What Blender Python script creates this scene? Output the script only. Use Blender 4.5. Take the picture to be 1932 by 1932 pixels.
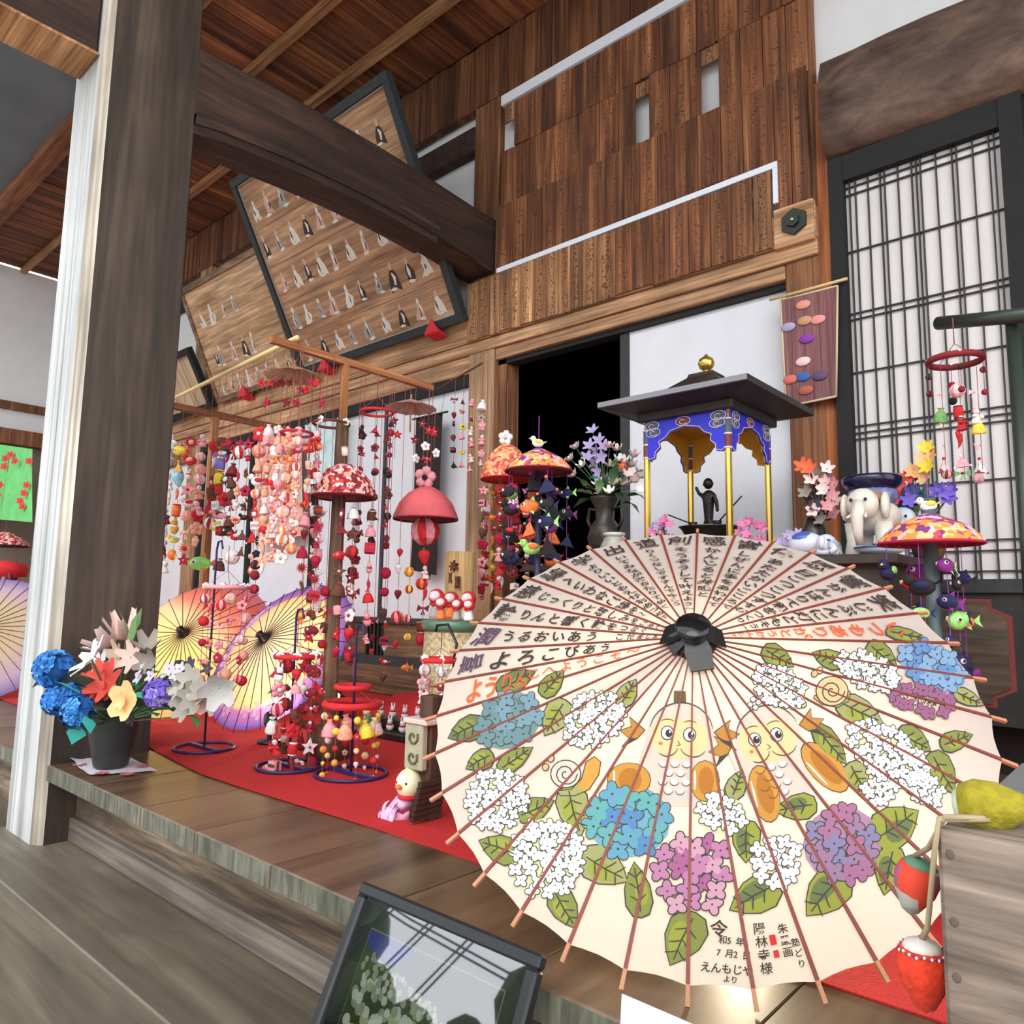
import bpy, bmesh, math, random
import numpy as np
from mathutils import Vector, Matrix, Euler
from mathutils.geometry import tessellate_polygon
random.seed(7)
PI = math.pi
for o in list(bpy.data.objects): bpy.data.objects.remove(o)
sc = bpy.context.scene
C = sc.collection
# ------------------------------------------------------------------ camera
FPX = 1415.8
CAM = Vector((0, 0, 0.6))
RX = Vector((0.749, -0.069, -0.659)); RX.normalize()
_c = np.array([966., 966.]); _va = np.array([-643., 1115.]) - _c; _zz = np.array([184., -11466.])
def _d(v):
    w = np.array([v[0], v[1], FPX]); return w / np.linalg.norm(w)
_X = -_d(_va); _Z = _d(_zz); _Z = _Z - _X * (_X @ _Z); _Z /= np.linalg.norm(_Z); _Y = np.cross(_Z, _X)
RM = np.stack([_X, _Y, _Z])          # camera axes (right, down, forward) -> world
cam_d = bpy.data.cameras.new('camera'); cam = bpy.data.objects.new('camera', cam_d); C.objects.link(cam)
M = Matrix.Identity(4)
for i in range(3):
    M[i][0] = RM[i][0]; M[i][1] = -RM[i][1]; M[i][2] = -RM[i][2]; M[i][3] = CAM[i]
cam.matrix_world = M
cam_d.sensor_width = 36; cam_d.lens = 36 * FPX / 1932; cam_d.clip_start = 0.02; cam_d.clip_end = 200
sc.camera = cam
def at(u, v, x=None, y=None, z=None):
    "the point of the place that a sight line meets on a plane x, y or z = const"
    w = RM @ np.array([u - 966., v - 966., FPX])
    if x is not None: t = x / w[0]
    elif y is not None: t = y / w[1]
    else: t = (z - 0.6) / w[2]
    return Vector((w[0] * t, w[1] * t, w[2] * t + 0.6))
# ------------------------------------------------------------------ light
wd = bpy.data.worlds.new('world'); sc.world = wd; wd.use_nodes = True
nt = wd.node_tree; nt.nodes.clear()
wo = nt.nodes.new('ShaderNodeOutputWorld'); bg = nt.nodes.new('ShaderNodeBackground')
bg.inputs[0].default_value = (0.92, 0.955, 1.0, 1); bg.inputs[1].default_value = 1.15
nt.links.new(bg.outputs[0], wo.inputs[0])
sun_d = bpy.data.lights.new('sun', 'SUN'); sun_d.energy = 0.6; sun_d.angle = math.radians(40); sun_d.color = (1, .96, .9)
sun = bpy.data.objects.new('sun', sun_d); C.objects.link(sun)
sun.rotation_euler = Vector((-0.35, 0.8, -0.62)).to_track_quat('-Z', 'Y').to_euler()
sc.view_settings.view_transform = 'Standard'; sc.view_settings.look = 'None'
sc.view_settings.exposure = 1.22; sc.view_settings.gamma = 1; sc.view_settings.use_curve_mapping = False
# ------------------------------------------------------------------ materials
MATS = {}
def lin(c): return tuple((x / 255 / 12.92 if x / 255 <= .04045 else ((x / 255 + .055) / 1.055) ** 2.4) for x in c)
def mat(name, rgb, rough=.7, metal=0, trans=0, emit=None, es=0, noise=0, nscale=20, coat=0, subs=0, alpha=1, transl=0, bump=0):
    "rgb as 0-255 sRGB"
    if name in MATS: return MATS[name]
    m = bpy.data.materials.new(name); m.use_nodes = True; n = m.node_tree; b = n.nodes['Principled BSDF']; L = n.links
    c = lin(rgb) + (1,)
    b.inputs['Base Color'].default_value = c; b.inputs['Roughness'].default_value = rough; b.inputs['Metallic'].default_value = metal
    b.inputs['Transmission Weight'].default_value = trans; b.inputs['Coat Weight'].default_value = coat
    if emit: b.inputs['Emission Color'].default_value = lin(emit) + (1,); b.inputs['Emission Strength'].default_value = es
    if noise or bump:
        tc = n.nodes.new('ShaderNodeTexCoord'); nz = n.nodes.new('ShaderNodeTexNoise'); nz.inputs['Scale'].default_value = nscale; nz.inputs['Detail'].default_value = 4
        L.new(tc.outputs['Object'], nz.inputs['Vector'])
        if noise:
            mx = n.nodes.new('ShaderNodeMix'); mx.data_type = 'RGBA'; mr = n.nodes.new('ShaderNodeMapRange')
            mr.inputs[1].default_value = .3; mr.inputs[2].default_value = .7
            L.new(nz.outputs[0], mr.inputs[0]); L.new(mr.outputs[0], mx.inputs['Factor'])
            mx.inputs['A'].default_value = tuple(x * (1 - noise) for x in c[:3]) + (1,); mx.inputs['B'].default_value = tuple(min(1, x * (1 + noise)) for x in c[:3]) + (1,)
            L.new(mx.outputs['Result'], b.inputs['Base Color'])
        if bump:
            bp = n.nodes.new('ShaderNodeBump'); bp.inputs['Strength'].default_value = bump; bp.inputs['Distance'].default_value = .01
            L.new(nz.outputs[0], bp.inputs['Height']); L.new(bp.outputs[0], b.inputs['Normal'])
    if transl:
        tr = n.nodes.new('ShaderNodeBsdfTranslucent'); tr.inputs[0].default_value = c; ms = n.nodes.new('ShaderNodeMixShader'); ms.inputs[0].default_value = transl
        L.new(b.outputs[0], ms.inputs[1]); L.new(tr.outputs[0], ms.inputs[2]); L.new(ms.outputs[0], n.nodes['Material Output'].inputs[0])
    MATS[name] = m; return m
def wood(name, dark, mid, light, axis=2, scale=22, stretch=.05, rough=.75, var=.25, bump=.35, ink=None, stain=.3, contrast=(.32, .5, .68), fine=.42):
    "grain along the object's own axis; every board gets its own figure and tone"
    if name in MATS: return MATS[name]
    m = bpy.data.materials.new(name); m.use_nodes = True; n = m.node_tree; N = n.nodes.new; L = n.links.new; b = n.nodes['Principled BSDF']
    tc = N('ShaderNodeTexCoord'); mp = N('ShaderNodeMapping'); s = [1, 1, 1]; s[axis] = stretch; mp.inputs['Scale'].default_value = s
    oi = N('ShaderNodeObjectInfo'); mu = N('ShaderNodeMath'); mu.operation = 'MULTIPLY'; mu.inputs[1].default_value = 53.7; L(oi.outputs['Random'], mu.inputs[0])
    nz = N('ShaderNodeTexNoise'); nz.noise_dimensions = '4D'; nz.inputs['Scale'].default_value = scale; nz.inputs['Detail'].default_value = 6; nz.inputs['Roughness'].default_value = .62; nz.inputs['Distortion'].default_value = .6
    L(tc.outputs['Object'], mp.inputs[0]); L(mp.outputs[0], nz.inputs['Vector']); L(mu.outputs[0], nz.inputs['W'])
    cr = N('ShaderNodeValToRGB'); e = cr.color_ramp.elements; e[0].position = contrast[0]; e[0].color = lin(dark) + (1,); e[1].position = contrast[2]; e[1].color = lin(light) + (1,)
    k = e.new(contrast[1]); k.color = lin(mid) + (1,); L(nz.outputs[0], cr.inputs[0])
    n2 = N('ShaderNodeTexNoise'); n2.noise_dimensions = '4D'; n2.inputs['Scale'].default_value = 2.2; n2.inputs['Detail'].default_value = 3
    L(tc.outputs['Object'], n2.inputs['Vector']); L(mu.outputs[0], n2.inputs['W'])
    mr = N('ShaderNodeMapRange'); mr.inputs[1].default_value = .3; mr.inputs[2].default_value = .7; mr.inputs[3].default_value = 1 - stain; mr.inputs[4].default_value = 1 + stain; L(n2.outputs[0], mr.inputs[0])
    m2 = N('ShaderNodeMapRange'); m2.inputs[3].default_value = 1 - var; m2.inputs[4].default_value = 1 + var; L(oi.outputs['Random'], m2.inputs[0])
    mm = N('ShaderNodeMath'); mm.operation = 'MULTIPLY'; L(mr.outputs[0], mm.inputs[0]); L(m2.outputs[0], mm.inputs[1])
    mp2 = N('ShaderNodeMapping'); s2 = [1, 1, 1]; s2[axis] = stretch * .45; mp2.inputs['Scale'].default_value = s2; L(tc.outputs['Object'], mp2.inputs[0])
    n3 = N('ShaderNodeTexNoise'); n3.noise_dimensions = '4D'; n3.inputs['Scale'].default_value = scale * 5; n3.inputs['Detail'].default_value = 3; L(mp2.outputs[0], n3.inputs['Vector']); L(mu.outputs[0], n3.inputs['W'])
    m3 = N('ShaderNodeMapRange'); m3.inputs[1].default_value = .34; m3.inputs[2].default_value = .66; m3.inputs[3].default_value = 1 - fine; m3.inputs[4].default_value = 1 + fine * .7; L(n3.outputs[0], m3.inputs[0])
    mf = N('ShaderNodeMath'); mf.operation = 'MULTIPLY'; L(mm.outputs[0], mf.inputs[0]); L(m3.outputs[0], mf.inputs[1]); mm = mf
    hs = N('ShaderNodeHueSaturation'); L(mm.outputs[0], hs.inputs['Value']); L(cr.outputs[0], hs.inputs['Color'])
    col = hs.outputs[0]
    if ink:   # columns of brushed writing too faint to read, down the middle of a plaque
        sx = N('ShaderNodeSeparateXYZ'); L(tc.outputs['Generated'], sx.inputs[0])
        def wn(scale, z, w):
            q = N('ShaderNodeMapping'); q.inputs['Scale'].default_value = (scale, 1, z); L(tc.outputs['Object'], q.inputs[0])
            r = N('ShaderNodeTexNoise'); r.noise_dimensions = '4D'; r.inputs['Scale'].default_value = 1; r.inputs['Detail'].default_value = 2
            ad = N('ShaderNodeMath'); ad.inputs[1].default_value = w; L(mu.outputs[0], ad.inputs[0]); L(ad.outputs[0], r.inputs['W']); L(q.outputs[0], r.inputs['Vector']); return r
        w = wn(78, 92, 3.3)
        gt = N('ShaderNodeMath'); gt.operation = 'GREATER_THAN'; gt.inputs[1].default_value = ink; L(w.outputs[0], gt.inputs[0])
        sb = N('ShaderNodeMath'); sb.operation = 'SUBTRACT'; sb.inputs[1].default_value = .5; L(sx.outputs[0], sb.inputs[0])
        ab = N('ShaderNodeMath'); ab.operation = 'ABSOLUTE'; L(sb.outputs[0], ab.inputs[0]); lt = N('ShaderNodeMath'); lt.operation = 'LESS_THAN'; lt.inputs[1].default_value = .24; L(ab.outputs[0], lt.inputs[0])
        a2 = N('ShaderNodeMath'); a2.operation = 'MULTIPLY'; L(gt.outputs[0], a2.inputs[0]); L(lt.outputs[0], a2.inputs[1])
        a3 = N('ShaderNodeMath'); a3.operation = 'MULTIPLY'; a3.inputs[1].default_value = .8; L(a2.outputs[0], a3.inputs[0])
        mx = N('ShaderNodeMix'); mx.data_type = 'RGBA'; L(a3.outputs[0], mx.inputs['Factor']); L(col, mx.inputs['A']); mx.inputs['B'].default_value = lin((45, 30, 22)) + (1,); col = mx.outputs['Result']
    L(col, b.inputs['Base Color']); b.inputs['Roughness'].default_value = rough
    bp = N('ShaderNodeBump'); bp.inputs['Strength'].default_value = bump; bp.inputs['Distance'].default_value = .004; L(nz.outputs[0], bp.inputs['Height']); L(bp.outputs[0], b.inputs['Normal'])
    MATS[name] = m; return m
# ------------------------------------------------------------------ mesh helpers
class MB:
    "collects shapes; build() links them as ONE mesh object with its origin in its middle"
    def __init__(s): s.v = []; s.f = []; s.m = []; s.sm = []; s.mats = []; s.T = None; s.cm = 0
    def mat(s, m):
        if m not in s.mats: s.mats.append(m)
        s.cm = s.mats.index(m); return s
    def add(s, vs, fs, smooth=False):
        k = len(s.v)
        if s.T is not None: vs = [s.T @ Vector(p) for p in vs]
        s.v += [tuple(p) for p in vs]; s.f += [tuple(i + k for i in f) for f in fs]; s.m += [s.cm] * len(fs); s.sm += [smooth] * len(fs); return s
    def box(s, a, b):
        x0, y0, z0 = a; x1, y1, z1 = b
        return s.add([(x0, y0, z0), (x1, y0, z0), (x1, y1, z0), (x0, y1, z0), (x0, y0, z1), (x1, y0, z1), (x1, y1, z1), (x0, y1, z1)],
                     [(0, 3, 2, 1), (4, 5, 6, 7), (0, 1, 5, 4), (1, 2, 6, 5), (2, 3, 7, 6), (3, 0, 4, 7)])
    def bar(s, p, q, w, h=None, up=(0, 0, 1)):
        "a square bar from p to q"
        p = Vector(p); q = Vector(q); h = h or w; d = (q - p).normalized(); u = Vector(up)
        if abs(d.dot(u)) > .99: u = Vector((0, 1, 0))
        a = d.cross(u).normalized() * w / 2; b = a.cross(d).normalized() * h / 2
        return s.add([p - a - b, p + a - b, p + a + b, p - a + b, q - a - b, q + a - b, q + a + b, q - a + b],
                     [(0, 3, 2, 1), (4, 5, 6, 7), (0, 1, 5, 4), (1, 2, 6, 5), (2, 3, 7, 6), (3, 0, 4, 7)])
    def tube(s, pts, r, n=6, cap=True, closed=False, smooth=True):
        P = [Vector(p) for p in pts]; k = len(P); R = r if isinstance(r, (list, tuple)) else [r] * k; vs = []; fs = []; a = None
        for i in range(k):
            d = (P[(i + 1) % k] - P[i - 1]) if closed else (P[min(i + 1, k - 1)] - P[max(i - 1, 0)])
            d = d.normalized() if d.length > 1e-9 else Vector((0, 0, 1))
            if a is None: a = d.orthogonal().normalized()
            else:
                a = a - d * a.dot(d); a = a.normalized() if a.length > 1e-6 else d.orthogonal().normalized()
            b = d.cross(a)
            for j in range(n): t = 2 * PI * j / n; vs.append(P[i] + (a * math.cos(t) + b * math.sin(t)) * R[i])
        for i in range(k if closed else k - 1):
            for j in range(n): i2 = (i + 1) % k; fs.append((i * n + j, i * n + (j + 1) % n, i2 * n + (j + 1) % n, i2 * n + j))
        if cap and not closed: fs += [tuple(range(n))[::-1], tuple((k - 1) * n + j for j in range(n))]
        return s.add(vs, fs, smooth)
    def lathe(s, prof, n=16, c=(0, 0, 0), smooth=True, sq=1.0):
        "profile of (radius, z) turned about z"
        vs = []; fs = []; k = len(prof)
        for r, z in prof:
            for j in range(n): t = 2 * PI * j / n; vs.append((c[0] + r * math.cos(t), c[1] + r * sq * math.sin(t), c[2] + z))
        for i in range(k - 1):
            for j in range(n): fs.append((i * n + j, i * n + (j + 1) % n, (i + 1) * n + (j + 1) % n, (i + 1) * n + j))
        if prof[0][0] > 1e-6: fs.append(tuple(range(n))[::-1])
        if prof[-1][0] > 1e-6: fs.append(tuple((k - 1) * n + j for j in range(n)))
        return s.add(vs, fs, smooth)
    def ball(s, c, r, n=8, m=5, sc=(1, 1, 1), smooth=True):
        vs = [(c[0], c[1], c[2] - r * sc[2])]; fs = []
        for i in range(1, m):
            t = -PI / 2 + PI * i / m
            for j in range(n): a = 2 * PI * j / n; vs.append((c[0] + r * sc[0] * math.cos(t) * math.cos(a), c[1] + r * sc[1] * math.cos(t) * math.sin(a), c[2] + r * sc[2] * math.sin(t)))
        vs.append((c[0], c[1], c[2] + r * sc[2])); e = len(vs) - 1
        for j in range(n): fs.append((0, 1 + (j + 1) % n, 1 + j)); fs.append((e, e - n + j, e - n + (j + 1) % n))
        for i in range(m - 2):
            for j in range(n): a = 1 + i * n; fs.append((a + j, a + (j + 1) % n, a + n + (j + 1) % n, a + n + j))
        return s.add(vs, fs, smooth)
    def prism(s, poly, a, b, axis='y'):
        "polygon of 2 coordinates pushed from a to b along an axis"
        def P(p, t): return {'x': (t, p[0], p[1]), 'y': (p[0], t, p[1]), 'z': (p[0], p[1], t)}[axis]
        k = len(poly); vs = [P(p, a) for p in poly] + [P(p, b) for p in poly]
        fs = [(i, (i + 1) % k, k + (i + 1) % k, k + i) for i in range(k)]
        for tri in tessellate_polygon([[Vector((p[0], p[1], 0)) for p in poly]]):
            fs.append(tuple(tri)); fs.append(tuple(k + t for t in reversed(tri)))
        return s.add(vs, fs)
    def build(s, name, parent=None, mats=None, loc=None, bevel=0, recalc=True):
        v = np.array(s.v, dtype=float)
        if loc is None: o0 = (v.min(0) + v.max(0)) / 2
        else: o0 = np.array(loc, dtype=float)
        me = bpy.data.meshes.new(name); me.from_pydata([tuple(p) for p in (v - o0)], [], s.f)
        for m in (s.mats or ([mats] if mats and not isinstance(mats, list) else (mats or []))): me.materials.append(m)
        me.polygons.foreach_set('material_index', s.m); me.polygons.foreach_set('use_smooth', s.sm)
        if recalc or bevel:
            bm = bmesh.new(); bm.from_mesh(me)
            if recalc: bmesh.ops.recalc_face_normals(bm, faces=bm.faces)
            if bevel: bmesh.ops.bevel(bm, geom=list(bm.edges), offset=bevel, segments=1, affect='EDGES', clamp_overlap=True)
            bm.to_mesh(me); bm.free()
        me.update()
        return link(name, me, parent, o0)
def link(name, me, parent, loc):
    o = bpy.data.objects.new(name, me); C.objects.link(o); o.location = Vector(loc)
    if parent: o.parent = parent; o.matrix_parent_inverse = basis(parent).inverted()
    return o
def basis(o):
    m = o.matrix_basis
    return (basis(o.parent) @ o.matrix_parent_inverse @ m) if o.parent else m.copy()
def thing(name, label, cat, loc=(0, 0, 0), group=None, rotz=0):
    o = bpy.data.objects.new(name, None); C.objects.link(o); o.location = loc; o.rotation_euler = (0, 0, rotz); o.empty_display_size = .05
    return tag(o, label, cat, group)
def tag(o, label, cat, group=None, kind=None):
    o['label'] = label; o['category'] = cat
    if group: o['group'] = group
    if kind: o['kind'] = kind
    return o
def struct(o, label=None):
    o['kind'] = 'structure'
    if label: o['label'] = label
    return o
def sempty(name, loc=(0, 0, 0)):
    o = bpy.data.objects.new(name, None); C.objects.link(o); o.location = loc; o['kind'] = 'structure'; return o
def copy_tree(o, parent=None):
    c = o.copy(); C.objects.link(c)
    if parent: c.parent = parent; c.matrix_parent_inverse = o.matrix_parent_inverse.copy()
    for ch in list(o.children): copy_tree(ch, c)
    return c
def B(name, a, b, m, parent=None, bevel=0):
    return MB().mat(m).box(a, b).build(name, parent, bevel=bevel)
# ================================================================== THE SETTING
YW = 3.283
W_ceil = wood('ceiling plank wood', (64, 30, 14), (112, 62, 32), (158, 100, 58), axis=1, scale=16, stretch=.04, var=.3)
W_batt = wood('batten wood', (120, 78, 46), (160, 112, 72), (188, 142, 98), axis=0, scale=22, var=.1)
W_up = wood('upper wall board wood', (58, 30, 16), (100, 58, 32), (140, 92, 56), axis=2, scale=18, stretch=.04, var=.3)
W_dark = wood('old dark beam wood', (36, 21, 16), (53, 33, 25), (72, 48, 37), axis=1, scale=10, stretch=.15, var=.05)
W_post = wood('old porch post wood', (48, 39, 31), (66, 54, 44), (88, 74, 61), axis=2, scale=9, stretch=.09, var=.03, rough=.6, fine=.25)
W_postf = wood('daylit front post wood', (128, 130, 130), (190, 192, 192), (212, 212, 211), axis=2, scale=12, stretch=.03, var=.02, fine=.2, stain=.1)
W_beam = wood('pale beam wood', (136, 98, 68), (176, 134, 98), (206, 166, 128), axis=0, scale=16, stretch=.06, var=.06)
W_beamz = wood('pale post wood', (118, 88, 62), (156, 122, 90), (184, 150, 116), axis=2, scale=16, stretch=.06, var=.06)
W_brown = wood('brown post wood', (84, 50, 30), (124, 80, 50), (150, 104, 70), axis=2, scale=16, stretch=.06, var=.1)
W_log = wood('rough log beam wood', (62, 45, 38), (100, 78, 66), (128, 102, 84), axis=0, scale=9, stretch=.5, var=.05, stain=.35, bump=.8, fine=.15)
W_sill = wood('worn sill wood', (74, 54, 40), (108, 82, 60), (132, 104, 80), axis=0, scale=14, stretch=.08, var=.1)
W_plat = wood('polished porch plank wood', (70, 54, 41), (97, 77, 58), (118, 95, 72), axis=1, scale=7, stretch=.12, var=.1, rough=.32, bump=.08, stain=.22, fine=.15)
W_platedge = wood('grey plank end wood', (74, 74, 62), (98, 98, 84), (116, 116, 100), axis=2, scale=18, stretch=.3, var=.08)
W_tread = wood('grey step wood', (76, 68, 56), (101, 92, 77), (121, 112, 96), axis=0, scale=8, stretch=.1, var=.06, rough=.5, stain=.22, bump=.15, fine=.15)
W_riser = wood('knotty riser wood', (60, 46, 35), (112, 94, 76), (160, 144, 122), axis=0, scale=16, stretch=.10, var=.06, stain=.4)
W_plq = wood('dark written plaque wood', (74, 40, 22), (118, 70, 40), (158, 106, 68), axis=2, scale=20, stretch=.05, var=.28, ink=.6)
W_plq4 = wood('pale written plaque wood', (104, 66, 40), (148, 102, 66), (188, 142, 100), axis=2, scale=20, stretch=.05, var=.22, ink=.56)
W_blk = mat('black lacquer frame', (26, 26, 26), .8, noise=.2)
W_blk2 = mat('worn black wood', (50, 52, 52), .6, noise=.25, nscale=30)
PLAS = mat('white plaster', (226, 226, 228), .9, noise=.03, nscale=6)
PAPER = mat('white paper screen', (224, 226, 232), .85, noise=.04, nscale=5)
PAPER2 = mat('shoji paper', (226, 222, 220), .85, noise=.03, nscale=5)
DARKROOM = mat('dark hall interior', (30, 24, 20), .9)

# ---- ground before the steps
g = B('ground', (-14, -12, -.90), (10, 1.0, -.84), mat('pale gravel yard', (186, 180, 168), .95, noise=.15, nscale=40, bump=.4)); struct(g)
# ---- platform: planks run from the steps to the hall, each with its own end
fl = sempty('floor', (-3, 2, 0))
xs = [-9.6, -8.9, -8.2, -7.5, -6.8, -6.1, -5.4, -4.7, -4.1, -3.46]
x = -3.10; right = [-3.098, -2.68, -2.30, -1.97, -1.60, -1.24, -.86, -.50, -.12, .26, .62, 1.0, 1.4, 1.8, 2.2]
for a, b in list(zip(xs[:-1], xs[1:])) + list(zip(right[:-1], right[1:])):
    dz = random.uniform(-.0015, .0015)
    mb = MB().mat(W_plat).box((a + .0015, .994, -.055 + dz), (b - .0015, 3.6, dz))
    mb.mat(W_platedge).box((a + .0015, .990, -.055 + dz), (b - .0015, .994, dz))
    mb.build('plank', fl, bevel=.003)
B('plank', (-3.46, 1.352, -.055), (-3.10, 3.6, -.0015), W_plat, fl)
B('joist', (-9.6, 1.14, -.3), (2.2, 1.3, -.056), W_sill, fl)
# ---- steps
st = sempty('floor_steps', (-1, .9, -.28))
def step(zt, yf, yb, label=None):
    for a, b in ((-9.6, -3.46), (-3.46, -.4), (-.4, 2.2)):
        B('tread', (a + .002, yf, zt - .05), (b - .002, yb, zt), W_tread, st, bevel=.004)
B('riser_board', (-3.098, 1.098, -.198), (2.2, 1.14, -.056), W_riser, st, bevel=.002)
B('riser_ledge', (-3.098, 1.078, -.28), (2.2, 1.14, -.198), wood('grey ledge wood', (84, 75, 66), (114, 103, 94), (140, 128, 116), axis=0, scale=12, stretch=.06), st, bevel=.004)
B('riser_board', (-9.6, 1.098, -.28), (-3.46, 1.14, -.056), W_riser, st)
step(-.28, .797, 1.14)
B('riser_board', (-9.6, .835, -.56), (2.2, .86, -.33), W_tread, st)
step(-.56, .40, .86)
B('riser_board', (-9.6, .44, -.84), (2.2, .46, -.61), W_tread, st)
# ---- red carpet
carp = mat('red felt carpet', (196, 34, 36), .95, noise=.14, nscale=260, bump=.5)
mb = MB().mat(carp)
for a, b in ((-9.4, -3.5), (-3.5, 2.1)):
    nx = 24; vs = []; fs = []
    for i in range(nx + 1):
        X = a + (b - a) * i / nx
        yf = 1.318 + .012 * math.sin(X * 3.1) + (.07 if X < -3.4 else 0) + max(0, -2.6 - X) * .10 * (X > -3.5)
        vs += [(X, yf, .0045), (X, 3.20, .0045), (X, yf, 0.0012)]
    for i in range(nx): k = i * 3; fs += [(k, k + 3, k + 4, k + 1), (k + 2, k + 5, k + 3, k)]
    mb.add(vs, fs)
tag(mb.build('carpet'), 'bright red felt carpet covering the porch floor', 'carpet')
# ---- porch post: square, chamfered; daylight on its front is put into a paler wood
pp = []
for cx, cy, c in ((-3.10, .97, .035), (-3.10, 1.352, .012), (-3.46, 1.352, .012), (-3.46, .97, .05)): pp.append((cx, cy, c))
mb = MB()
poly = [(-3.10, 1.000), (-3.10, 1.345), (-3.107, 1.352), (-3.453, 1.352), (-3.46, 1.345), (-3.46, 1.01), (-3.42, .97), (-3.145, .97)]
vs = [(p[0], p[1], -.28) for p in poly] + [(p[0], p[1], 4.3) for p in poly]; k = len(poly)
for i in range(k):
    j = (i + 1) % k
    mb.mat(W_postf if i in (5, 6) else (wood('post chamfer wood', (130, 118, 102), (166, 156, 142), (190, 182, 170), axis=2, scale=12, stretch=.05, var=.02) if i == 7 else W_post))
    mb.add([vs[i], vs[j], vs[k + j], vs[k + i]], [(0, 1, 2, 3)])
struct(mb.build('porch_post', recalc=True), 'thick square porch post with front face coloured pale as if daylit')
# ---- curved tie beam from the porch post to the hall
tb = sempty('tie_beam', (-3.2, 2.3, 2.9)); tb['label'] = 'dark curved tie beam between porch post and hall wall'
mb = MB().mat(W_dark)
prof = []
n = 20
for i in range(n + 1):
    t = i / n; y = 1.345 + (3.28 - 1.345) * t
    zt = 3.04 + .035 * math.sin(PI * min(1, t * 1.1)); zb = 2.665 + .072 * math.sin(PI * min(1, t * 1.05)) ** .7
    prof.append((y, zt, zb))
for i in range(n):
    for (xa, xb) in ((-3.32, -3.08),):
        a, b = prof[i], prof[i + 1]
        vs = [(xa, a[0], a[2] + .0), (xb, a[0], a[2]), (xb, a[0], a[1] - .03), (xb - .03, a[0], a[1]), (xa + .03, a[0], a[1]), (xa, a[0], a[1] - .03)]
        ws = [(xa, b[0], b[2] + .0), (xb, b[0], b[2]), (xb, b[0], b[1] - .03), (xb - .03, b[0], b[1]), (xa + .03, b[0], b[1]), (xa, b[0], b[1] - .03)]
        fs = [(j, (j + 1) % 6, 6 + (j + 1) % 6, 6 + j) for j in range(6)]
        if i == 0: fs.append((5, 4, 3, 2, 1, 0))
        if i == n - 1: fs.append((6, 7, 8, 9, 10, 11))
        mb.add(vs + ws, fs)
mb.build('beam_body', tb)
mb = MB().mat(W_dark)
for i in range(15):        # carved lower lip of the beam
    a, b = prof[i], prof[i + 1]
    mb.add([(-3.10, a[0], a[2] - .035), (-3.075, a[0], a[2] + .055), (-3.30, a[0], a[2] - .035), (-3.10, b[0], b[2] - .035), (-3.075, b[0], b[2] + .055), (-3.30, b[0], b[2] - .035), (-3.30, a[0], a[2] + .02), (-3.30, b[0], b[2] + .02)],
           [(0, 1, 4, 3), (2, 0, 3, 5), (6, 2, 5, 7), (1, 6, 7, 4)] + ([(3, 4, 7, 5)] if i == 14 else []) + ([(0, 2, 6, 1)] if i == 0 else []))
mb.build('beam_lip', tb)
nb = sempty('nose_beam', (-3.25, .5, 2.9))
B('beam_body', (-3.36, -.5, 2.812), (-3.17, .968, 3.15), W_dark, nb, bevel=.01)
B('soffit_board', (-3.375, -.5, 2.80), (-3.155, .967, 2.812), W_batt, nb)
# ---- ceiling: planks, battens, front beam and grey eave soffit
ce = sempty('ceiling', (-3, 2.5, 4.3))
x = -9.6
while x < 2.4:
    w = random.uniform(.10, .17)
    B('plank', (x, 1.86, 4.30 + random.uniform(0, .012)), (x + w - .004, YW - .02, 4.33), W_ceil, ce); x += w
for yb in (2.84, 2.37):
    B('batten', (-9.6, yb - .03, 4.245), (2.4, yb + .03, 4.30), W_batt, ce, bevel=.004)
B('front_beam', (-9.6, 1.72, 4.215), (2.4, 1.86, 4.36), wood('reddish beam wood', (70, 38, 20), (110, 64, 36), (136, 86, 52), axis=0, scale=14, stretch=.06), ce)
ga = mat('grey eave sheet', (92, 98, 104), .6, noise=.2, nscale=2)
mb = MB().mat(ga); mb.add([(-9.6, -.1, 4.55), (2.4, -.1, 4.55), (2.4, 1.73, 4.31), (-9.6, 1.73, 4.31), (-9.6, -.1, 4.6), (2.4, -.1, 4.6), (2.4, 1.73, 4.4), (-9.6, 1.73, 4.4)], [(0, 1, 2, 3), (4, 7, 6, 5), (0, 4, 5, 1), (2, 6, 7, 3)]); mb.build('eave_sheet', ce)
# roof over it all
B('roof_sheet', (-9.8, -.3, 4.62), (2.6, 7, 4.72), W_dark, ce)
# ---- hall wall
wb = sempty('wall_back', (-3, YW, 2)); 
B('plaster', (-9.6, YW + .06, 2.25), (-3.28, YW + .12, 4.3), PLAS, wb)
B('plaster', (-3.28, YW + .04, 2.25), (-1.1, YW + .12, 4.3), PLAS, wb)
B('plaster', (-1.10, YW + .04, 3.0), (2.4, YW + .12, 4.3), PLAS, wb)
for xa, xb in ((-3.29, -3.065), (-1.255, -1.10), (-7.13, -6.90)):     # posts of the hall
    B('wall_post', (xa, YW - .012, 0), (xb, YW + .16, 4.3), W_brown if xa < -3 and xa > -4 else (W_brown if xa > -2 else W_beamz), wb, bevel=.008)
B('wall_post', (-3.285, YW - .020, .19), (-3.07, YW + .01, 2.2), W_beamz, wb, bevel=.006)
B('door_jamb', (-3.065, YW + .02, .19), (-3.0, YW + .14, 2.12), W_brown, wb)
B('wall_strip', (-1.10, YW + .0, .19), (-1.045, YW + .1, 3.0), wood('rusty strip wood', (110, 56, 26), (150, 84, 44), (176, 110, 64), axis=2, scale=16), wb)
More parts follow.
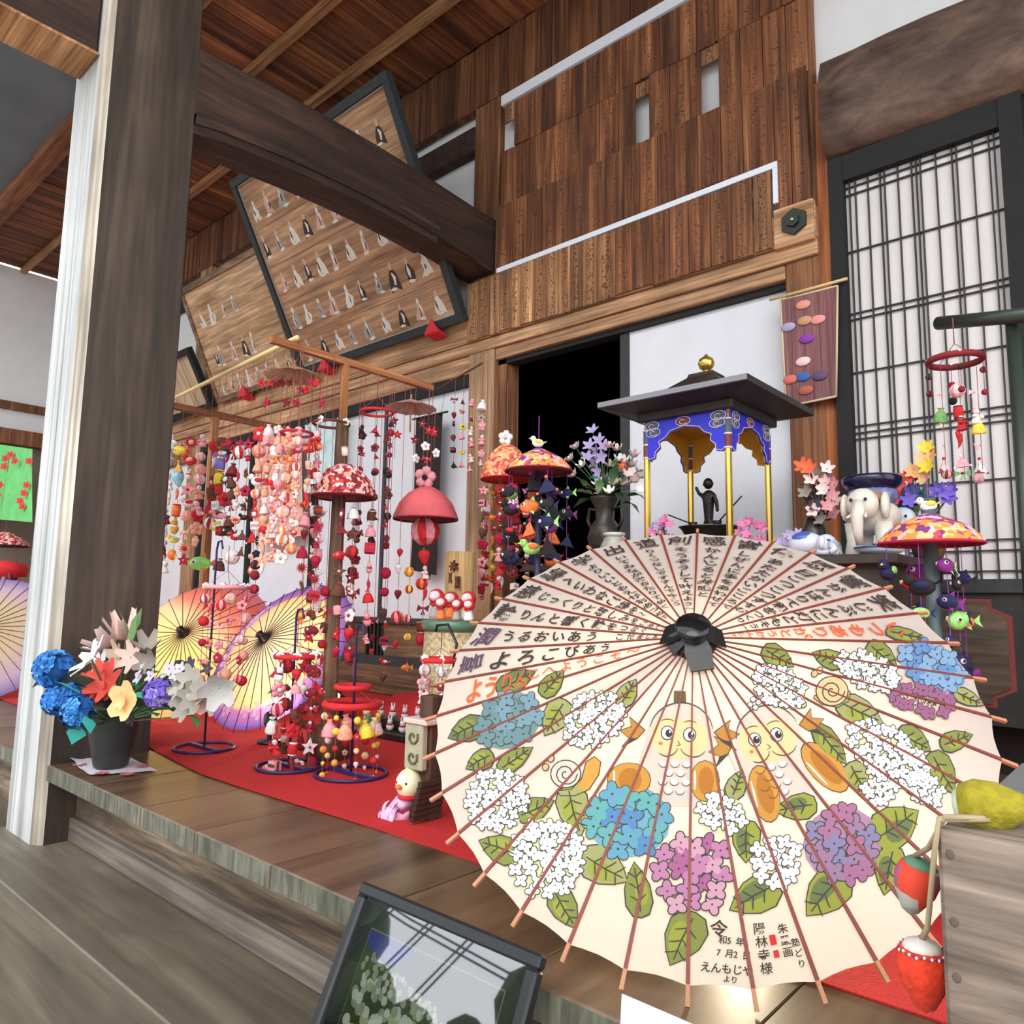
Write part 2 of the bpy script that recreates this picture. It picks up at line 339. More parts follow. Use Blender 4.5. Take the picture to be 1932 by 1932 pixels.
# upper boards to the ceiling
x = -9.6
while x < -1.1:
    w = random.uniform(.085, .13); w = min(w, -1.1 - x)
    B('upper_board', (x, YW - .012 - random.uniform(0, .012), 3.86 if x < -3.06 else 3.815), (x + w - .003, YW + .04, 4.30), W_up, wb); x += w + .0001
B('wall_beam', (-9.6, YW - .02, 3.57), (-3.285, YW + .06, 3.745), W_dark, wb, bevel=.006)
SLAT = mat('white strip lath', (228, 234, 244), .6); B('light_strip', (-3.02, YW - .05, 3.748), (-1.24, YW + .035, 3.815), SLAT, wb); B('light_strip', (-3.03, YW - .052, 2.634), (-1.262, YW - .012, 2.664), SLAT, wb); B('light_strip', (-1.284, YW - .052, 2.46), (-1.262, YW - .012, 2.633), SLAT, wb)
# horizontal beams over the openings
B('head_beam', (-9.6, YW - .045, 2.245), (-1.10, YW + .06, 2.40), W_beam, wb, bevel=.006)
B('head_rail', (-9.6, YW - .03, 2.17), (-1.10, YW + .1, 2.242), W_beam, wb, bevel=.004)
B('lintel', (-9.6, YW - .012, 2.055), (-3.29, YW + .1, 2.168), W_beam, wb, bevel=.004)
B('lintel', (-3.065, YW - .012, 2.10), (-1.255, YW + .1, 2.168), W_beam, wb, bevel=.004)
B('lintel_groove', (-3.065, YW + .02, 2.07), (-1.255, YW + .1, 2.10), W_blk, wb)
B('lintel_groove', (-6.90, YW - .0, 1.985), (-3.29, YW + .1, 2.055), W_blk, wb)
B('lintel_groove', (-9.6, YW - .0, 1.93), (-7.13, YW + .1, 2.055), W_brown, wb)
# hexagonal nail cover at the end of the head beam
mb = MB().mat(W_beam).box((-1.285, YW - .055, 2.235), (-1.105, YW - .012, 2.425)); mb.build('beam_end_block', wb, bevel=.004)
mb = MB().mat(mat('dark bronze', (52, 58, 50), .45, metal=.6))
mb.prism([(-1.187 + .062 * math.cos(PI / 6 + i * PI / 3), 2.335 + .062 * math.sin(PI / 6 + i * PI / 3)) for i in range(6)], YW - .072, YW - .05)
mb.prism([(-1.187 + .03 * math.cos(PI / 6 + i * PI / 3), 2.335 + .03 * math.sin(PI / 6 + i * PI / 3)) for i in range(6)], YW - .085, YW - .07)
mb.mat(mat('nail tip', (190, 190, 180), .3, metal=.8)).ball((-1.187, YW - .088, 2.335), .009)
mb.build('nail_cover', wb)
# rough log lintel on the right
mb = MB().mat(W_log); prof = []
for i in range(25):
    X = -1.05 + 3.4 * i / 24
    prof.append((X, 2.59 + .008 * math.sin(X * 4), 3.085 + .02 * math.sin(X * 3.3 + .5)))
ys = [(YW - .03, 0), (YW - .075, .09), (YW - .10, .25), (YW - .10, .7), (YW - .07, .92), (YW - .0, 1), (YW + .06, 1), (YW + .06, 0)]
for i in range(24):
    a, b = prof[i], prof[i + 1]
    va = [(a[0], y + .012 * math.sin(a[0] * 9 + q * 5), a[1] + (a[2] - a[1]) * q) for y, q in ys]; vb = [(b[0], y + .012 * math.sin(b[0] * 9 + q * 5), b[1] + (b[2] - b[1]) * q) for y, q in ys]
    mb.add(va + vb, [(j, (j + 1) % 8, 8 + (j + 1) % 8, 8 + j) for j in range(8)] + ([tuple(range(8))] if i == 0 else []), True)
mb.build('log_lintel', wb)
# sill zone on the left and under the doorway
B('sill_beam', (-9.6, YW - .10, .005), (-1.1, YW + .1, .19), W_sill, wb, bevel=.01)
B('base_rail', (-9.6, YW - .03, .19), (-3.29, YW + .05, .245), W_blk2, wb)
B('base_rail', (-6.9, YW - .02, .462), (-3.29, YW + .05, .50), W_blk2, wb)
for a, b in ((-6.89, -5.93), (-5.93, -4.98), (-4.98, -4.25), (-4.06, -3.29)):
    B('base_panel', (a + .004, YW + .0, .245), (b - .004, YW + .03, .462), W_sill, wb)
for i in range(5): B('vent_slat', (-4.25 + i * .041, YW - .006, .245), (-4.25 + i * .041 + .02, YW + .03, .462), W_blk, wb)
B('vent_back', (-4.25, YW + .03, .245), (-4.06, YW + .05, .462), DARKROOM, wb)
# closed dark hall behind
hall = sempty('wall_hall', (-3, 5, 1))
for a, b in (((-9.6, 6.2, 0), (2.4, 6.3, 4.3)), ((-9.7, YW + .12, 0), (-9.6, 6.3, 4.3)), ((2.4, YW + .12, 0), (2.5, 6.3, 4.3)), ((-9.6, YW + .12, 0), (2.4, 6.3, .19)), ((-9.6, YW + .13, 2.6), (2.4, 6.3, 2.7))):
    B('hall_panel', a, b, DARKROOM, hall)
# ---- sliding white door right of the doorway
d1 = sempty('door_1', (-1.7, YW + .07, .2)); d1['label'] = 'white sliding door panel with black edge'
B('door_panel', (-2.13, YW + .05, .19), (-1.255, YW + .075, 2.085), PAPER, d1)
B('door_stile', (-2.185, YW + .04, .19), (-2.13, YW + .08, 2.07), W_blk2, d1)
# ---- white screens on the left bay
n = 0
edges = [-6.87, -5.965, -5.00, -4.165, -3.29]
for a, b in zip(edges[:-1], edges[1:]):
    n += 1; d = sempty('window_%d' % n, ((a + b) / 2, YW + .05, .5)); d['label'] = 'white paper sliding screen in the left bay'
    B('paper_panel', (a + .015, YW + .045, .50), (b - .012, YW + .06, 1.99), PAPER, d)
    w = .045 if n < 3 else (.05 if n == 3 else .024)
    B('stile', (a - w / 2, YW + .03 if n == 4 else YW + .01, .50), (a + w / 2, YW + .062, 1.99), mat('dark violet stile', (58, 48, 62), .5) if n == 4 else W_blk, d)
d = sempty('window_5', (-8.3, YW + .05, .5)); B('paper_panel', (-9.6, YW + .045, .50), (-7.13, YW + .06, 1.93), PAPER, d)
B('base_panel', (-9.6, YW + .0, .245), (-7.13, YW + .03, .50), W_sill, d)
# ---- right shoji with fine lattice
sh = sempty('window_6', (-.7, YW, .7)); sh['label'] = 'tall paper shoji with fine dark lattice bars'
x0, x1, z0, z1 = -.982, -.40, .722, 2.468
B('paper_panel', (x0 - .02, YW + .01, z0 - .02), (x1 + .02, YW + .016, z1 + .02), PAPER2, sh)
B('stile', (-1.043, YW - .035, .19), (x0, YW + .02, 2.585), W_blk, sh)
B('stile', (x1, YW - .035, .19), (-.325, YW + .02, 2.585), W_blk, sh)
B('top_rail', (x0, YW - .03, z1), (x1, YW + .02, 2.585), W_blk, sh)
B('mid_rail', (x0, YW - .03, z0 - .05), (x1, YW + .02, z0), W_blk2, sh)
B('base_board', (x0, YW - .01, .19), (x1, YW + .02, z0 - .05), mat('charred base board', (44, 46, 44), .6, noise=.2), sh)
LAT = mat('lattice bar', (52, 42, 46), .6)
W_ = x1 - x0
for u in (.03, .072, .16, .245, .275, .365, .455, .485, .512, .61, .71, .738, .835, .93, .96): B('lattice_bar', (x0 + u * W_ - .0022, YW - .006, z0), (x0 + u * W_ + .0022, YW + .01, z1), LAT, sh)
H_ = z1 - z0
for q in (.013, .043, .205, .34, .362, .495, .625, .643, .662, .80, .88, .957, .982):
    pass
for q in (.985, .965, .815, .655, .640, .505, .372, .355, .340, .215, .085, .062, .018): B('lattice_bar', (x0, YW - .004, z0 + q * H_ - .0022), (x1, YW + .009, z0 + q * H_ + .0022), LAT, sh)
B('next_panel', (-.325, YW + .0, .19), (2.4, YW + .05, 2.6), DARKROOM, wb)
# ---- wing on the far left
wl = sempty('wall_left', (-9.65, 1, 2))
B('plaster', (-9.75, -1.0, 2.45), (-9.65, YW + .1, 4.3), PLAS, wl)
B('wall_beam', (-9.66, -1.0, 2.67), (-9.60, YW, 2.76), W_brown, wl)
B('wall_beam', (-9.68, -1.0, 2.28), (-9.58, YW, 2.45), W_brown, wl)
B('wall_panel', (-9.75, -1.0, 0), (-9.68, YW, 2.28), mat('dim panel', (120, 112, 100), .9), wl)

# ---- unseen garden added behind the viewer: hedge, trees and wires shape the glass reflection
gd = sempty('garden', (-8, -9, 0)); HG = mat('garden foliage', (58, 74, 44), .9, noise=.4, nscale=3)
def shrub(c, r, parent, name):
    rg = random.Random(int(c[0] * 10)); mb = MB().mat(HG)
    for k in range(26):
        d = Vector((rg.gauss(0, 1), rg.gauss(0, 1), rg.gauss(0, .8))).normalized(); mb.ball((c[0] + d.x * r[0] * .7, c[1] + d.y * r[1] * .7, c[2] + d.z * r[2] * .7), min(r) * rg.uniform(.35, .55), 7, 5)
    return mb.build(name, parent)
for i in range(22): shrub((-24 + i * 1.4, -10.5 - .5 * (i % 2), 1.5), (1.3, .9, 1.95 + .12 * (i % 3)), gd, 'added_hedge_bush')
for cx_, cz_, rz_ in ((-7.0, 4.0, 2.6), (-16.2, 4.2, 2.7)):
    shrub((cx_, -10.5, cz_), (2.6, 1.6, rz_), gd, 'added_tree_crown'); MB().mat(W_brown).tube([(cx_, -10.5, -.85), (cx_ + .1, -10.5, 1.5), (cx_, -10.5, cz_)], [.22, .18, .1], 10).build('added_tree_trunk', gd)
WR = mat('reflected line grey', (60, 66, 76), .6)
for k, (za, zb) in enumerate(((4.6, 3.6), (4.72, 3.72), (5.5, 4.5), (5.62, 4.62))): MB().mat(WR).tube([(-18, -9.6, za), (-12, -9.6, (za + zb) / 2 - .15), (-6, -9.6, zb)], .022, 5).build('reflection_line', gd)
for k, xa in enumerate((-12.6, -12.45, -11.4, -11.25, -10.3, -10.15)): MB().mat(WR).tube([(xa - .9, -9.8, 2.5), (xa + .4, -9.8, 6.5)], .022, 5).build('reflection_line', gd)  # added crossing lines stand in for the lattice mirrored in the glass
# ================================================================== WRITTEN PLAQUES OVER THE DOORWAY
_pq = {}
def plaque(x, w, z0, z1, m, dy, label, group, name='name_plaque'):
    o = B(name, (x, YW - .03 - dy, z0), (x + w - .003, YW - .016 - dy, z1), m, bevel=.002)
    return tag(o, label, 'plaque', group)
ORD = 'first second third fourth fifth sixth seventh eighth ninth tenth eleventh twelfth thirteenth fourteenth fifteenth sixteenth seventeenth eighteenth nineteenth twentieth twenty-first twenty-second'.split()
def row(x0, x1, z0, z1, m, dy, label, group, miss=(), wmin=.095, wmax=.13, k0=0):
    x = x0; k = 0
    while x < x1 - .04:
        w = random.uniform(wmin, wmax)
        if x1 - x - w < .05: w = x1 - x
        if not any(a < x + w / 2 < b for a, b in miss):
            plaque(x, w, z0 + random.uniform(-.008, .004), z1 + random.uniform(-.006, .004), m, dy + random.uniform(0, .004), label + ', ' + ORD[k + k0] + ' from left', group); k += 1
        x += w
    return k + k0
row(-3.02, -1.11, 3.435, 3.742, W_plq, .010, 'dark wooden name plaque in the top row under the white strip', 'top row of plaques', miss=((-3.02, -2.915),))
plaque(-3.0, .085, 3.62, 3.742, W_plq4, .010, 'short pale wooden stub left of the top plaque row', None)
# second row has two bare gaps
xs = [(-3.02, -2.035), (-1.948, -1.645), (-1.548, -1.11)]
k_ = 0
for a, b in xs: k_ = row(a, b, 3.06, 3.44, W_plq, .004, 'dark wooden name plaque in the second row from the top', 'second row of plaques', k0=k_)
for a, b, w_ in ((-2.035, -1.948, 'left'), (-1.645, -1.548, 'right')): plaque(a, b - a, 3.345, 3.43, W_plq4, .0, 'short pale batten above the ' + w_ + ' bare gap in the plaques', 'battens above the two gaps')
row(-3.03, -1.275, 2.675, 3.075, W_plq, .010, 'brown wooden name plaque in the third row from the top', 'third row of plaques')
row(-1.275, -1.115, 2.415, 3.08, W_plq, .010, 'long brown wooden plaque at the right end above the nail cover', 'long plaques at the right end', wmin=.075, wmax=.085)
row(-3.27, -2.15, 2.247, 2.626, W_plq4, .030, 'pale written wooden plaque in the lowest row above the doorway', 'bright-lit half of the lowest plaque row', wmin=.075, wmax=.1)  # brighter light on this half is put into its paler wood
row(-2.15, -1.38, 2.247, 2.626, W_plq, .030, 'dark written wooden plaque in the lowest row above the doorway', 'dark half of the lowest plaque row', wmin=.1, wmax=.125)
plaque(-1.375, .085, 2.247, 2.625, W_plq4, .030, 'pale written plaque ending the lowest row beside the nail cover', None)

# ================================================================== TILTED VOTIVE PICTURES
INKW = mat('faded white paint', (214, 206, 196), .9); INKG = mat('faded grey paint', (150, 146, 138), .9); INKD = mat('dark flaking paint', (62, 46, 42), .9)
INKP = mat('faded pink paint', (196, 160, 146), .9); INKT = mat('faded teal paint', (168, 186, 172), .9)
EMA = wood('votive board wood', (124, 88, 62), (164, 124, 92), (190, 152, 118), axis=0, scale=9, stretch=.12, var=.03, stain=.12)
EMA2 = wood('light votive board wood', (146, 112, 80), (182, 146, 110), (206, 172, 138), axis=0, scale=12, stretch=.12, var=.03, stain=.12)
EMA3 = wood('bare striped board wood', (150, 122, 96), (188, 162, 134), (208, 184, 158), axis=1, scale=16, stretch=.04, var=.03, stain=.1)
FRM = mat('dull black picture frame', (38, 42, 43), .7, noise=.2, nscale=40)
def tilted(name, label, A, Wd, Cv, fw, bm, fm, th=.05, inner=None):
    "A: lower left corner; the board leans out so that its top hangs over the porch"
    t = thing(name, label, 'picture', A)
    u = Vector((1, 0, 0)); v = Vector(Cv); Ht = v.length; v.normalize(); n = u.cross(v)
    T = Matrix(((u.x, v.x, n.x, A[0]), (u.y, v.y, n.y, A[1]), (u.z, v.z, n.z, A[2]), (0, 0, 0, 1)))
    def bx(nm, a, b, m, bev=.002):
        mb = MB().mat(m); mb.box(a, b); o = mb.build(nm, None, bevel=bev); o.matrix_basis = T @ o.matrix_basis; o.parent = t; o.matrix_parent_inverse = basis(t).inverted(); return o
    bx('board', (fw * .6, fw * .6, 0), (Wd - fw * .6, Ht - fw * .6, .02), bm)
    for a, b in (((0, 0, -.005), (Wd, fw, th)), ((0, Ht - fw, -.005), (Wd, Ht, th)), ((0, fw, -.005), (fw, Ht - fw, th)), ((Wd - fw, fw, -.005), (Wd, Ht - fw, th))): bx('frame_bar', a, b, fm)
    if inner:
        for a, b in (((fw, fw, .02), (Wd - fw, fw + .008, .03)), ((fw, Ht - fw - .008, .02), (Wd - fw, Ht - fw, .03)), ((fw, fw, .02), (fw + .008, Ht - fw, .03)), ((Wd - fw - .008, fw, .02), (Wd - fw, Ht - fw, .03))): bx('inner_bead', a, b, inner, 0)
    return t, T, Ht, bx
t, T, Ht, bx = tilted('votive_picture', 'large black framed votive panel with rows of small painted figures', (-5.063, 3.215, 2.385), 1.815, (0, -.69, 1.31), .055, EMA, FRM, inner=mat('pale bead', (170, 160, 150), .6))
_fig = []
def blob(cx, cy, rx, ry, n, j, rnd):
    return [(cx + rx * (1 + rnd.uniform(-j, j)) * math.cos(2 * PI * i / n), cy + ry * (1 + rnd.uniform(-j, j)) * math.sin(2 * PI * i / n)) for i in range(n)]
def flat(mb, poly, z):
    k = len(poly); mb.add([(p[0], p[1], z) for p in poly], [tuple(t_) for t_ in tessellate_polygon([[Vector((p[0], p[1], 0)) for p in poly]])])
for k in range(16):
    r = random.Random(k + 40); mb = MB()
    body = INKD if k in (3, 7, 13) else (INKT if k == 5 else (INKG if k in (2, 8, 11, 14) else (INKP if k in (4, 9, 12) else INKW)))
    mb.mat(body); flat(mb, [(-.034 * r.uniform(.4, 1.3), -.055 * r.uniform(.8, 1.1)), (.0, -.05 * r.uniform(.6, 1.2)), (.034 * r.uniform(.4, 1.3), -.055 * r.uniform(.7, 1.1)), (.03 * r.uniform(.6, 1.3), -.01), (.024 * r.uniform(.4, 1.1), .018), (.012, .032), (-.010, .032), (-.022 * r.uniform(.4, 1.2), .012), (-.03 * r.uniform(.5, 1.2), -.02)], .0)
    mb.mat(INKP if k % 2 else INKW); flat(mb, blob(.002, .045, .011, .016, 7, .2, r), .0004)
    mb.mat(INKW); flat(mb, blob(r.uniform(-.01, .01), .0, .009, .028, 6, .5, r), .0006); flat(mb, blob(r.uniform(-.02, .02), -.045, .022, .008, 6, .4, r), .0006)
    mb.mat(INKD); flat(mb, blob(r.uniform(-.015, .015), -.01, .005, .022, 6, .5, r), .0008)
    o = mb.build('painted_figure', None, recalc=False, loc=(0, 0, 0)); _fig.append(o.data); bpy.data.objects.remove(o)
def figs(t, T, Wd, Ht, rows, s=1.0):
    for vv, us in rows:
        for u in us:
            o = bpy.data.objects.new('painted_figure', random.choice(_fig)); C.objects.link(o)
            o.matrix_basis = T @ Matrix.Translation((u * Wd, vv * Ht, .0212)) @ Matrix.Scale(s * random.uniform(1.25, 1.6), 4); o.parent = t; o.matrix_parent_inverse = basis(t).inverted()
def lsp(a, b, n): return [a + (b - a) * i / (n - 1) + random.uniform(-.008, .008) for i in range(n)]
figs(t, T, 1.815, Ht, [(.82, lsp(.075, .87, 9)), (.645, lsp(.07, .9, 10)), (.46, lsp(.09, .9, 10)), (.275, lsp(.08, .9, 10)), (.105, lsp(.1, .9, 9))])
for vv in (.185, .365, .55, .735): bx('board_seam', (.06, vv * Ht, .0195), (1.755, vv * Ht + .006, .0212), wood('seam wood', (104, 72, 50), (140, 102, 72), (160, 122, 92), axis=0))
t, T, Ht, bx = tilted('votive_picture', 'mid-sized pale votive panel with worn frame left of the large one', (-6.43, 3.215, 2.385), 1.345, (0, -.42, .93), .045, EMA2, wood('worn frame wood', (70, 62, 56), (120, 92, 70), (150, 116, 88), axis=0, scale=8, stretch=.4), th=.035)
figs(t, T, 1.345, Ht, [(.70, [.14, .27, .42, .55]), (.36, [.16, .22, .38, .52, .62]), (.10, lsp(.12, .9, 8))], 1.0)
t, T, Ht, bx = tilted('votive_picture', 'small bare striped wooden board in a thick black frame beside the post', (-7.75, 3.215, 2.36), 1.25, (0, -.27, .50), .055, EMA3, W_blk, th=.05)
# red wedge cushions under the frames
RED = mat('scarlet cloth', (205, 42, 52), .85, noise=.12, nscale=60)
def wedge(u, v, label):
    p = at(u, v, y=YW - .15); mb = MB().mat(RED); x, z = p.x, 2.245; w = .07; y0 = YW - .15
    mb.add([(x - w, y0 - .0, z + .09), (x + w, y0 - .0, z + .09), (x, y0 - .0, z + .20), (x - w * .9, YW - .046, z + .075), (x + w * .9, YW - .046, z + .075), (x, y0 + .03, z + .17)], [(0, 1, 2), (4, 3, 5), (0, 2, 5, 3), (1, 4, 5, 2), (0, 3, 4, 1)])
    tag(mb.build('wedge_cushion', bevel=.006), label, 'cushion', 'red wedge cushions propping the pictures')
wedge(812, 628, 'red wedge cushion under the right end of the large votive panel')
wedge(608, 690, 'red wedge cushion under the left end of the large votive panel')
wedge(455, 760, 'red wedge cushion under the left end of the mid-sized votive panel')
# ================================================================== LARGE PAINTED PAPER UMBRELLA
US = 0.961
UC = Vector((0, 0, .6)) + (Vector((-0.8137, 1.5267, 0.403)) - Vector((0, 0, .6))) * US
UR, UD = .5784 * US, .1897 * US
UN = Vector((0.3286, -0.6147, 0.717)).normalized(); UA = Vector((0, 0, 1)).cross(UN).normalized(); UB = UN.cross(UA)
UPH = 1.5432
def ucone(r, ang, off=0.0):
    rad = UA * math.cos(ang) + UB * math.sin(ang)
    p = UC + UN * (UD * (1 - r / UR)) + rad * r
    return p + (UN * UR + rad * UD).normalized() * off
_wn = [np.array([UN.x, UN.y, UN.z])]
def upix(u, v):
    "where a sight line meets the paper: (radius, angle)"
    w = RM @ np.array([u - 966., v - 966., FPX]); w /= np.linalg.norm(w); d = Vector(w); o = CAM - UC
    # h = (o + d t).n ; rho^2 = |q|^2 - h^2 ; rho = UR (1 - h / UD)
    on, dn = o.dot(UN), d.dot(UN); k = (UR / UD) ** 2
    # (|q|^2 - h^2) - k (UD - h)^2 = 0
    a = 1 - dn * dn - k * dn * dn; b = 2 * (o.dot(d) - on * dn) + 2 * k * dn * (UD - on); c = o.dot(o) - on * on - k * (UD - on) ** 2
    disc = max(0, b * b - 4 * a * c); best = None
    for t in sorted(((-b - math.sqrt(disc)) / (2 * a), (-b + math.sqrt(disc)) / (2 * a))):
        q = o + d * t; h = q.dot(UN)
        if t > 0 and h <= UD + 1e-6: best = q; break
    q = best if best is not None else o + d * (-b / (2 * a))
    rad = q - UN * q.dot(UN)
    return rad.length, math.atan2(rad.dot(UB), rad.dot(UA))
def uang(k): return UPH - k * 2 * PI / 36
um = thing('paper_umbrella', 'large open cream paper umbrella painted with hydrangeas and brush writing', 'umbrella', ucone(UR, uang(18)))
PAPERU = mat('cream umbrella paper', (214, 208, 196), .75, transl=.42, noise=.03, nscale=14)
mb = MB().mat(PAPERU); NS = 144; NR = 14; vs = []; fs = []
for i in range(NR + 1):
    r = .03 + (UR - .03) * i / NR
    for j in range(NS):
        a = uang(0) - 2 * PI * j / NS; ph = (j % 4) / 4
        dip = -.0028 * math.sin(PI * ph) * (i / NR)           # the paper sags a little between ribs
        rr = r - (.006 * math.sin(PI * ph) if i == NR else 0)
        vs.append(ucone(rr, a, dip))
for i in range(NR):
    for j in range(NS): fs.append((i * NS + j, i * NS + (j + 1) % NS, (i + 1) * NS + (j + 1) % NS, (i + 1) * NS + j))
mb.add(vs, fs, True); mb.build('canopy', um, recalc=False)
RIB = mat('red-brown lacquered bamboo rib', (122, 52, 40), .55, noise=.15, nscale=60); RIBT = mat('bare bamboo rib tip', (186, 128, 92), .6)
for k in range(36):
    a = uang(k); mb = MB(); tan = (-UA * math.sin(a) + UB * math.cos(a))
    def seg(r0, r1, w0, w1, m):
        p0, p1 = ucone(r0, a, -.004), ucone(r1, a, -.004); q0, q1 = ucone(r0, a, .0028), ucone(r1, a, .0028)
        mb.mat(m).add([p0 - tan * w0, p0 + tan * w0, q0 + tan * w0, q0 - tan * w0, p1 - tan * w1, p1 + tan * w1, q1 + tan * w1, q1 - tan * w1], [(0, 3, 2, 1), (4, 5, 6, 7), (0, 1, 5, 4), (1, 2, 6, 5), (2, 3, 7, 6), (3, 0, 4, 7)])
    seg(.04, UR - .002, .0010, .0031, RIB); ro_ = mb.build('rib', um); mb = MB(); seg(UR - .002, UR + .026, .0031, .0034, RIBT); mb.build('rib_tip', ro_)
BLK = mat('black oiled cloth', (26, 26, 28), .35); BLKM = mat('glossy black knob', (20, 20, 22), .15)
mb = MB().mat(BLK)
Tn = Matrix((( UA.x, UB.x, UN.x, 0), (UA.y, UB.y, UN.y, 0), (UA.z, UB.z, UN.z, 0), (0, 0, 0, 1)))
ap = UC + UN * UD
mb.T = Matrix.Translation(ap) @ Tn
mb.lathe([(.046, -.016), (.040, -.004), (.028, .012), (.026, .03)], 20); mb.build('head_cloth', um)
mb = MB().mat(BLKM); mb.T = Matrix.Translation(ap) @ Tn; mb.lathe([(.022, .026), (.034, .027), (.035, .033), (.030, .038), (.0, .039)], 20); mb.build('top_knob', um)
for k, (a0, L_, w_) in enumerate(((2.9, .062, .028), (0.15, .06, .026), (-1.35, .075, .026), (-2.7, .05, .022))):
    mb = MB().mat(BLK); mb.T = Matrix.Translation(ap) @ Tn @ Matrix.Rotation(a0, 4, 'Z')
    pr = [(.02, .014), (.04, .004), (L_, -.010)]
    vs = []
    for (r, z), w in zip(pr, (w_ * .8, w_, w_ * .85)): vs += [(r, -w, z), (r, w, z), (r, w, z - .003), (r, -w, z - .003)]
    mb.add(vs, [f for i in range(2) for f in [(i * 4 + j, i * 4 + (j + 1) % 4, i * 4 + 4 + (j + 1) % 4, i * 4 + 4 + j) for j in range(4)]] + [(0, 3, 2, 1), (8, 9, 10, 11)]); mb.build('cloth_flap', um)
mb = MB().mat(RIBT).tube([ap, ap - UN * .60], .009, 10); mb.build('shaft', um)
mb = MB().mat(BLK); mb.T = Matrix.Translation(ap - UN * .17) @ Tn; mb.lathe([(.012, -.02), (.026, -.015), (.026, .015), (.012, .02)], 16); mb.build('runner', um)
for k in range(0, 36, 2):
    a = uang(k); mb = MB().mat(RIBT).bar(ap - UN * .17 + (UA * math.cos(a) + UB * math.sin(a)) * .02, ucone(UR * .55, a, -.006), .003); mb.build('strut', um)
# ---- painting on the paper
_pc = {}
def pv(u, v, off):
    key = (round(u, 2), round(v, 2))
    if key not in _pc: _pc[key] = upix(u, v)
    r, a = _pc[key]; return ucone(min(r, UR * 1.0), a, off)
def paint(name, jobs):
    "jobs: (material, px polygon, lift); one part per painted motif"
    mb = MB()
    for m, poly, off in jobs:
        mb.mat(m); tris = [[poly[i] for i in t_] for t_ in tessellate_polygon([[Vector((p[0], p[1], 0)) for p in poly]])]
        out = []
        while tris:
            t_ = tris.pop(); e = [math.dist(t_[i], t_[(i + 1) % 3]) for i in range(3)]; i = e.index(max(e))
            if e[i] > 26:
                a, b, c = t_[i], t_[(i + 1) % 3], t_[(i + 2) % 3]; mid = ((a[0] + b[0]) / 2, (a[1] + b[1]) / 2); tris += [[a, mid, c], [mid, b, c]]
            else: out.append(t_)
        idx = {}; vs = []; fs = []
        for t_ in out:
            f = []
            for p in t_:
                if p not in idx: idx[p] = len(vs); vs.append(pv(p[0], p[1], off))
                f.append(idx[p])
            fs.append(tuple(f))
        mb.add(vs, fs)
    return mb.build(name, um, recalc=False)
def ell(cx, cy, rx, ry, ang=0, n=10):
    c, s = math.cos(ang), math.sin(ang)
    return [(cx + rx * math.cos(2 * PI * i / n) * c - ry * math.sin(2 * PI * i / n) * s, cy + rx * math.cos(2 * PI * i / n) * s + ry * math.sin(2 * PI * i / n) * c) for i in range(n)]
def stroke(pts, w, taper=True):
    "a brush line as a ribbon polygon"
    L_, R_ = [], []; k = len(pts)
    for i, p in enumerate(pts):
        a = pts[max(i - 1, 0)]; b = pts[min(i + 1, k - 1)]; dx, dy = b[0] - a[0], b[1] - a[1]; l = math.hypot(dx, dy) or 1
        ww = w / 2 * ((.35 + .65 * math.sin(PI * (i + .5) / k)) if taper else 1); L_.append((p[0] - dy / l * ww, p[1] + dx / l * ww)); R_.append((p[0] + dy / l * ww, p[1] - dx / l * ww))
    return L_ + R_[::-1]
def arc(cx, cy, rx, ry, a0, a1, n=8): return [(cx + rx * math.cos(math.radians(a0 + (a1 - a0) * i / n)), cy + ry * math.sin(math.radians(a0 + (a1 - a0) * i / n))) for i in range(n + 1)]
def pm(n, c): return mat('paint ' + n, c, .8, transl=.35)
INK = mat('black brush ink', (44, 38, 38), .8); INKV = mat('violet black ink', (70, 48, 74), .8); INKO = pm('orange', (226, 104, 62)); LINE = mat('paint outline', (58, 54, 48), .8)
G = [pm('leaf a', (146, 154, 76)), pm('leaf b', (168, 172, 72)), pm('leaf c', (120, 132, 80)), pm('leaf d', (176, 176, 112))]
LIFT = .0009
leaves = [(974, 1285, 80, 40, -28, 2), (1043, 1289, 62, 36, -50, 0), (880, 1378, 72, 48, 155, 2), (1048, 1355, 76, 52, 120, 3), (1185, 1307, 56, 36, -60, 3), (905, 1437, 56, 38, 150, 0), (973, 1432, 76, 36, -35, 0),
 (1011, 1526, 74, 46, -25, 0), (1084, 1531, 98, 62, 75, 3), (942, 1601, 80, 54, 200, 0), (1066, 1715, 82, 52, 60, 0), (1141, 1637, 100, 72, 30, 3), (1203, 1679, 104, 52, 262, 0), (1289, 1772, 108, 78, 115, 0),
 (1423, 1692, 104, 72, 150, 1), (1408, 1588, 78, 54, 90, 1), (1390, 1480, 56, 38, -70, 3), (1501, 1524, 78, 50, 170, 1), (1558, 1687, 108, 80, 130, 1), (1690, 1557, 98, 82, -35, 1), (1677, 1643, 92, 58, 100, 1),
 (1468, 1241, 66, 40, 30, 0), (1561, 1243, 60, 36, 200, 0), (1665, 1238, 70, 40, 40, 0), (1711, 1199, 80, 24, 12, 0), (1623, 1344, 94, 52, 25, 3), (1567, 1406, 92, 40, 50, 0), (1618, 1468, 64, 46, 60, 3), (1724, 1398, 72, 48, 30, 0),
 (1804, 1397, 62, 38, -20, 0), (1778, 1459, 88, 50, 60, 0), (1827, 1318, 60, 28, 25, 3)]
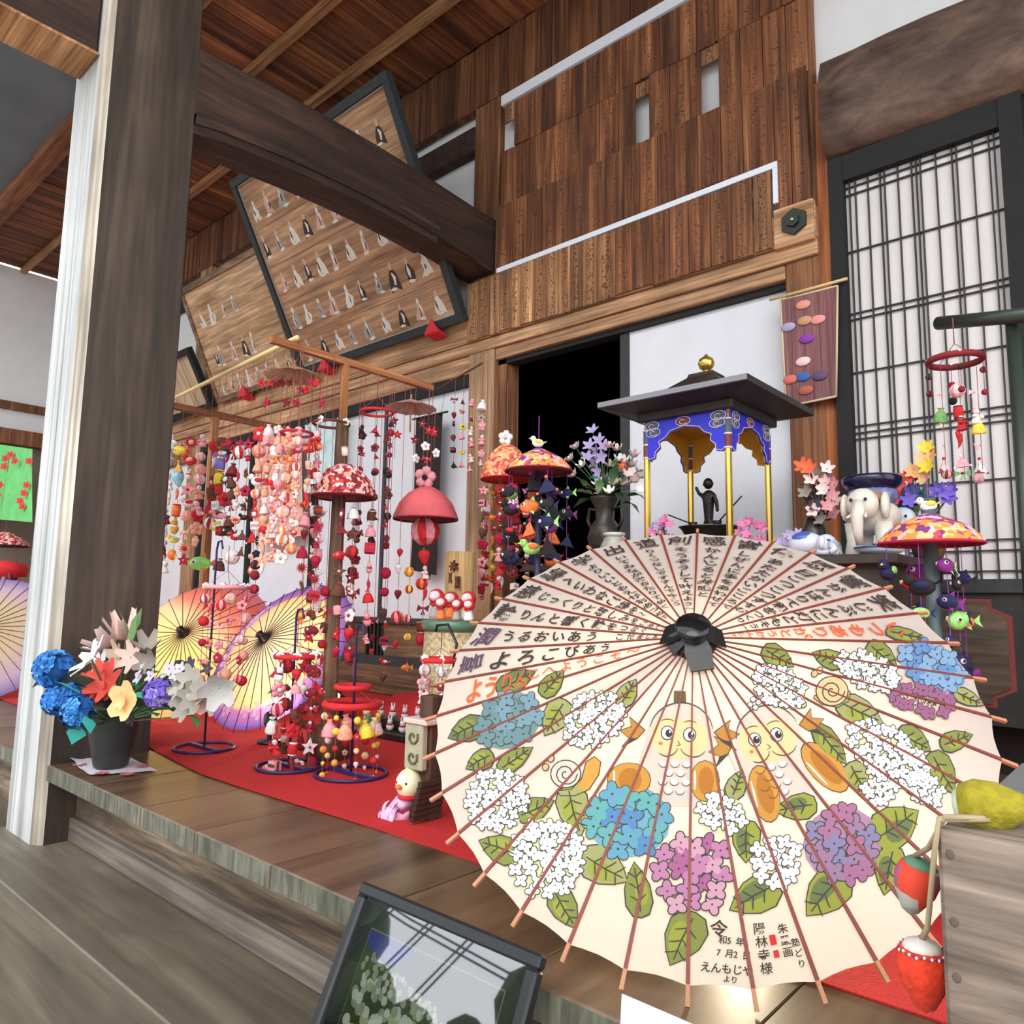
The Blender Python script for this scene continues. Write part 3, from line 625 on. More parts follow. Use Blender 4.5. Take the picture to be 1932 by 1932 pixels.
for cx, cy, ln, wd_, ad, g_ in leaves:
    a = math.radians(ad); c, s = math.cos(a), math.sin(a)
    def Lp(x, y): return (cx + x * c - y * s, cy + x * s + y * c)
    sh = [(-.5, 0), (-.46, .28), (-.25, .47), (.05, .44), (.28, .27), (.5, .02), (.28, -.26), (.05, -.44), (-.25, -.48), (-.46, -.28)]
    body = [Lp(x * ln, y * wd_) for x, y in sh]; big = [Lp(x * (ln + 5.5), y * (wd_ + 5.5)) for x, y in sh]
    jobs = [(LINE, big, LIFT), (G[g_], body, LIFT * 1.6), (G[(g_ + 1) % 3], [Lp(x * ln * .62 + ln * .02, y * wd_ * .5 + wd_ * .13) for x, y in sh], LIFT * 1.8)]
    jobs.append((LINE, stroke([Lp(-.4 * ln, 0), Lp(0, .03 * wd_), Lp(.4 * ln, 0)], 3.2), LIFT * 2.2))
    for q in (-.22, .02, .22):
        for sg in (1, -1): jobs.append((LINE, stroke([Lp(q * ln, 0), Lp((q + .07) * ln, sg * .14 * wd_), Lp((q + .12) * ln, sg * .28 * wd_)], 2.8), LIFT * 2.2))
    paint('painted_leaf', jobs)
WHT = pm('white', (248, 247, 242))
def cluster(cx, cy, rx, ry, ad, ps, cols, seed, outline=LINE, ring=0, fill=None, four=True, ow=3.0):
    r = random.Random(seed); a = math.radians(ad); c, s = math.cos(a), math.sin(a); pts = []; tries = 0
    while tries < 900:
        tries += 1; q = math.sqrt(r.uniform(ring, 1)); t_ = r.uniform(0, 2 * PI); x, y = q * math.cos(t_) * (rx - ps * .8), q * math.sin(t_) * (ry - ps * .8)
        if all(math.hypot(x - p[0], y - p[1]) > ps * 1.42 for p in pts): pts.append((x, y))
    jobs = []
    if fill: jobs.append((fill, ell(cx, cy, rx * .93, ry * .93, a, 16), LIFT * 1.2))
    k = 0
    for x, y in pts:
        X, Y_ = cx + x * c - y * s, cy + x * s + y * c; ro = r.uniform(0, PI / 2); col = r.choice(cols)
        lift = LIFT * (1.7 + .25 * (k % 4)); k += 1
        for j in range(4):
            an = ro + j * PI / 2 + r.uniform(-.15, .15); px_, py_ = X + ps * .62 * math.cos(an), Y_ + ps * .62 * math.sin(an)
            jobs.append((outline, ell(px_, py_, ps * .62 + ow * .6, ps * .46 + ow * .6, an, 9), lift)); jobs.append((col, ell(px_, py_, ps * .62, ps * .46, an, 9), lift + LIFT * .45))
        jobs.append((outline, ell(X, Y_, ps * .13, ps * .13, 0, 6), lift + LIFT * .6))
    paint('painted_hydrangea', jobs)
PALEG = pm('pale green wash', (214, 216, 170))
for i, w in enumerate([(938, 1509, 62, 64, 0, 9), (1031, 1619, 74, 82, 0, 11.5), (1121, 1357, 66, 52, -40, 9), (1636, 1267, 66, 36, 25, 8.5), (1471, 1298, 58, 40, 35, 9), (1678, 1428, 98, 50, 40, 10), (1655, 1494, 34, 30, 0, 9.5), (1361, 1536, 52, 40, 10, 11), (1465, 1625, 52, 56, 0, 12.5), (1745, 1490, 42, 30, 40, 8.5)]):
    cluster(*w, [WHT], 100 + i, fill=PALEG if i != 8 else None)
cluster(1187, 1549, 84, 74, 0, 20, [pm('blue a', (112, 172, 196)), pm('blue b', (96, 148, 196)), pm('teal', (112, 182, 182))], 3, fill=pm('blue wash', (116, 172, 192)))
cluster(962, 1360, 68, 54, -32, 15, [pm('slate teal', (116, 150, 154)), pm('slate blue', (130, 164, 176))], 4, fill=pm('teal wash', (118, 148, 148)), ow=2.4)
cluster(1758, 1258, 74, 42, 28, 15, [pm('sky blue', (110, 152, 204)), pm('pale blue', (142, 178, 214))], 5, fill=pm('sky wash', (124, 164, 208)), ow=2.4)
cluster(1308, 1650, 80, 86, 0, 17, [pm('pink a', (206, 138, 178)), pm('pink b', (186, 108, 156)), pm('pink c', (224, 170, 190))], 6, ow=4.2)
cluster(1589, 1593, 80, 76, 0, 18, [pm('mauve a', (170, 134, 166)), pm('mauve b', (150, 140, 180)), pm('mauve c', (184, 122, 158))], 7, fill=pm('mauve wash', (170, 136, 166)), ow=3.4)
cluster(1742, 1322, 72, 32, 14, 11, [pm('plum', (168, 104, 142))], 8, ring=.6, ow=2.4)
r = random.Random(5)
paint('painted_dots', [(LINE, ell(1742 + r.uniform(-38, 38), 1318 + r.uniform(-13, 15), 1.5, 1.5, 0, 6), LIFT * 2) for _ in range(110)])
# two cheerful painted fish
OCH = pm('ochre', (222, 160, 72)); OCH2 = pm('deep ochre', (196, 128, 48)); SKIN = pm('apricot', (250, 214, 160)); BRN = pm('fin brown', (190, 138, 66)); GRY = pm('scale grey', (214, 202, 190)); KNOT = pm('topknot', (110, 92, 60)); BLUSH = pm('blush', (240, 120, 90))
def fish(ox, oy, rot, fins, knot):
    c, s = math.cos(rot), math.sin(rot)
    def P(x, y): return (ox + x * c - y * s, oy + x * s + y * c)
    def PL(l): return [P(*q) for q in l]
    J = [(GRY, PL([(-58, 100), (-62, 20), (-58, -30), (-35, -58), (5, -66), (45, -52), (66, -12), (66, 40), (60, 100), (40, 130), (-30, 130)]), LIFT * .7),
         (SKIN, PL([(-54, -4), (-44, -32), (-18, -40), (6, -32), (26, -38), (50, -20), (56, 10), (40, 34), (10, 40), (-24, 36), (-46, 22)]), LIFT * 1.4)]
    J.append((LINE, stroke(PL(arc(4, -8, 60, 58, 190, 350, 14)), 2.6), LIFT * 2))
    for ex, ey in ((-22, -8), (20, -6)):
        J += [(LINE, PL(ell(ex, ey, 12.5, 14, 0, 16)), LIFT * 2), (WHT, PL(ell(ex, ey, 10.5, 12, 0, 16)), LIFT * 2.4), (INK, PL(ell(ex + 3, ey + 1, 6.5, 7.5, 0, 12)), LIFT * 2.8), (WHT, PL(ell(ex + 5, ey - 2, 2, 2.5, 0, 8)), LIFT * 3.2)]
        J.append((LINE, stroke(PL(arc(ex, ey - 20, 13, 6, 200, 340, 6)), 1.8), LIFT * 2))
    J += [(LINE, stroke(PL([(-2, 6), (3, 14), (-4, 16)]), 2), LIFT * 2), (LINE, stroke(PL(arc(-22, 12, 22, 24, 20, 130, 8)), 2.2), LIFT * 2), (LINE, stroke(PL(arc(28, 12, 26, 24, 30, 160, 8)), 2.2), LIFT * 2), (BLUSH, PL(ell(-34, 12, 4, 3.5, 0, 8)), LIFT * 2)]
    for sg, fx in ((-1, -64), (1, 66)):
        f = PL([(fx, -12), (fx + sg * 30, -36), (fx + sg * 26, -18), (fx + sg * 48, -10), (fx + sg * 30, 4), (fx + sg * 44, 22), (fx + sg * 14, 4)])
        J += [(BRN, f, LIFT * 1.6), (LINE, stroke(f + [f[0]], 1.8, False), LIFT * 2)]
    for yy in range(4):
        for xx in range(3 - yy % 2):
            q = PL(arc(-28 + xx * 22 + (yy % 2) * 11, 48 + yy * 17, 9, 9, 10, 170, 6)); J += [(WHT, PL(ell(-28 + xx * 22 + (yy % 2) * 11, 50 + yy * 17, 7, 5)), LIFT * 1.5), (LINE, stroke(q, 1.5), LIFT * 2)]
    if knot: J += [(KNOT, PL([(-12, -88), (10, -88), (12, -66), (-12, -66)]), LIFT * 1.6)]
    else:
        for k in range(4): J += [(LINE, PL(ell(-4 + 8 * math.cos(k * 1.57), -74 + 8 * math.sin(k * 1.57), 6, 6)), LIFT * 1.8), (WHT, PL(ell(-4 + 8 * math.cos(k * 1.57), -74 + 8 * math.sin(k * 1.57), 4.4, 4.4)), LIFT * 2.2)]
    for poly in fins:
        J += [(LINE, [(poly[0] + (x - poly[0]) * 1.04, poly[1] + (y - poly[1]) * 1.04) for x, y in ell(*poly, 16)], LIFT * 1.3), (OCH, ell(*poly, 16), LIFT * 1.6), (OCH2, ell(poly[0] + 2, poly[1], poly[2] * .55, poly[3] * .72, poly[4], 14), LIFT * 1.9), (WHT, stroke([(poly[0] - poly[2] * .7 * math.cos(poly[4]) + k * .9 * math.sin(poly[4]) * -1, poly[1] - poly[2] * .7 * math.sin(poly[4]) + k * .9 * math.cos(poly[4])) for k in range(-int(poly[3] * .6), int(poly[3] * .6), 8)], 4), LIFT * 2.1)]
    paint('painted_fish', J)
fish(1281, 1392, .03, [(1187, 1472, 40, 32, 0), (1330, 1474, 27, 38, 0)], True)
fish(1447, 1398, -.28, [(1442, 1498, 27, 54, -.25), (1556, 1448, 28, 58, -.75)], False)
# two snails
def snail(cx, cy, r_, col, body):
    J = [(col, body, LIFT * 1.5), (LINE, stroke(body + [body[0]], 2, False), LIFT * 1.9), (LINE, ell(cx, cy, r_ + 1.5, r_ * .92 + 1.5, 0, 18), LIFT * 2), (pm('shell', (232, 220, 200)) if r_ < 29 else pm('shell o', (240, 206, 150)), ell(cx, cy, r_ - .8, r_ * .92 - .8, 0, 18), LIFT * 2.4)]
    J.append((LINE, stroke([(cx + r_ * (1 - t_ / 22) * .8 * math.cos(t_ * .6), cy + r_ * (1 - t_ / 22) * .8 * math.sin(t_ * .6)) for t_ in range(20)], 2.2, False), LIFT * 2.9))
    paint('painted_snail', J)
snail(1068, 1461, 28, OCH, [(1052, 1492), (1078, 1490), (1098, 1470), (1106, 1438), (1122, 1428), (1134, 1438), (1130, 1462), (1112, 1490), (1085, 1502), (1058, 1502)])
snail(1569, 1305, 30, OCH, [(1534, 1318), (1550, 1330), (1580, 1336), (1600, 1324), (1604, 1306), (1596, 1300), (1588, 1318), (1570, 1324), (1548, 1318), (1536, 1312)])
for fx, fy in ((1040, 1432), (1030, 1448), (1536, 1272), (1546, 1266), (1512, 1310), (1515, 1330)):
    paint('painted_floret', [(LINE, ell(fx, fy, 7, 8, .4, 10), LIFT * 1.6), (pm('peach', (244, 196, 140)), ell(fx, fy, 5, 6, .4, 10), LIFT * 2)])
# ---- brush writing
_gl = {}
def glyph(ch, bold):
    if (ch, bold) not in _gl:
        cu = bpy.data.curves.new('t', 'FONT'); cu.body = ch; cu.offset = bold; cu.resolution_u = 2; o = bpy.data.objects.new('t', cu); me = o.to_mesh()
        _gl[ch, bold] = ([(v.co.x - .5, v.co.y - .38) for v in me.vertices], [tuple(p.vertices) for p in me.polygons]); o.to_mesh_clear(); bpy.data.objects.remove(o); bpy.data.curves.remove(cu)
    return _gl[ch, bold]
def put(mb, ch, r, ang, size, up, bold, rnd, sx=1.0):
    "one character on the paper at (r, ang); up: 'out' towards the rim, else turned so that it reads from rim to hub"
    vs, fs = glyph(ch, bold); out = []; sk = rnd.uniform(-.18, .18); ro = rnd.uniform(-.1, .1); wv = rnd.uniform(0, 6)
    for x, y in vs:
        x, y = x * math.cos(ro) - y * math.sin(ro), x * math.sin(ro) + y * math.cos(ro)
        x = (x + y * sk + .035 * math.sin(5 * y + wv)) * size * sx; y = (y + .035 * math.sin(6 * x / size + wv)) * size
        if up == 'out': rr, tt = r + y, -x
        else: rr, tt = r - x, -y
        out.append(ucone(rr, ang + tt / max(r, .05), LIFT * 2.4))
    mb.add(out, fs)
def sector(k, big, small, col, up, size=.05, r0=None, ss=.022, rout=.965, bigcol=None, step=1.12, off=0, sx=None):
    rnd = random.Random(k * 7 + 1); ang = uang(k + .5 + off); mb = MB().mat(bigcol or col); r = UR * rout - size * .55
    if big: put(mb, big, r, ang, size, up if up != 'rim' else 'out', .014, rnd); r -= size * .6
    mb.mat(col); n = len(small); s = ss; r -= s * .7
    for i, ch in enumerate(small):
        lim = r * (2 * PI / 36) * .78; sz = min(s * (1 - .3 * i / max(n, 1)), lim) if up == 'out' else min(s * (1 - .3 * i / max(n, 1)), lim * (1.05 if not sx else 1.3))
        if ch != ' ': put(mb, ch, r, ang, sz, 'out' if up == 'out' else 'hub', .02, rnd, sx or (1.15 if up == 'out' else 1.0))
        r -= sz * step
        if r < .07: break
    mb.build('lettering', um, recalc=False)
sector(35, '創', 'そうぞうして叶えよう〜', INK, 'out', .062, ss=.034)
sector(0, '感', 'かんじると共感と', INK, 'out', .062, ss=.036)
sector(1, '謝', 'しぜんに手をあわせて', INK, 'out', .062, ss=.033)
sector(2, '優', 'あたたかいこころで', INK, 'out', .062, ss=.036)
sector(3, '恩', '日こつこつすすむ', INK, 'out', .060, ss=.040)
sector(4, '響', 'がんばりて和をつくり', INK, 'out', .060, ss=.036)
sector(5, '笑', 'じぶんに灯ともそう〜', INK, 'out', .062, ss=.038)
sector(6, None, 'いつもありがとうかんしゃ', INKO, 'out', ss=.042, rout=.93)
sector(34, '道', 'りくつなしですすんでゆこう', INK, 'out', .060, ss=.026)
sector(33, '出', 'いてみなが満ちたりてゆく', INK, 'out', .060, ss=.028)
sector(32, '学', 'よりいいともえがおあつめて', INK, 'out', .058, ss=.030)
sector(31, '縁', 'へいわなご縁を〜', INK, 'hub', .062, ss=.042)
sector(30, '慈', 'じっくりと慈しみをこめて〜', INK, 'hub', .062, ss=.036)
sector(29, '輪', 'りんと響く輪をつなぐ', INK, 'hub', .064, ss=.040)
sector(28, '潤', 'うるおいあう こだましあう', INK, 'hub', .064, ss=.040, bigcol=INKV)
sector(27, '喜', 'よろこびあう', INK, 'rim', .062, ss=.058, bigcol=INKV)
sector(26, None, 'ようりん', INKO, 'hub', ss=.072, rout=.985, step=.56, sx=.6)
mb = MB().mat(INKO); rnd = random.Random(3)
for i, ch in enumerate('じへようこそ〜'): put(mb, ch, UR * .60 - i * .036, uang(26.6), .034 - i * .001, 'hub', .008, rnd)
mb.build('lettering', um, recalc=False)
mb = MB().mat(INK)
def putpx(mb, ch, u, v, s, rot, bold):
    vs, fs = glyph(ch, bold); c, s_ = math.cos(rot), math.sin(rot)
    mb.add([pv(u + (x * c + y * s_) * s, v + (x * s_ - y * c) * s, LIFT * 2.4) for x, y in vs], fs)
for (u, v, txt, s) in ((1356, 1752, '令', 34), (1380, 1773, '和5年', 17), (1384, 1797, '7月2日', 17), (1371, 1824, 'えんもじや', 21), (1378, 1847, 'より', 15)):
    for i, ch in enumerate(txt): putpx(mb, ch, u + (i - (len(txt) - 1) / 2) * s * .95, v + i * 2, s, .08, .016)
mb.build('lettering', um, recalc=False); mb = MB().mat(INK)
for i, ch in enumerate('陽林寺様'): putpx(mb, ch, 1432 + i * 4.5, 1752 + i * 25, 24, -.1, .01)
mb.build('lettering', um, recalc=False); mb = MB().mat(INK)
for i, ch in enumerate('朱墨画'): putpx(mb, ch, 1476 + i * 5, 1752 + i * 22, 20, -.2, .014)
for i, ch in enumerate('塾どり'): putpx(mb, ch, 1500 + i * 6, 1778 + i * 20, 17, -.2, .012)
mb.build('lettering', um, recalc=False)
paint('red_seal', [(pm('seal red', (206, 52, 52)), [(1450, 1765), (1462, 1763), (1466, 1782), (1454, 1784)], LIFT * 2), (pm('seal red', (0, 0, 0)), [(1458, 1794), (1468, 1792), (1471, 1806), (1461, 1808)], LIFT * 2)])
# lamp behind the umbrella that makes the paper glow
def floor_lamp(p, aim, power, label, grp='small floor lamps'):
    t = thing('floor_lamp', label, 'lamp', (p[0], p[1], .005), grp); mb = MB().mat(BLK); mb.lathe([(.05, 0), (.05, .012), (.012, .016), (.012, .06)], 14, (p[0], p[1], .005)); mb.build('base', t)
    mb = MB().mat(BLK); d = Vector(aim).normalized(); q = Vector((p[0], p[1], .09)); mb.tube([q - d * .04, q, q + d * .035], [.012, .028, .034], 12); sh_ = mb.build('shade', t)
    mb = MB().mat(mat('warm bulb', (255, 236, 190), emit=(255, 214, 140), es=8)); mb.ball(q + d * .036, .022, 10, 6); mb.build('bulb', sh_)
    ld = bpy.data.lights.new('lamp_light', 'SPOT'); ld.energy = power; ld.color = (1, .84, .58); ld.spot_size = math.radians(125); ld.spot_blend = .8; ld.shadow_soft_size = .03
    lo = bpy.data.objects.new('lamp_light', ld); C.objects.link(lo); lo.location = q + d * .062; lo.rotation_euler = d.to_track_quat('-Z', 'Y').to_euler(); lo.parent = t; lo.matrix_parent_inverse = basis(t).inverted()
lp = UC - UN * .30 - UB * .12 + Vector((0, .22, 0))
floor_lamp((lp.x - .05, lp.y + .12), (ucone(UR * .62, uang(18.5)) - Vector((lp.x - .05, lp.y + .12, .09))), 14, 'small floor lamp hidden behind the large painted umbrella')
# ================================================================== ALTAR TABLE AND PAVILION
TBL = mat('dark stained table wood', (58, 48, 42), .5, noise=.25, nscale=8)
tt = thing('altar_table', 'dark wooden table behind the large umbrella carrying the pavilion', 'table', (-1.3, 2.6, 0))
B('table_top', (-2.02, 2.34, .735), (-.60, 3.10, .765), TBL, tt, bevel=.004)
B('front_panel', (-1.98, 2.38, .02), (-.64, 2.41, .735), TBL, tt)
B('side_panel', (-.67, 2.41, .02), (-.64, 3.05, .735), TBL, tt); B('side_panel', (-1.98, 2.41, .02), (-1.95, 3.05, .735), TBL, tt)
for x in (-1.97, -.70):
    for y in (2.39, 3.0): B('leg', (x, y, .005), (x + .05, y + .05, .03), TBL, tt)
# pavilion
PF = 2.45; px0, px1, py0, py1, pz = -1.489, -1.159, 2.45, 2.79, .765
pv_ = thing('altar_pavilion', 'small black-roofed pavilion with golden pillars and blue cloud brackets', 'pavilion', (-1.324, 2.62, pz))
LAC = mat('black lacquer roof', (40, 33, 31), .5, noise=.25, nscale=12); GOLD = mat('polished gold', (226, 190, 96), .22, metal=.9); GOLDP = mat('gold paint', (206, 150, 48), .5, metal=.3)
BLUE = mat('ultramarine lacquer', (40, 42, 190), .45); CLW = mat('cloud outline white', (214, 200, 208), .6); CLR = mat('cloud maroon', (110, 44, 50), .6); CLG = mat('cloud grey', (70, 84, 100), .6)
B('base', (px0 - .09, py0 - .09, pz), (px1 + .09, py1 + .09, pz + .05), LAC, pv_, bevel=.006)
B('base_step', (px0 - .05, py0 - .05, pz + .05), (px1 + .05, py1 + .05, pz + .075), LAC, pv_, bevel=.004)
for x in (px0, px1):
    for y in (py0, py1):
        p = MB().mat(GOLD).lathe([(.013, 0), (.013, .32)], 8, (x, y, pz + .075), smooth=False).build('pillar', pv_)
        mb = MB().mat(CLR).lathe([(.0145, 0), (.0145, .05)], 8, (x, y, pz + .395), smooth=False); mb.mat(CLW).lathe([(.0152, 0), (.0152, .006)], 8, (x, y, pz + .395)); mb.lathe([(.0152, 0), (.0152, .006)], 8, (x, y, pz + .445))
        mb.mat(CLG).lathe([(.0145, .05), (.0145, .11)], 8, (x, y, pz + .395), smooth=False); mb.mat(CLW).lathe([(.0152, 0), (.0152, .005)], 8, (x, y, pz + .50))
        mb.build('painted_cap', p)
ez = 1.30
# cloud-painted brackets between the pillars: blue outside, gold inside
def bracket(p, q, nrm):
    p = Vector(p); q = Vector(q); L_ = (q - p).length; u = (q - p).normalized(); n_ = Vector(nrm)
    half = [(0, .13), (0, .0), (.018, -.014), (.040, -.010), (.043, .012), (.062, .028), (.058, .050), (.086, .062), (.105, .084), (L_ / 2, .097)]
    poly = [(0, .135)] + [(a, b) for a, b in half[1:]] + [(L_ - a, b) for a, b in reversed(half[1:-1])] + [(L_, .135)]
    T = Matrix(((u.x, n_.x, 0, p.x), (u.y, n_.y, 0, p.y), (0, 0, 1, p.z), (0, 0, 0, 1)))
    mb = MB(); mb.T = T; mb.mat(BLUE).prism(poly, .002, .007); mb.mat(GOLDP).prism(poly, -.004, .0015)
    o = mb.build('bracket', pv_)
    for s_, c_ in ((.035, CLG), (.16, CLR), (.30, CLG)) if L_ > .2 else ():
        for sg in (0, 1):
            x = s_ if sg == 0 else L_ - s_
            mb = MB(); mb.T = T; z = .09 if s_ < .05 else .117
            mb.mat(c_).prism([(x + .022 * math.cos(t * PI / 5) * (1.4 if s_ > .05 else 1), z + .014 * math.sin(t * PI / 5)) for t in range(10)], .007, .0085)
            mb.mat(CLW); pts = [(x + (.006 + .0022 * t) * math.cos(t * .8), .0095, z + (.003 + .0016 * t) * math.sin(t * .8)) for t in range(8)]; mb.tube(pts, .0016, 4); mb.tube([(x + .03 * math.cos(t * PI / 6), .009, z + .017 * math.sin(t * PI / 6)) for t in range(12)], .0016, 4, closed=True)
            mb.build('cloud_motif', o)
            if s_ > .1 and abs(s_ - L_ / 2) < .03: break
    mb = MB(); mb.T = T; mb.mat(CLW); mb.tube([(a, .0085, b + .004) for a, b in poly[1:-1]], .0016, 4); mb.build('edge_line', o)
bz = ez - .135
bracket((px0, py0 - .004, bz), (px1, py0 - .004, bz), (0, -1, 0)); bracket((px1 + .004, py0, bz), (px1 + .004, py1, bz), (1, 0, 0))
bracket((px1, py1, bz), (px0, py1, bz), (0, 1, 0)); bracket((px0 - .004, py1, bz), (px0 - .004, py0, bz), (-1, 0, 0))
B('ceiling_panel', (px0 - .01, py0 - .01, ez - .006), (px1 + .01, py1 + .01, ez + .01), GOLDP, pv_)
B('roof_frame', (px0 - .03, py0 - .03, ez), (px1 + .03, py1 + .03, ez + .035), LAC, pv_, bevel=.004)
mb = MB().mat(LAC); ov = .135; cx, cy = (px0 + px1) / 2, (py0 + py1) / 2; hx, hy = (px1 - px0) / 2, (py1 - py0) / 2
ring = [(hx + .03, hy + .03, ez + .03), (hx + ov, hy + ov, ez + .052), (hx + ov, hy + ov, ez + .075), (hx * .62 + .02, hy * .62 + .02, ez + .13), (hx * .33, hy * .33, ez + .185), (hx * .30, hy * .30, ez + .20)]
vs = []
for a, b, z in ring: vs += [(cx - a, cy - b, z), (cx + a, cy - b, z), (cx + a, cy + b, z), (cx - a, cy + b, z)]
mb.add(vs, [(i * 4 + j, i * 4 + (j + 1) % 4, i * 4 + 4 + (j + 1) % 4, i * 4 + 4 + j) for i in range(5) for j in range(4)] + [(20, 21, 22, 23)])
mb.build('roof', pv_)
mb = MB().mat(mat('grey roof edge', (130, 128, 136), .4))
for a, b in (((cx - hx - ov, cy - hy - ov - .002, ez + .055), (cx + hx + ov, cy - hy - ov, ez + .074)),): mb.box(a, b)
mb.build('eave_edge', pv_)
mb = MB().mat(GOLD).lathe([(.012, 0), (.020, .008), (.010, .014), (.012, .018), (.027, .03), (.032, .048), (.027, .064), (.010, .076), (.003, .084), (0, .088)], 16, (cx, cy, ez + .20)); mb.build('finial', pv_)
# basin with the small standing child statue
bs = thing('basin', 'shallow dark metal basin inside the pavilion', 'basin', (cx, cy, pz + .075))
BRZ = mat('dark bronze statue', (40, 36, 34), .35, metal=.7)
MB().mat(mat('worn pewter', (96, 90, 86), .3, metal=.8)).lathe([(.05, 0), (.085, .02), (.105, .06), (.115, .065), (.108, .06), (.08, .025), (0, .015)], 20, (cx, cy, pz + .075)).build('bowl', bs)
def statue():
    t = thing('child_statue', 'small dark standing child statue with one arm raised', 'statue', (cx, cy, pz + .095))
    bm = bmesh.new(); P = [(0, 0, .10), (0, 0, .14), (0, 0, .172), (0, 0, .19), (-.022, 0, .165), (-.040, 0, .178), (-.052, 0, .205), (.022, 0, .165), (.034, 0, .135), (.036, 0, .10), (-.010, 0, .05), (-.010, -.004, .0), (.010, 0, .05), (.010, -.004, .0)]
    R = [.021, .022, .017, .009, .010, .007, .006, .010, .008, .006, .015, .012, .015, .012]
    E_ = [(0, 1), (1, 2), (2, 3), (2, 4), (4, 5), (5, 6), (2, 7), (7, 8), (8, 9), (0, 10), (10, 11), (0, 12), (12, 13)]
    sl = bm.verts.layers.skin.verify(); vv = [bm.verts.new((p[0] + cx, p[1] + cy, p[2] + pz + .095)) for p in P]; [bm.edges.new((vv[a], vv[b])) for a, b in E_]
    me = bpy.data.meshes.new('body')
    for v_, r_ in zip(vv, R): v_[sl].radius = (r_, r_)
    vv[0][sl].use_root = True; bm.to_mesh(me); bm.free(); me.materials.append(BRZ)
    o = link('body', me, t, (0, 0, 0)); o.modifiers.new('skin', 'SKIN'); o.modifiers.new('sub', 'SUBSURF').levels = 2; o.modifiers[-1].render_levels = 2
    mb = MB().mat(BRZ).ball((cx, cy, pz + .095 + .212), .019, 10, 8, (1, 1, 1.15)); mb.ball((cx - .018, cy, pz + .305), .005, 6, 4); mb.ball((cx + .018, cy, pz + .305), .005, 6, 4); mb.ball((cx, cy - .019, pz + .306), .004, 6, 4); mb.build('head', t)
    mb = MB().mat(BRZ).lathe([(.034, 0), (.036, .008), (.026, .014), (.0, .014)], 14, (cx, cy, pz + .088)); mb.build('pedestal', t)
statue()
def ladle(a, b, label):
    mb = MB().mat(BRZ).tube([a, b], .0028, 6); d = Vector(a); mb.lathe([(.0, -.012), (.014, -.010), (.017, .008), (.015, .008), (.012, -.006), (0, -.008)], 10, (d.x, d.y, d.z)); tag(mb.build('ladle'), label, 'ladle', 'ladles in the basin')
ladle((cx + .05, cy - .03, pz + .15), (cx + .17, cy - .08, pz + .235), 'long-handled ladle leaning right out of the basin')
ladle((cx - .05, cy - .03, pz + .15), (cx - .14, cy - .06, pz + .19), 'long-handled ladle leaning left out of the basin')
# ================================================================== FLOWERS AND VASES
def petal_flower(mb, c, d, r, n, m, mc=None, cup=.35, w=.5):
    "a blossom of n petals facing d"
    d = Vector(d).normalized(); a = d.orthogonal().normalized(); b = d.cross(a); c = Vector(c); mb.mat(m)
    for i in range(n):
        t = 2 * PI * i / n; e = a * math.cos(t) + b * math.sin(t); s = d.cross(e)
        p = [c, c + e * r * .45 + s * r * w * .62 + d * r * cup * .25, c + e * r * .95 + s * r * w * .3 + d * r * cup, c + e * r * 1.02 + d * r * cup * .9, c + e * r * .95 - s * r * w * .3 + d * r * cup, c + e * r * .45 - s * r * w * .62 + d * r * cup * .25, c + e * r * .5 + d * r * cup * .1]
        mb.add(p, [(0, 1, 6), (1, 2, 3, 6), (6, 3, 4, 5), (0, 6, 5)], True)
    if mc: mb.mat(mc).ball(c + d * r * .12, r * .2, 6, 4)
def leaf(mb, a, b, w, m, bend=.15):
    a = Vector(a); b = Vector(b); d = b - a; s = d.cross(Vector((0, .3, 1))).normalized() * w; n_ = s.cross(d).normalized() * d.length * bend
    mid = (a + b) / 2 + n_; q = a.lerp(b, .3) + n_ * .8; mb.mat(m).add([a, q - s * .8, mid - s, b, mid + s, q + s * .8, mid, q], [(0, 1, 7), (1, 2, 6, 7), (2, 3, 6), (6, 3, 4), (7, 6, 4, 5), (0, 7, 5)], True)
GRN = mat('green leaf', (74, 116, 70), .6); GRN2 = mat('pale green leaf', (150, 196, 130), .6); TEAL = mat('teal silk leaf', (70, 190, 178), .6); DGRN = mat('dark green leaf', (40, 66, 46), .6)
def M_(n, c): return mat(n, c, .75)
PINK = M_('pink petal', (226, 160, 168)); PPNK = M_('pale pink petal', (236, 208, 204)); WHP = M_('white petal', (238, 236, 232)); LAV = M_('lavender petal', (176, 160, 204)); VIO = M_('violet petal', (118, 96, 196)); ORG = M_('orange petal', (226, 104, 66)); CORAL = M_('coral petal', (226, 84, 72)); PEACH = M_('peach petal', (240, 186, 128)); BLUP = M_('blue petal', (36, 112, 192)); BLUP2 = M_('light blue petal', (78, 156, 220)); GREYP = M_('greyish petal', (150, 142, 132)); DPUR = M_('dark purple petal', (72, 52, 74)); YEL = M_('yellow stamen', (240, 208, 70)); MAG = M_('magenta petal', (206, 116, 160))
def bouquet(t, spec, name):
    for nm, build in spec: mb = MB(); build(mb); mb.build(nm, t, recalc=False)
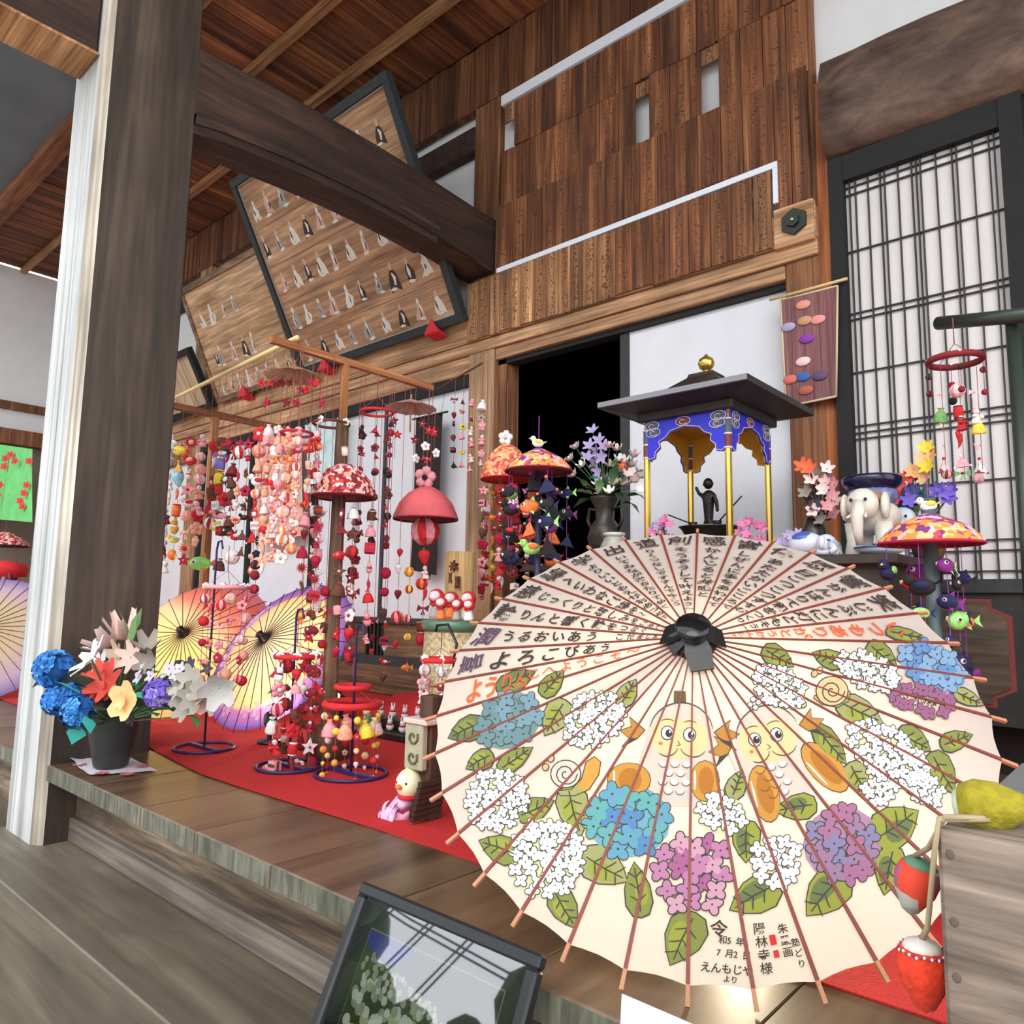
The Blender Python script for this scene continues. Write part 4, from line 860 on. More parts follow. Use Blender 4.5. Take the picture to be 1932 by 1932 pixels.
# bronze vase with the pale bouquet left of the pavilion
def vase(name, label, c, prof, m, n=20): 
    t = thing(name, label, 'vase', c); MB().mat(m).lathe(prof, n, c).build('body', t); return t
vc = (-1.80, 2.62, .765)
VB = mat('old bronze vase', (66, 62, 58), .4, metal=.5, noise=.2)
tv = vase('flower_vase', 'tall bronze vase with dragon handles at the dark doorway', vc, [(.05, 0), (.055, .01), (.04, .03), (.06, .07), (.075, .12), (.06, .17), (.038, .20), (.042, .25), (.062, .285), (.064, .295), (.05, .285), (.03, .2), (0, .19)], VB)
for s in (-1, 1): MB().mat(VB).tube([(vc[0] + s * .038, vc[1], vc[2] + .24), (vc[0] + s * .08, vc[1], vc[2] + .25), (vc[0] + s * .09, vc[1], vc[2] + .2), (vc[0] + s * .065, vc[1], vc[2] + .15)], .007, 6).build('handle', tv)
fb = thing('bouquet', 'bouquet of pale pink magnolia and lavender blossoms in the bronze vase', 'bouquet', (vc[0], vc[1], vc[2] + .29))
r = random.Random(11)
def P2(u, v, dy=0): return at(u, v, y=2.62 + dy)
top = Vector((vc[0], vc[1], vc[2] + .29))
for (u, v) in ((1118, 812), (1130, 830), (1112, 840), (1125, 850), (1140, 842), (1108, 862), (1122, 872), (1135, 862), (1128, 890)):
    q = P2(u, v, r.uniform(-.05, .05)); mb = MB().mat(GRN).tube([top, (top + q) / 2 + Vector((0, 0, .02)), q], .002, 4); petal_flower(mb, q, (r.uniform(-.5, .7), -1, r.uniform(-.2, .8)), .032, 5, LAV, None); mb.build('lavender_spray', fb, recalc=False)
for (u, v) in ((1078, 868), (1088, 846), (1100, 880), (1150, 845), (1165, 850), (1178, 872), (1192, 880), (1205, 888), (1185, 898), (1172, 890), (1152, 880), (1142, 905), (1160, 912), (1180, 915), (1198, 908), (1210, 900), (1130, 915), (1070, 890), (1084, 898), (1168, 870), (1195, 862), (1150, 930), (1135, 930), (1205, 925)):
    q = P2(u, v, r.uniform(-.07, .05)); mb = MB().mat(GRN).tube([top, (top + q) / 2 + Vector((0, 0, .01)), q], .002, 4); d = Vector((q.x - top.x, -.12 + r.uniform(-.1, .0), .12 + q.z - top.z))
    petal_flower(mb, q, d, .026, 5, r.choice([PPNK, PPNK, WHP]), None, cup=1.0, w=.7); mb.build('magnolia_bloom', fb, recalc=False)
mb = MB(); petal_flower(mb, P2(1176, 878, -.08), (0, -1, .3), .02, 6, CORAL, YEL); mb.build('coral_bloom', fb, recalc=False)
for (u, v, m) in ((1120, 880, TEAL), (1128, 895, TEAL), (1090, 925, GRN2), (1105, 930, GRN2), (1098, 940, GRN), (1150, 890, TEAL), (1160, 900, GRN), (1120, 925, GRN2), (1195, 930, DGRN), (1208, 935, GRN), (1185, 945, GRN), (1172, 850, GRN2), (1188, 858, GRN2), (1085, 910, GRN), (1195, 955, DGRN), (1110, 915, GRN)):
    q = P2(u, v, r.uniform(-.1, -.02)); b = q + Vector((r.uniform(-.05, .05), -.02, r.uniform(-.06, .06))); mb = MB(); leaf(mb, top.lerp(q, .6), b, .02, m); mb.build('leaf', fb, recalc=False)
# small pale jar beside it
t = thing('ginger_jar', 'small pale crackled jar in front of the bronze vase', 'jar', (-1.66, 2.48, .765)); MB().mat(mat('crackle glaze', (176, 172, 164), .35, noise=.25, nscale=60)).lathe([(.03, 0), (.05, .03), (.055, .07), (.04, .10), (.034, .108)], 18, (-1.66, 2.48, .765)).build('body', t); MB().mat(mat('jar rim glaze', (214, 212, 206), .3)).lathe([(.036, 0), (.044, .006), (.044, .014), (.03, .016)], 18, (-1.66, 2.48, .873)).build('rim', t)
# cherry sprigs around the pavilion foot
for i, (u, v, w) in enumerate(((1252, 995, 1), (1413, 998, 1), (1430, 1010, 1), (1238, 1003, 1), (1490, 1022, 1))):
    q = at(u, v, y=2.40); t = thing('blossom_sprig', ['pink blossom sprig at the left pavilion pillar', 'pink blossom sprig right of the front pavilion pillar', 'low pink blossom sprig before the right pavilion pillar', 'lilac blossom sprig left of the pavilion base', 'lilac blossom sprig beside the blue and white dish'][i], 'blossom', (q.x, q.y, .766), 'blossom sprigs at the pavilion foot')
    MB().mat(DGRN).tube([(q.x, q.y, .766), (q.x + .005, q.y, (q.z + .766) / 2), q], .003, 5).build('stem', t)
    for k in range(9):
        mb = MB(); petal_flower(mb, q + Vector((r.uniform(-.035, .035), r.uniform(-.03, .02), r.uniform(-.04, .03))), (r.uniform(-.6, .8), -1, r.uniform(-.3, .8)), .019, 6, MAG if i < 3 else LAV, None); mb.build('blossom', t, recalc=False)
# dried flower branch right of the pavilion
t = thing('dried_branch', 'dry branch with faded pink blossoms against the wooden post', 'branch', (-.93, 2.62, .766))
q0 = Vector((-.93, 2.62, .766)); MB().mat(VB).lathe([(.03, 0), (.045, .04), (.04, .10), (.025, .15)], 14, tuple(q0)).build('pot', t)
for (u, v, m) in ((1515, 880, ORG), (1527, 884, ORG), (1560, 884, PPNK), (1540, 895, GREYP), (1530, 905, PPNK), (1565, 905, PINK), (1575, 915, PINK), (1555, 925, PPNK), (1545, 940, GREYP), (1570, 935, PINK), (1562, 955, PINK), (1535, 965, PPNK), (1550, 980, GREYP), (1572, 970, PINK), (1520, 930, GREYP), (1558, 910, PPNK), (1540, 955, DPUR), (1530, 945, DPUR), (1575, 945, PPNK)):
    q = at(u, v, y=2.60 + r.uniform(-.04, .06)); mb = MB().mat(W_blk).tube([q0 + Vector((0, 0, .14)), (q0 + q) / 2 + Vector((.02, 0, .06)), q], .0025, 4); petal_flower(mb, q, (r.uniform(-.4, .6), -1, .3), .026 if m is not ORG else .03, 5, m, None, cup=.6, w=.6); mb.build('blossom_twig', t, recalc=False)
# ceramic elephants
WHG = mat('cream elephant glaze', (214, 206, 192), .3, noise=.12, nscale=25); NAVY = mat('navy glaze', (24, 24, 58), .2); BW = mat('blue white glaze', (70, 96, 168), .25); SCR = mat('ochre painted band', (150, 122, 96), .4, noise=.4, nscale=120); BWB = mat('blue grey band glaze', (110, 116, 160), .35, noise=.35, nscale=90); WBG = mat('white blue glaze', (204, 210, 222), .25, noise=.1)
def elephant_stool(c, s, label, body, seat, band, deco):
    t = thing('elephant_stool', label, 'stool', c); x, y, z = c
    mb = MB().mat(body); mb.ball((x, y, z + .135 * s), .085 * s, 14, 9, (1, 1.25, .72)); mb.build('body', t)
    for dx in (-.045, .045):
        for dy in (-.055, .06): MB().mat(body).lathe([(.030 * s, 0), (.032 * s, .012 * s), (.024 * s, .05 * s), (.03 * s, .11 * s)], 12, (x + dx * s, y + dy * s, z)).build('leg', t)
    mb = MB().mat(body); mb.ball((x, y - .11 * s, z + .165 * s), .05 * s, 12, 8, (1, .9, 1.05)); mb.tube([(x, y - .145 * s, z + .165 * s), (x, y - .17 * s, z + .12 * s), (x, y - .168 * s, z + .07 * s), (x, y - .155 * s, z + .03 * s)], [.022 * s, .019 * s, .015 * s, .011 * s], 10); hd_ = mb.build('head', t)
    for sg in (-1, 1):
        mb = MB().mat(body); mb.ball((x + sg * .062 * s, y - .085 * s, z + .16 * s), .04 * s, 10, 6, (.35, .7, 1.15)); mb.build('ear', hd_)
        mb = MB().mat(deco); mb.ball((x + sg * .022 * s, y - .155 * s, z + .175 * s), .006 * s, 6, 4); mb.build('eye', hd_)
        mb = MB().mat(mat('tusk glaze', (236, 230, 214), .3)).tube([(x + sg * .02 * s, y - .15 * s, z + .13 * s), (x + sg * .028 * s, y - .18 * s, z + .115 * s)], [.006 * s, .003 * s], 6); mb.build('tusk', hd_)
    MB().mat(SCR).ball((x, y - .05 * s, z + .185 * s), .065 * s, 12, 6, (1.02, 1.0, .5)).build('saddle_cloth', t)
    MB().mat(band).lathe([(.07 * s, .18 * s), (.078 * s, .20 * s), (.072 * s, .225 * s)], 20, (x, y, z)).build('seat_band', t)
    MB().mat(seat).lathe([(.072 * s, .222 * s), (.092 * s, .245 * s), (.095 * s, .262 * s), (.085 * s, .27 * s), (0, .265 * s)], 22, (x, y, z)).build('seat', t)
    return t
ea = at(1640, 1052, y=2.46); elephant_stool((ea.x, 2.52, .766), .95, 'cream ceramic elephant stool with dark navy round seat', WHG, NAVY, BWB, NAVY)
ea = at(1708, 1035, y=2.78); elephant_stool((ea.x, 2.86, .766), .85, 'blue and white ceramic elephant stool behind the cream one', WBG, BW, BW, NAVY)
for (u, v, s, lab) in ((1530, 1035, .55, 'small blue and white lying elephant figurine'), (1582, 1050, .5, 'small pale lying elephant figurine beside the cream stool')):
    q = at(u, v, z=.79); q.y = min(max(q.y, 2.40), 2.6); t = thing('elephant_figurine', lab, 'figurine', (q.x, q.y, .766), 'small elephant figurines'); x, y, z = q.x, q.y, .766; m = WBG
    mb = MB().mat(m); mb.ball((x - .02, y, z + .04), .045, 12, 7, (1.3, .9, .85)); mb.build('body', t)
    mb = MB().mat(m); mb.ball((x + .05, y - .02, z + .035), .032, 10, 7); mb.tube([(x + .07, y - .04, z + .035), (x + .085, y - .055, z + .015), (x + .075, y - .065, z + .006)], [.013, .010, .007], 8); mb.build('head', t)
    MB().mat(BW).ball((x - .025, y, z + .055), .04, 12, 6, (1.05, .95, .65)).build('saddle_cloth', t)
    for sg in (-1, 1): MB().mat(m).ball((x + .045, y - .02 + sg * .028, z + .04), .02, 8, 5, (.6, .4, 1.1)).build('ear', t); MB().mat(m).tube([(x + .02, y + sg * .03, z + .012), (x + .07, y + sg * .035, z + .010)], .011, 8).build('leg', t)
    for d in (-.015, .0): MB().mat(BW).ball((x + .068, y - .045 + d, z + .045), .004, 5, 4).build('eye', t)
t = thing('dish', 'blue and white shallow dish under the orange cloth hat', 'dish', (-.63, 2.5, .766)); MB().mat(WBG).lathe([(.03, 0), (.06, .01), (.075, .025), (.07, .025), (.055, .013), (0, .008)], 20, (-.68, 2.47, .766)).build('bowl', t); MB().mat(BW).lathe([(.074, .022), (.076, .027), (.071, .027)], 20, (-.68, 2.47, .766)).build('rim', t)
# blue and straw flowers on the right behind the hat
t = thing('bouquet', 'arrangement of blue and straw-coloured flowers beside the shoji', 'bouquet', (-.62, 2.72, .766)); q0 = Vector((-.62, 2.80, .78))
MB().mat(mat('brown basket', (92, 66, 46), .7)).lathe([(.04, 0), (.055, .05), (.05, .12), (.06, .14)], 14, (-.62, 2.80, .766)).build('basket', t)
for (u, v, m) in ((1705, 930, VIO), (1720, 925, VIO), (1735, 935, BLUP2), (1715, 945, VIO), (1782, 930, VIO), (1795, 925, VIO), (1788, 940, VIO), (1770, 925, VIO), (1748, 845, YEL), (1755, 860, PEACH), (1742, 868, PEACH), (1750, 880, YEL), (1738, 885, PEACH), (1730, 895, CORAL), (1712, 900, CORAL), (1722, 890, PEACH), (1700, 915, CORAL), (1745, 900, PEACH), (1690, 940, CORAL), (1745, 960, GRN), (1760, 955, DGRN), (1735, 965, DGRN)):
    q = at(u, v, y=2.78 + r.uniform(-.04, .04)); mb = MB().mat(GRN).tube([q0 + Vector((0, 0, .1)), q], .002, 4); petal_flower(mb, q, (r.uniform(-.5, .5), -1, .3), .03, 6, m, None, cup=.4); mb.build('blossom', t, recalc=False)
# hanging tapestry with shell patches
tp = thing('wall_hanging', 'purple-brown woven wall hanging with sewn shell patches on the post', 'hanging', (-1.14, 3.2, 1.5))
CL = wood('mauve woven cloth', (96, 58, 62), (122, 78, 80), (142, 96, 96), axis=2, scale=60, stretch=.03, bump=.2, stain=.1)
yy = YW - .052
MB().mat(CL).add([(-1.262, yy, 1.985), (-1.012, yy, 1.985), (-1.035, yy, 1.50), (-1.25, yy, 1.49), (-1.262, yy - .004, 1.985), (-1.012, yy - .004, 1.985), (-1.035, yy - .004, 1.50), (-1.25, yy - .004, 1.49)], [(0, 1, 2, 3), (4, 7, 6, 5), (0, 4, 5, 1), (1, 5, 6, 2), (2, 6, 7, 3), (3, 7, 4, 0)]).build('cloth', tp)
CORD = mat('cream cord', (204, 186, 152), .8)
for a, b in (((-1.262, 1.985), (-1.012, 1.985)), ((-1.012, 1.985), (-1.035, 1.50)), ((-1.035, 1.50), (-1.25, 1.49)), ((-1.25, 1.49), (-1.262, 1.985))): MB().mat(CORD).tube([(a[0], yy - .004, a[1]), (b[0], yy - .004, b[1])], .005, 6).build('cord_edge', tp)
MB().mat(mat('bamboo rod', (214, 184, 130), .5)).tube([(-1.31, yy - .006, 2.0), (-.97, yy - .006, 2.005)], .007, 8).build('rod', tp)
for (u, v, m) in ((1515, 575, M_('shell red white', (222, 150, 130))), (1487, 617, M_('shell blue check', (170, 160, 190))), (1518, 605, M_('shell tan', (200, 150, 110))), (1543, 603, M_('shell rose', (232, 150, 146))), (1522, 639, M_('shell purple', (140, 56, 170))), (1515, 682, M_('shell pale pink', (240, 204, 204))), (1491, 716, M_('shell coral', (216, 110, 96))), (1515, 711, M_('shell blue', (60, 100, 170))), (1547, 709, M_('shell indigo', (96, 76, 110))), (1520, 736, M_('shell rust', (176, 96, 76)))):
    q = at(u, v, y=yy - .008); mb = MB().mat(m); mb.ball(tuple(q), .034, 12, 6, (1.0, .25, .62)); o = mb.build('shell_patch', tp)
# ================================================================== HANGING CLOTH CHARMS
def cl(n, c): return mat('cloth ' + n, c, .85, noise=.28, nscale=6)
RD = cl('red', (196, 36, 42)); DR = cl('dark red', (122, 28, 38)); PK = cl('pink', (232, 152, 160)); LP = cl('light pink', (240, 206, 204)); WH = cl('white', (240, 236, 230)); BN = cl('brown', (96, 56, 44)); OR_ = cl('orange', (232, 120, 62)); SA = cl('salmon', (240, 164, 134)); YL = cl('yellow', (242, 204, 74)); GD = cl('gold', (206, 156, 66)); NV = cl('navy', (30, 32, 74)); BKc = cl('black', (30, 26, 28)); PU = cl('purple', (128, 40, 128)); LI = cl('lime', (150, 220, 116)); LB = cl('light blue', (150, 204, 220)); GE = cl('green', (110, 156, 92)); GY = cl('grey', (164, 154, 150)); VI = cl('violet', (128, 112, 196)); CM = cl('crimson', (170, 24, 60))
STR = mat('thin red thread', (150, 80, 80), .8); STRW = mat('pale thread', (214, 196, 180), .8); STRP = mat('purple thread', (140, 60, 160), .7)
PAL = {'red': [RD, DR, PK, WH, BN, RD, CM], 'salmon': [SA, OR_, LP, PK, SA, WH, RD], 'mix': [RD, WH, OR_, PK, YL, LB, BN, VI, GD], 'fish': [NV, RD, PU, BKc, NV, LI, OR_, NV, BKc], 'pale': [LP, WH, PK, LP, GY, DR], 'yellow': [YL, OR_, GD, LP, RD, YL], 'dark': [DR, BN, CM, DR, BKc], 'rose': [PK, LP, RD, PK, CM, SA]}
_om = {}
def orn(kind, A, Bm):
    k = (kind, A.name, Bm.name)
    if k in _om: return _om[k]
    mb = MB(); mb.mat(A)
    if kind == 'ball_charm':
        n, m = 10, 6; mb.mat(A); mb.mat(Bm); b0 = MB(); b0.ball((0, 0, 0), .45, n, m)
        for i, f in enumerate(b0.f):
            c = np.mean([b0.v[j] for j in f], axis=0); mb.mat(A if int((math.atan2(c[1], c[0]) + PI) / (2 * PI) * 10) % 2 else Bm); mb.add([b0.v[j] for j in f], [tuple(range(len(f)))], True)
    elif kind == 'flower_charm':
        for i in range(5): t = 2 * PI * i / 5 + .3; mb.ball((.27 * math.cos(t), 0, .27 * math.sin(t)), .23, 7, 4, (1, .5, 1))
        mb.mat(Bm).ball((0, -.10, 0), .13, 6, 4)
    elif kind == 'fish_charm':
        mb.ball((-.05, 0, 0), .34, 10, 6, (1.25, .62, .85)); mb.mat(Bm).add([(.32, 0, 0), (.62, .03, .26), (.55, 0, 0), (.62, -.03, -.26), (.34, .06, .05), (.34, -.06, -.05)], [(0, 1, 2), (0, 2, 3), (4, 1, 2), (5, 2, 3)]); mb.add([(-.1, 0, .24), (.12, 0, .44), (.2, .02, .2)], [(0, 1, 2)]); mb.add([(-.05, -.14, -.18), (.14, -.2, -.36), (.14, -.1, -.14)], [(0, 1, 2)])
        for s in (-1, 1): mb.mat(WH).ball((-.27, s * .17, .07), .085, 7, 4); mb.mat(BKc).ball((-.30, s * .215, .08), .05, 6, 4)
    elif kind == 'bird_charm':
        mb.ball((.05, 0, -.05), .3, 9, 6, (1.3, .8, .9)); mb.ball((-.28, 0, .2), .18, 8, 5); mb.mat(Bm).add([(.3, 0, 0), (.62, .1, .12), (.62, -.1, .12), (.5, 0, -.02)], [(0, 1, 2), (0, 3, 1), (0, 2, 3)]); mb.ball((.08, -.2, .02), .2, 8, 4, (1.2, .3, .7)); mb.mat(YL).tube([(-.42, 0, .2), (-.56, 0, .17)], [.05, .01], 6); mb.mat(BKc).ball((-.36, -.14, .24), .03, 5, 4)
    elif kind == 'doll_charm':
        mb.lathe([(.34, -.5), (.30, -.42), (.16, .05), (.10, .1)], 10, sq=.7); mb.tube([(-.1, -.1, .0), (-.3, -.16, -.12)], [.09, .11], 6); mb.tube([(.1, -.1, .0), (.3, -.16, -.12)], [.09, .11], 6); mb.mat(LP).ball((0, -.02, .26), .18, 9, 6); mb.mat(Bm).ball((0, .05, .31), .19, 9, 6, (1, .9, .95)); mb.mat(BKc); [mb.ball((s * .06, -.19, .27), .02, 5, 3) for s in (-1, 1)]
    elif kind == 'pouch_charm':
        mb.add([(-.45, -.18, -.32), (.45, -.18, -.32), (0, .32, -.32), (0, 0, .42)], [(0, 1, 3), (1, 2, 3), (2, 0, 3), (0, 2, 1)]); mb.mat(Bm).ball((0, 0, .42), .09, 6, 4); mb.ball((-.45, -.18, -.32), .07, 6, 4); mb.ball((.45, -.18, -.32), .07, 6, 4)
    elif kind == 'rabbit_charm':
        mb.ball((0, 0, -.18), .28, 9, 6, (1, .85, 1.05)); mb.ball((0, -.05, .18), .2, 9, 6); [mb.ball((s * .1, 0, .44), .1, 6, 5, (.6, .4, 1.7)) for s in (-1, 1)]; mb.mat(Bm).lathe([(.24, -.04), (.22, .04)], 9, (0, -.02, 0)); mb.mat(BKc); [mb.ball((s * .08, -.23, .2), .025, 5, 3) for s in (-1, 1)]
    elif kind == 'drum_charm':
        mb.lathe([(.24, -.36), (.29, -.2), (.29, .2), (.24, .36)], 10); mb.mat(Bm).lathe([(.27, .33), (.27, .40)], 10); mb.lathe([(.27, -.40), (.27, -.33)], 10)
    elif kind == 'star_charm':
        mb.prism([((.5 if i % 2 == 0 else .22) * math.cos(PI / 2 + i * PI / 5), (.5 if i % 2 == 0 else .22) * math.sin(PI / 2 + i * PI / 5)) for i in range(10)], -.09, .09); mb.mat(Bm).ball((0, -.09, 0), .09, 6, 4)
    elif kind == 'heart_charm':
        mb.lathe([(0, -.5), (.12, -.38), (.3, -.05), (.34, .15), (.26, .32), (.08, .36)], 10); mb.mat(Bm); [mb.add([(0, 0, .38), (.28 * math.cos(t), .28 * math.sin(t), .30), (.2 * math.cos(t + .6), .2 * math.sin(t + .6), .36)], [(0, 1, 2)]) for t in (0, 1.25, 2.5, 3.75, 5)]; mb.tube([(0, 0, .35), (0, 0, .5)], .03, 5)
    elif kind == 'chili_charm':
        mb.tube([(-.05, 0, .42), (0, 0, .2), (.03, 0, -.1), (-.04, 0, -.35), (-.14, 0, -.5)], [.11, .15, .12, .07, .01], 8); mb.mat(Bm).tube([(-.05, 0, .42), (-.1, 0, .56)], .03, 5)
    elif kind == 'bow_charm':
        for s in (-1, 1): mb.add([(0, 0, 0), (s * .48, .08, .26), (s * .48, -.1, -.26), (s * .40, -.12, .02)], [(0, 1, 3), (0, 3, 2), (0, 2, 1), (1, 2, 3)])
        mb.mat(Bm).ball((0, -.03, 0), .11, 6, 4); mb.mat(A).add([(0, 0, 0), (-.2, 0, -.5), (-.05, 0, -.5)], [(0, 1, 2)]); mb.add([(0, 0, 0), (.2, 0, -.5), (.05, 0, -.5)], [(0, 2, 1)])
    elif kind == 'sunflower_charm':
        for i in range(12): t = 2 * PI * i / 12; e = Vector((math.cos(t), 0, math.sin(t))); s = Vector((-math.sin(t), 0, math.cos(t))) * .09; mb.add([e * .15 + s, e * .5, e * .15 - s, e * .32 + Vector((0, -.06, 0))], [(0, 1, 3), (3, 1, 2), (0, 3, 2)])
        mb.mat(Bm).ball((0, -.04, 0), .18, 9, 5, (1, .5, 1))
    elif kind == 'bag_charm':
        mb.lathe([(.42, -.45), (.46, -.36), (.34, .1), (.14, .34), (.10, .38), (.22, .5), (.16, .5), (.05, .4)], 12); mb.mat(Bm).lathe([(.13, .33), (.15, .37), (.12, .41)], 10)
    elif kind == 'block_charm':
        mb.box((-.3, -.3, -.3), (.3, .3, .3)); mb.mat(Bm).box((-.305, -.31, -.1), (.305, -.305, .1)); mb.box((.305, -.1, -.3), (.31, .1, .3))
    elif kind == 'bead': mb.ball((0, 0, 0), .45, 7, 5)
    o = mb.build(kind, None, loc=(0, 0, 0), recalc=True); me = o.data; bpy.data.objects.remove(o); _om[k] = me; return me
KINDS = ['ball_charm', 'flower_charm', 'fish_charm', 'bird_charm', 'doll_charm', 'pouch_charm', 'rabbit_charm', 'drum_charm', 'star_charm', 'heart_charm', 'chili_charm', 'bow_charm', 'sunflower_charm', 'bag_charm', 'block_charm', 'bead']
RO = random.Random(21)
def charm(parent, kind, p, s, A, Bm, rz=None, tilt=0):
    o = link(kind, orn(kind, A, Bm), None, p); o.scale = (s, s, s); o.rotation_euler = (RO.uniform(-.2, .2), tilt + RO.uniform(-.2, .2), rz if rz is not None else .75 + RO.uniform(-.9, .9))
    o.parent = parent; o.matrix_parent_inverse = basis(parent).inverted(); return o
def pxm(p, px): return px / FPX * (Vector(p) - CAM).length
def string(parent, p, q, m=None, r=.0011):
    MB().mat(m or STR).tube([p, q], r, 4, cap=False).build('string', parent)
def on_line(u, P, Q):
    "depth at which the sight column u crosses above the rod P-Q, and the rod's height there"
    w = RM @ np.array([u - 966., 700. - 966., FPX]); dx, dy = Q[0] - P[0], Q[1] - P[1]; s = (P[0] * w[1] - P[1] * w[0]) / (dy * w[0] - dx * w[1]); s = min(1, max(0, s))
    return P[1] + dy * s, P[2] + (Q[2] - P[2]) * s
BAM = ((-4.50, 1.90, 1.772), (-2.47, 1.525, 1.605)); TBAR = ((-2.5, 1.43, 1.566), (-2.5, 2.25, 1.566)); RODL = ((-3.13, 2.86, 1.83), (-2.545, 2.62, 1.80))
def strand(parent, u, v0, v1, y, n, pal, size=22, kinds=None, vs=None, thread=None, rail=None, ztop=None, v2=None):
    "charms threaded on one hanging string; u, v0..v1 say where the string hangs in the plane y"
    top = at(u, v0, y=y); bot = at(u, v1, y=y).z; P = PAL[pal]; ks = kinds or KINDS[:15]
    if ztop: top.x = at(u, 700, y=y).x
    string(parent, (top.x, top.y, ztop or top.z), (top.x, top.y, bot), thread)
    if v2: top = Vector((top.x, top.y, at(u, v2, y=y).z))
    zs = [at(u, v, y=y).z for v in vs] if vs else [bot + (top.z - bot) * (1 - (i + .75 + RO.uniform(-.2, .2)) / n) for i in range(n)]
    for z in zs:
        A = RO.choice(P); Bm = RO.choice([m for m in P if m is not A] or P); p = Vector((top.x + RO.uniform(-.006, .006), top.y - .004, z))
        charm(parent, RO.choice(ks), p, pxm(p, size * RO.uniform(.66, 1.1)), A, Bm)
    return top
WST = wood('orange-brown stand wood', (128, 76, 40), (168, 108, 62), (194, 138, 88), axis=2, scale=18, stretch=.06, var=.05); WSTY = wood('orange-brown bar wood', (110, 62, 34), (146, 90, 52), (176, 120, 76), axis=1, scale=18, stretch=.06, var=.05)
WLOG = wood('dark rough pole wood', (74, 54, 40), (108, 82, 60), (132, 104, 78), axis=2, scale=12, stretch=.1, var=.05)
# ---- T stand in the middle of the porch
ts = thing('charm_stand', 'tall wooden T stand rising in the middle of the red carpet', 'stand', (-2.5, 1.77, .005))
B('upper_post', (-2.512, 1.758, 1.0), (-2.488, 1.782, 1.565), WST, ts)
MB().mat(WLOG).tube([(-2.50, 1.77, .005), (-2.505, 1.768, .5), (-2.5, 1.77, 1.32)], [.032, .029, .026], 9).build('lower_pole', ts)
B('crossbar', (-2.513, 1.43, 1.565), (-2.487, 2.25, 1.592), WSTY, ts)
MB().mat(WLOG).lathe([(.085, 0), (.085, .10), (.07, .12), (.03, .13)], 10, (-2.50, 1.77, .005)).build('foot_block', ts)
ts2 = thing('charm_stand', 'tall wooden T stand close behind the porch post', 'stand', (-4.4, 2.17, .005))
B('upright', (-4.42, 2.15, .03), (-4.38, 2.19, 1.72), WST, ts2); B('crossbar', (-4.418, 1.72, 1.72), (-4.382, 2.68, 1.758), WSTY, ts2); B('foot', (-4.45, 2.0, .005), (-4.35, 2.34, .03), WSTY, ts2)
MB().mat(mat('pale bamboo', (226, 204, 142), .5)).tube([(-4.55, 1.909, 1.776), (-3.9, 1.789, 1.722), (-3.2, 1.66, 1.665), (-2.47, 1.525, 1.605)], .010, 8).build('bamboo_pole')
tag(bpy.data.objects['bamboo_pole'], 'pale bamboo pole laid across the two T stands', 'pole')
def strands(title, cat, specs, group, rail=None, v2=None):
    for sp in specs:
        label, u, v0, v1, y, n, pal, size = sp[:8]; kw = dict(sp[8]) if len(sp) > 8 else {}
        rl = kw.pop('rail', rail)
        if rl: y, kw['ztop'] = on_line(u, *rl); kw['ztop'] += .005
        kw.setdefault('v2', v2)
        t = thing(title, label, cat, at(u, v0, y=y), group); strand(t, u, v0, v1, y, n, pal, size, **kw)
DOLLS = ['doll_charm', 'rabbit_charm', 'doll_charm', 'flower_charm']
strands('charm_strand', 'charms', [
 ('string of white rabbits and dolls hanging nearest the porch post', 333, 748, 1075, 1.735, 10, 'pale', 34, dict(kinds=DOLLS, vs=[830, 862, 905, 935, 970, 1000, 1030, 1060])),
 ('string with a black cat and blue pompoms second from the porch post', 352, 742, 1060, 1.73, 9, 'mix', 30, dict(vs=[848, 880, 900, 930, 960, 990, 1015, 1045])),
 ('string of pale pink charms third from the porch post', 372, 735, 1065, 1.72, 9, 'rose', 28),
 ('string of pink flower charms just left of the second stand upright', 392, 727, 1030, 1.72, 9, 'rose', 27, dict(kinds=['flower_charm', 'ball_charm', 'doll_charm'])),
 ('string with white cranes right of the second stand upright', 416, 718, 1010, 1.71, 8, 'red', 30, dict(vs=[842, 868, 908, 930, 955, 985])),
 ('string with a lilac doll over red charms below the bamboo pole', 440, 708, 1080, 1.70, 8, 'red', 30, dict(vs=[838, 862, 902, 940, 972, 1000, 1065])),
 ('string of brown and salmon birds below the bamboo pole', 462, 700, 1060, 1.70, 8, 'salmon', 28, dict(vs=[852, 898, 925, 952, 980, 1010, 1050])),
 ('string of dark masks and white doves between the red strings', 428, 713, 1000, 1.7, 8, 'mix', 27, dict(kinds=['bird_charm', 'drum_charm', 'block_charm', 'rabbit_charm', 'bow_charm'])),
 ('string of black and gold bows between the brown birds', 452, 704, 1010, 1.7, 8, 'dark', 27, dict(kinds=['bow_charm', 'bag_charm', 'fish_charm', 'doll_charm'])),
 ('string of red squares and white masks left of a black screen strip', 478, 694, 1045, 1.69, 8, 'dark', 24),
], 'charm strings on the bamboo pole', BAM, 815)
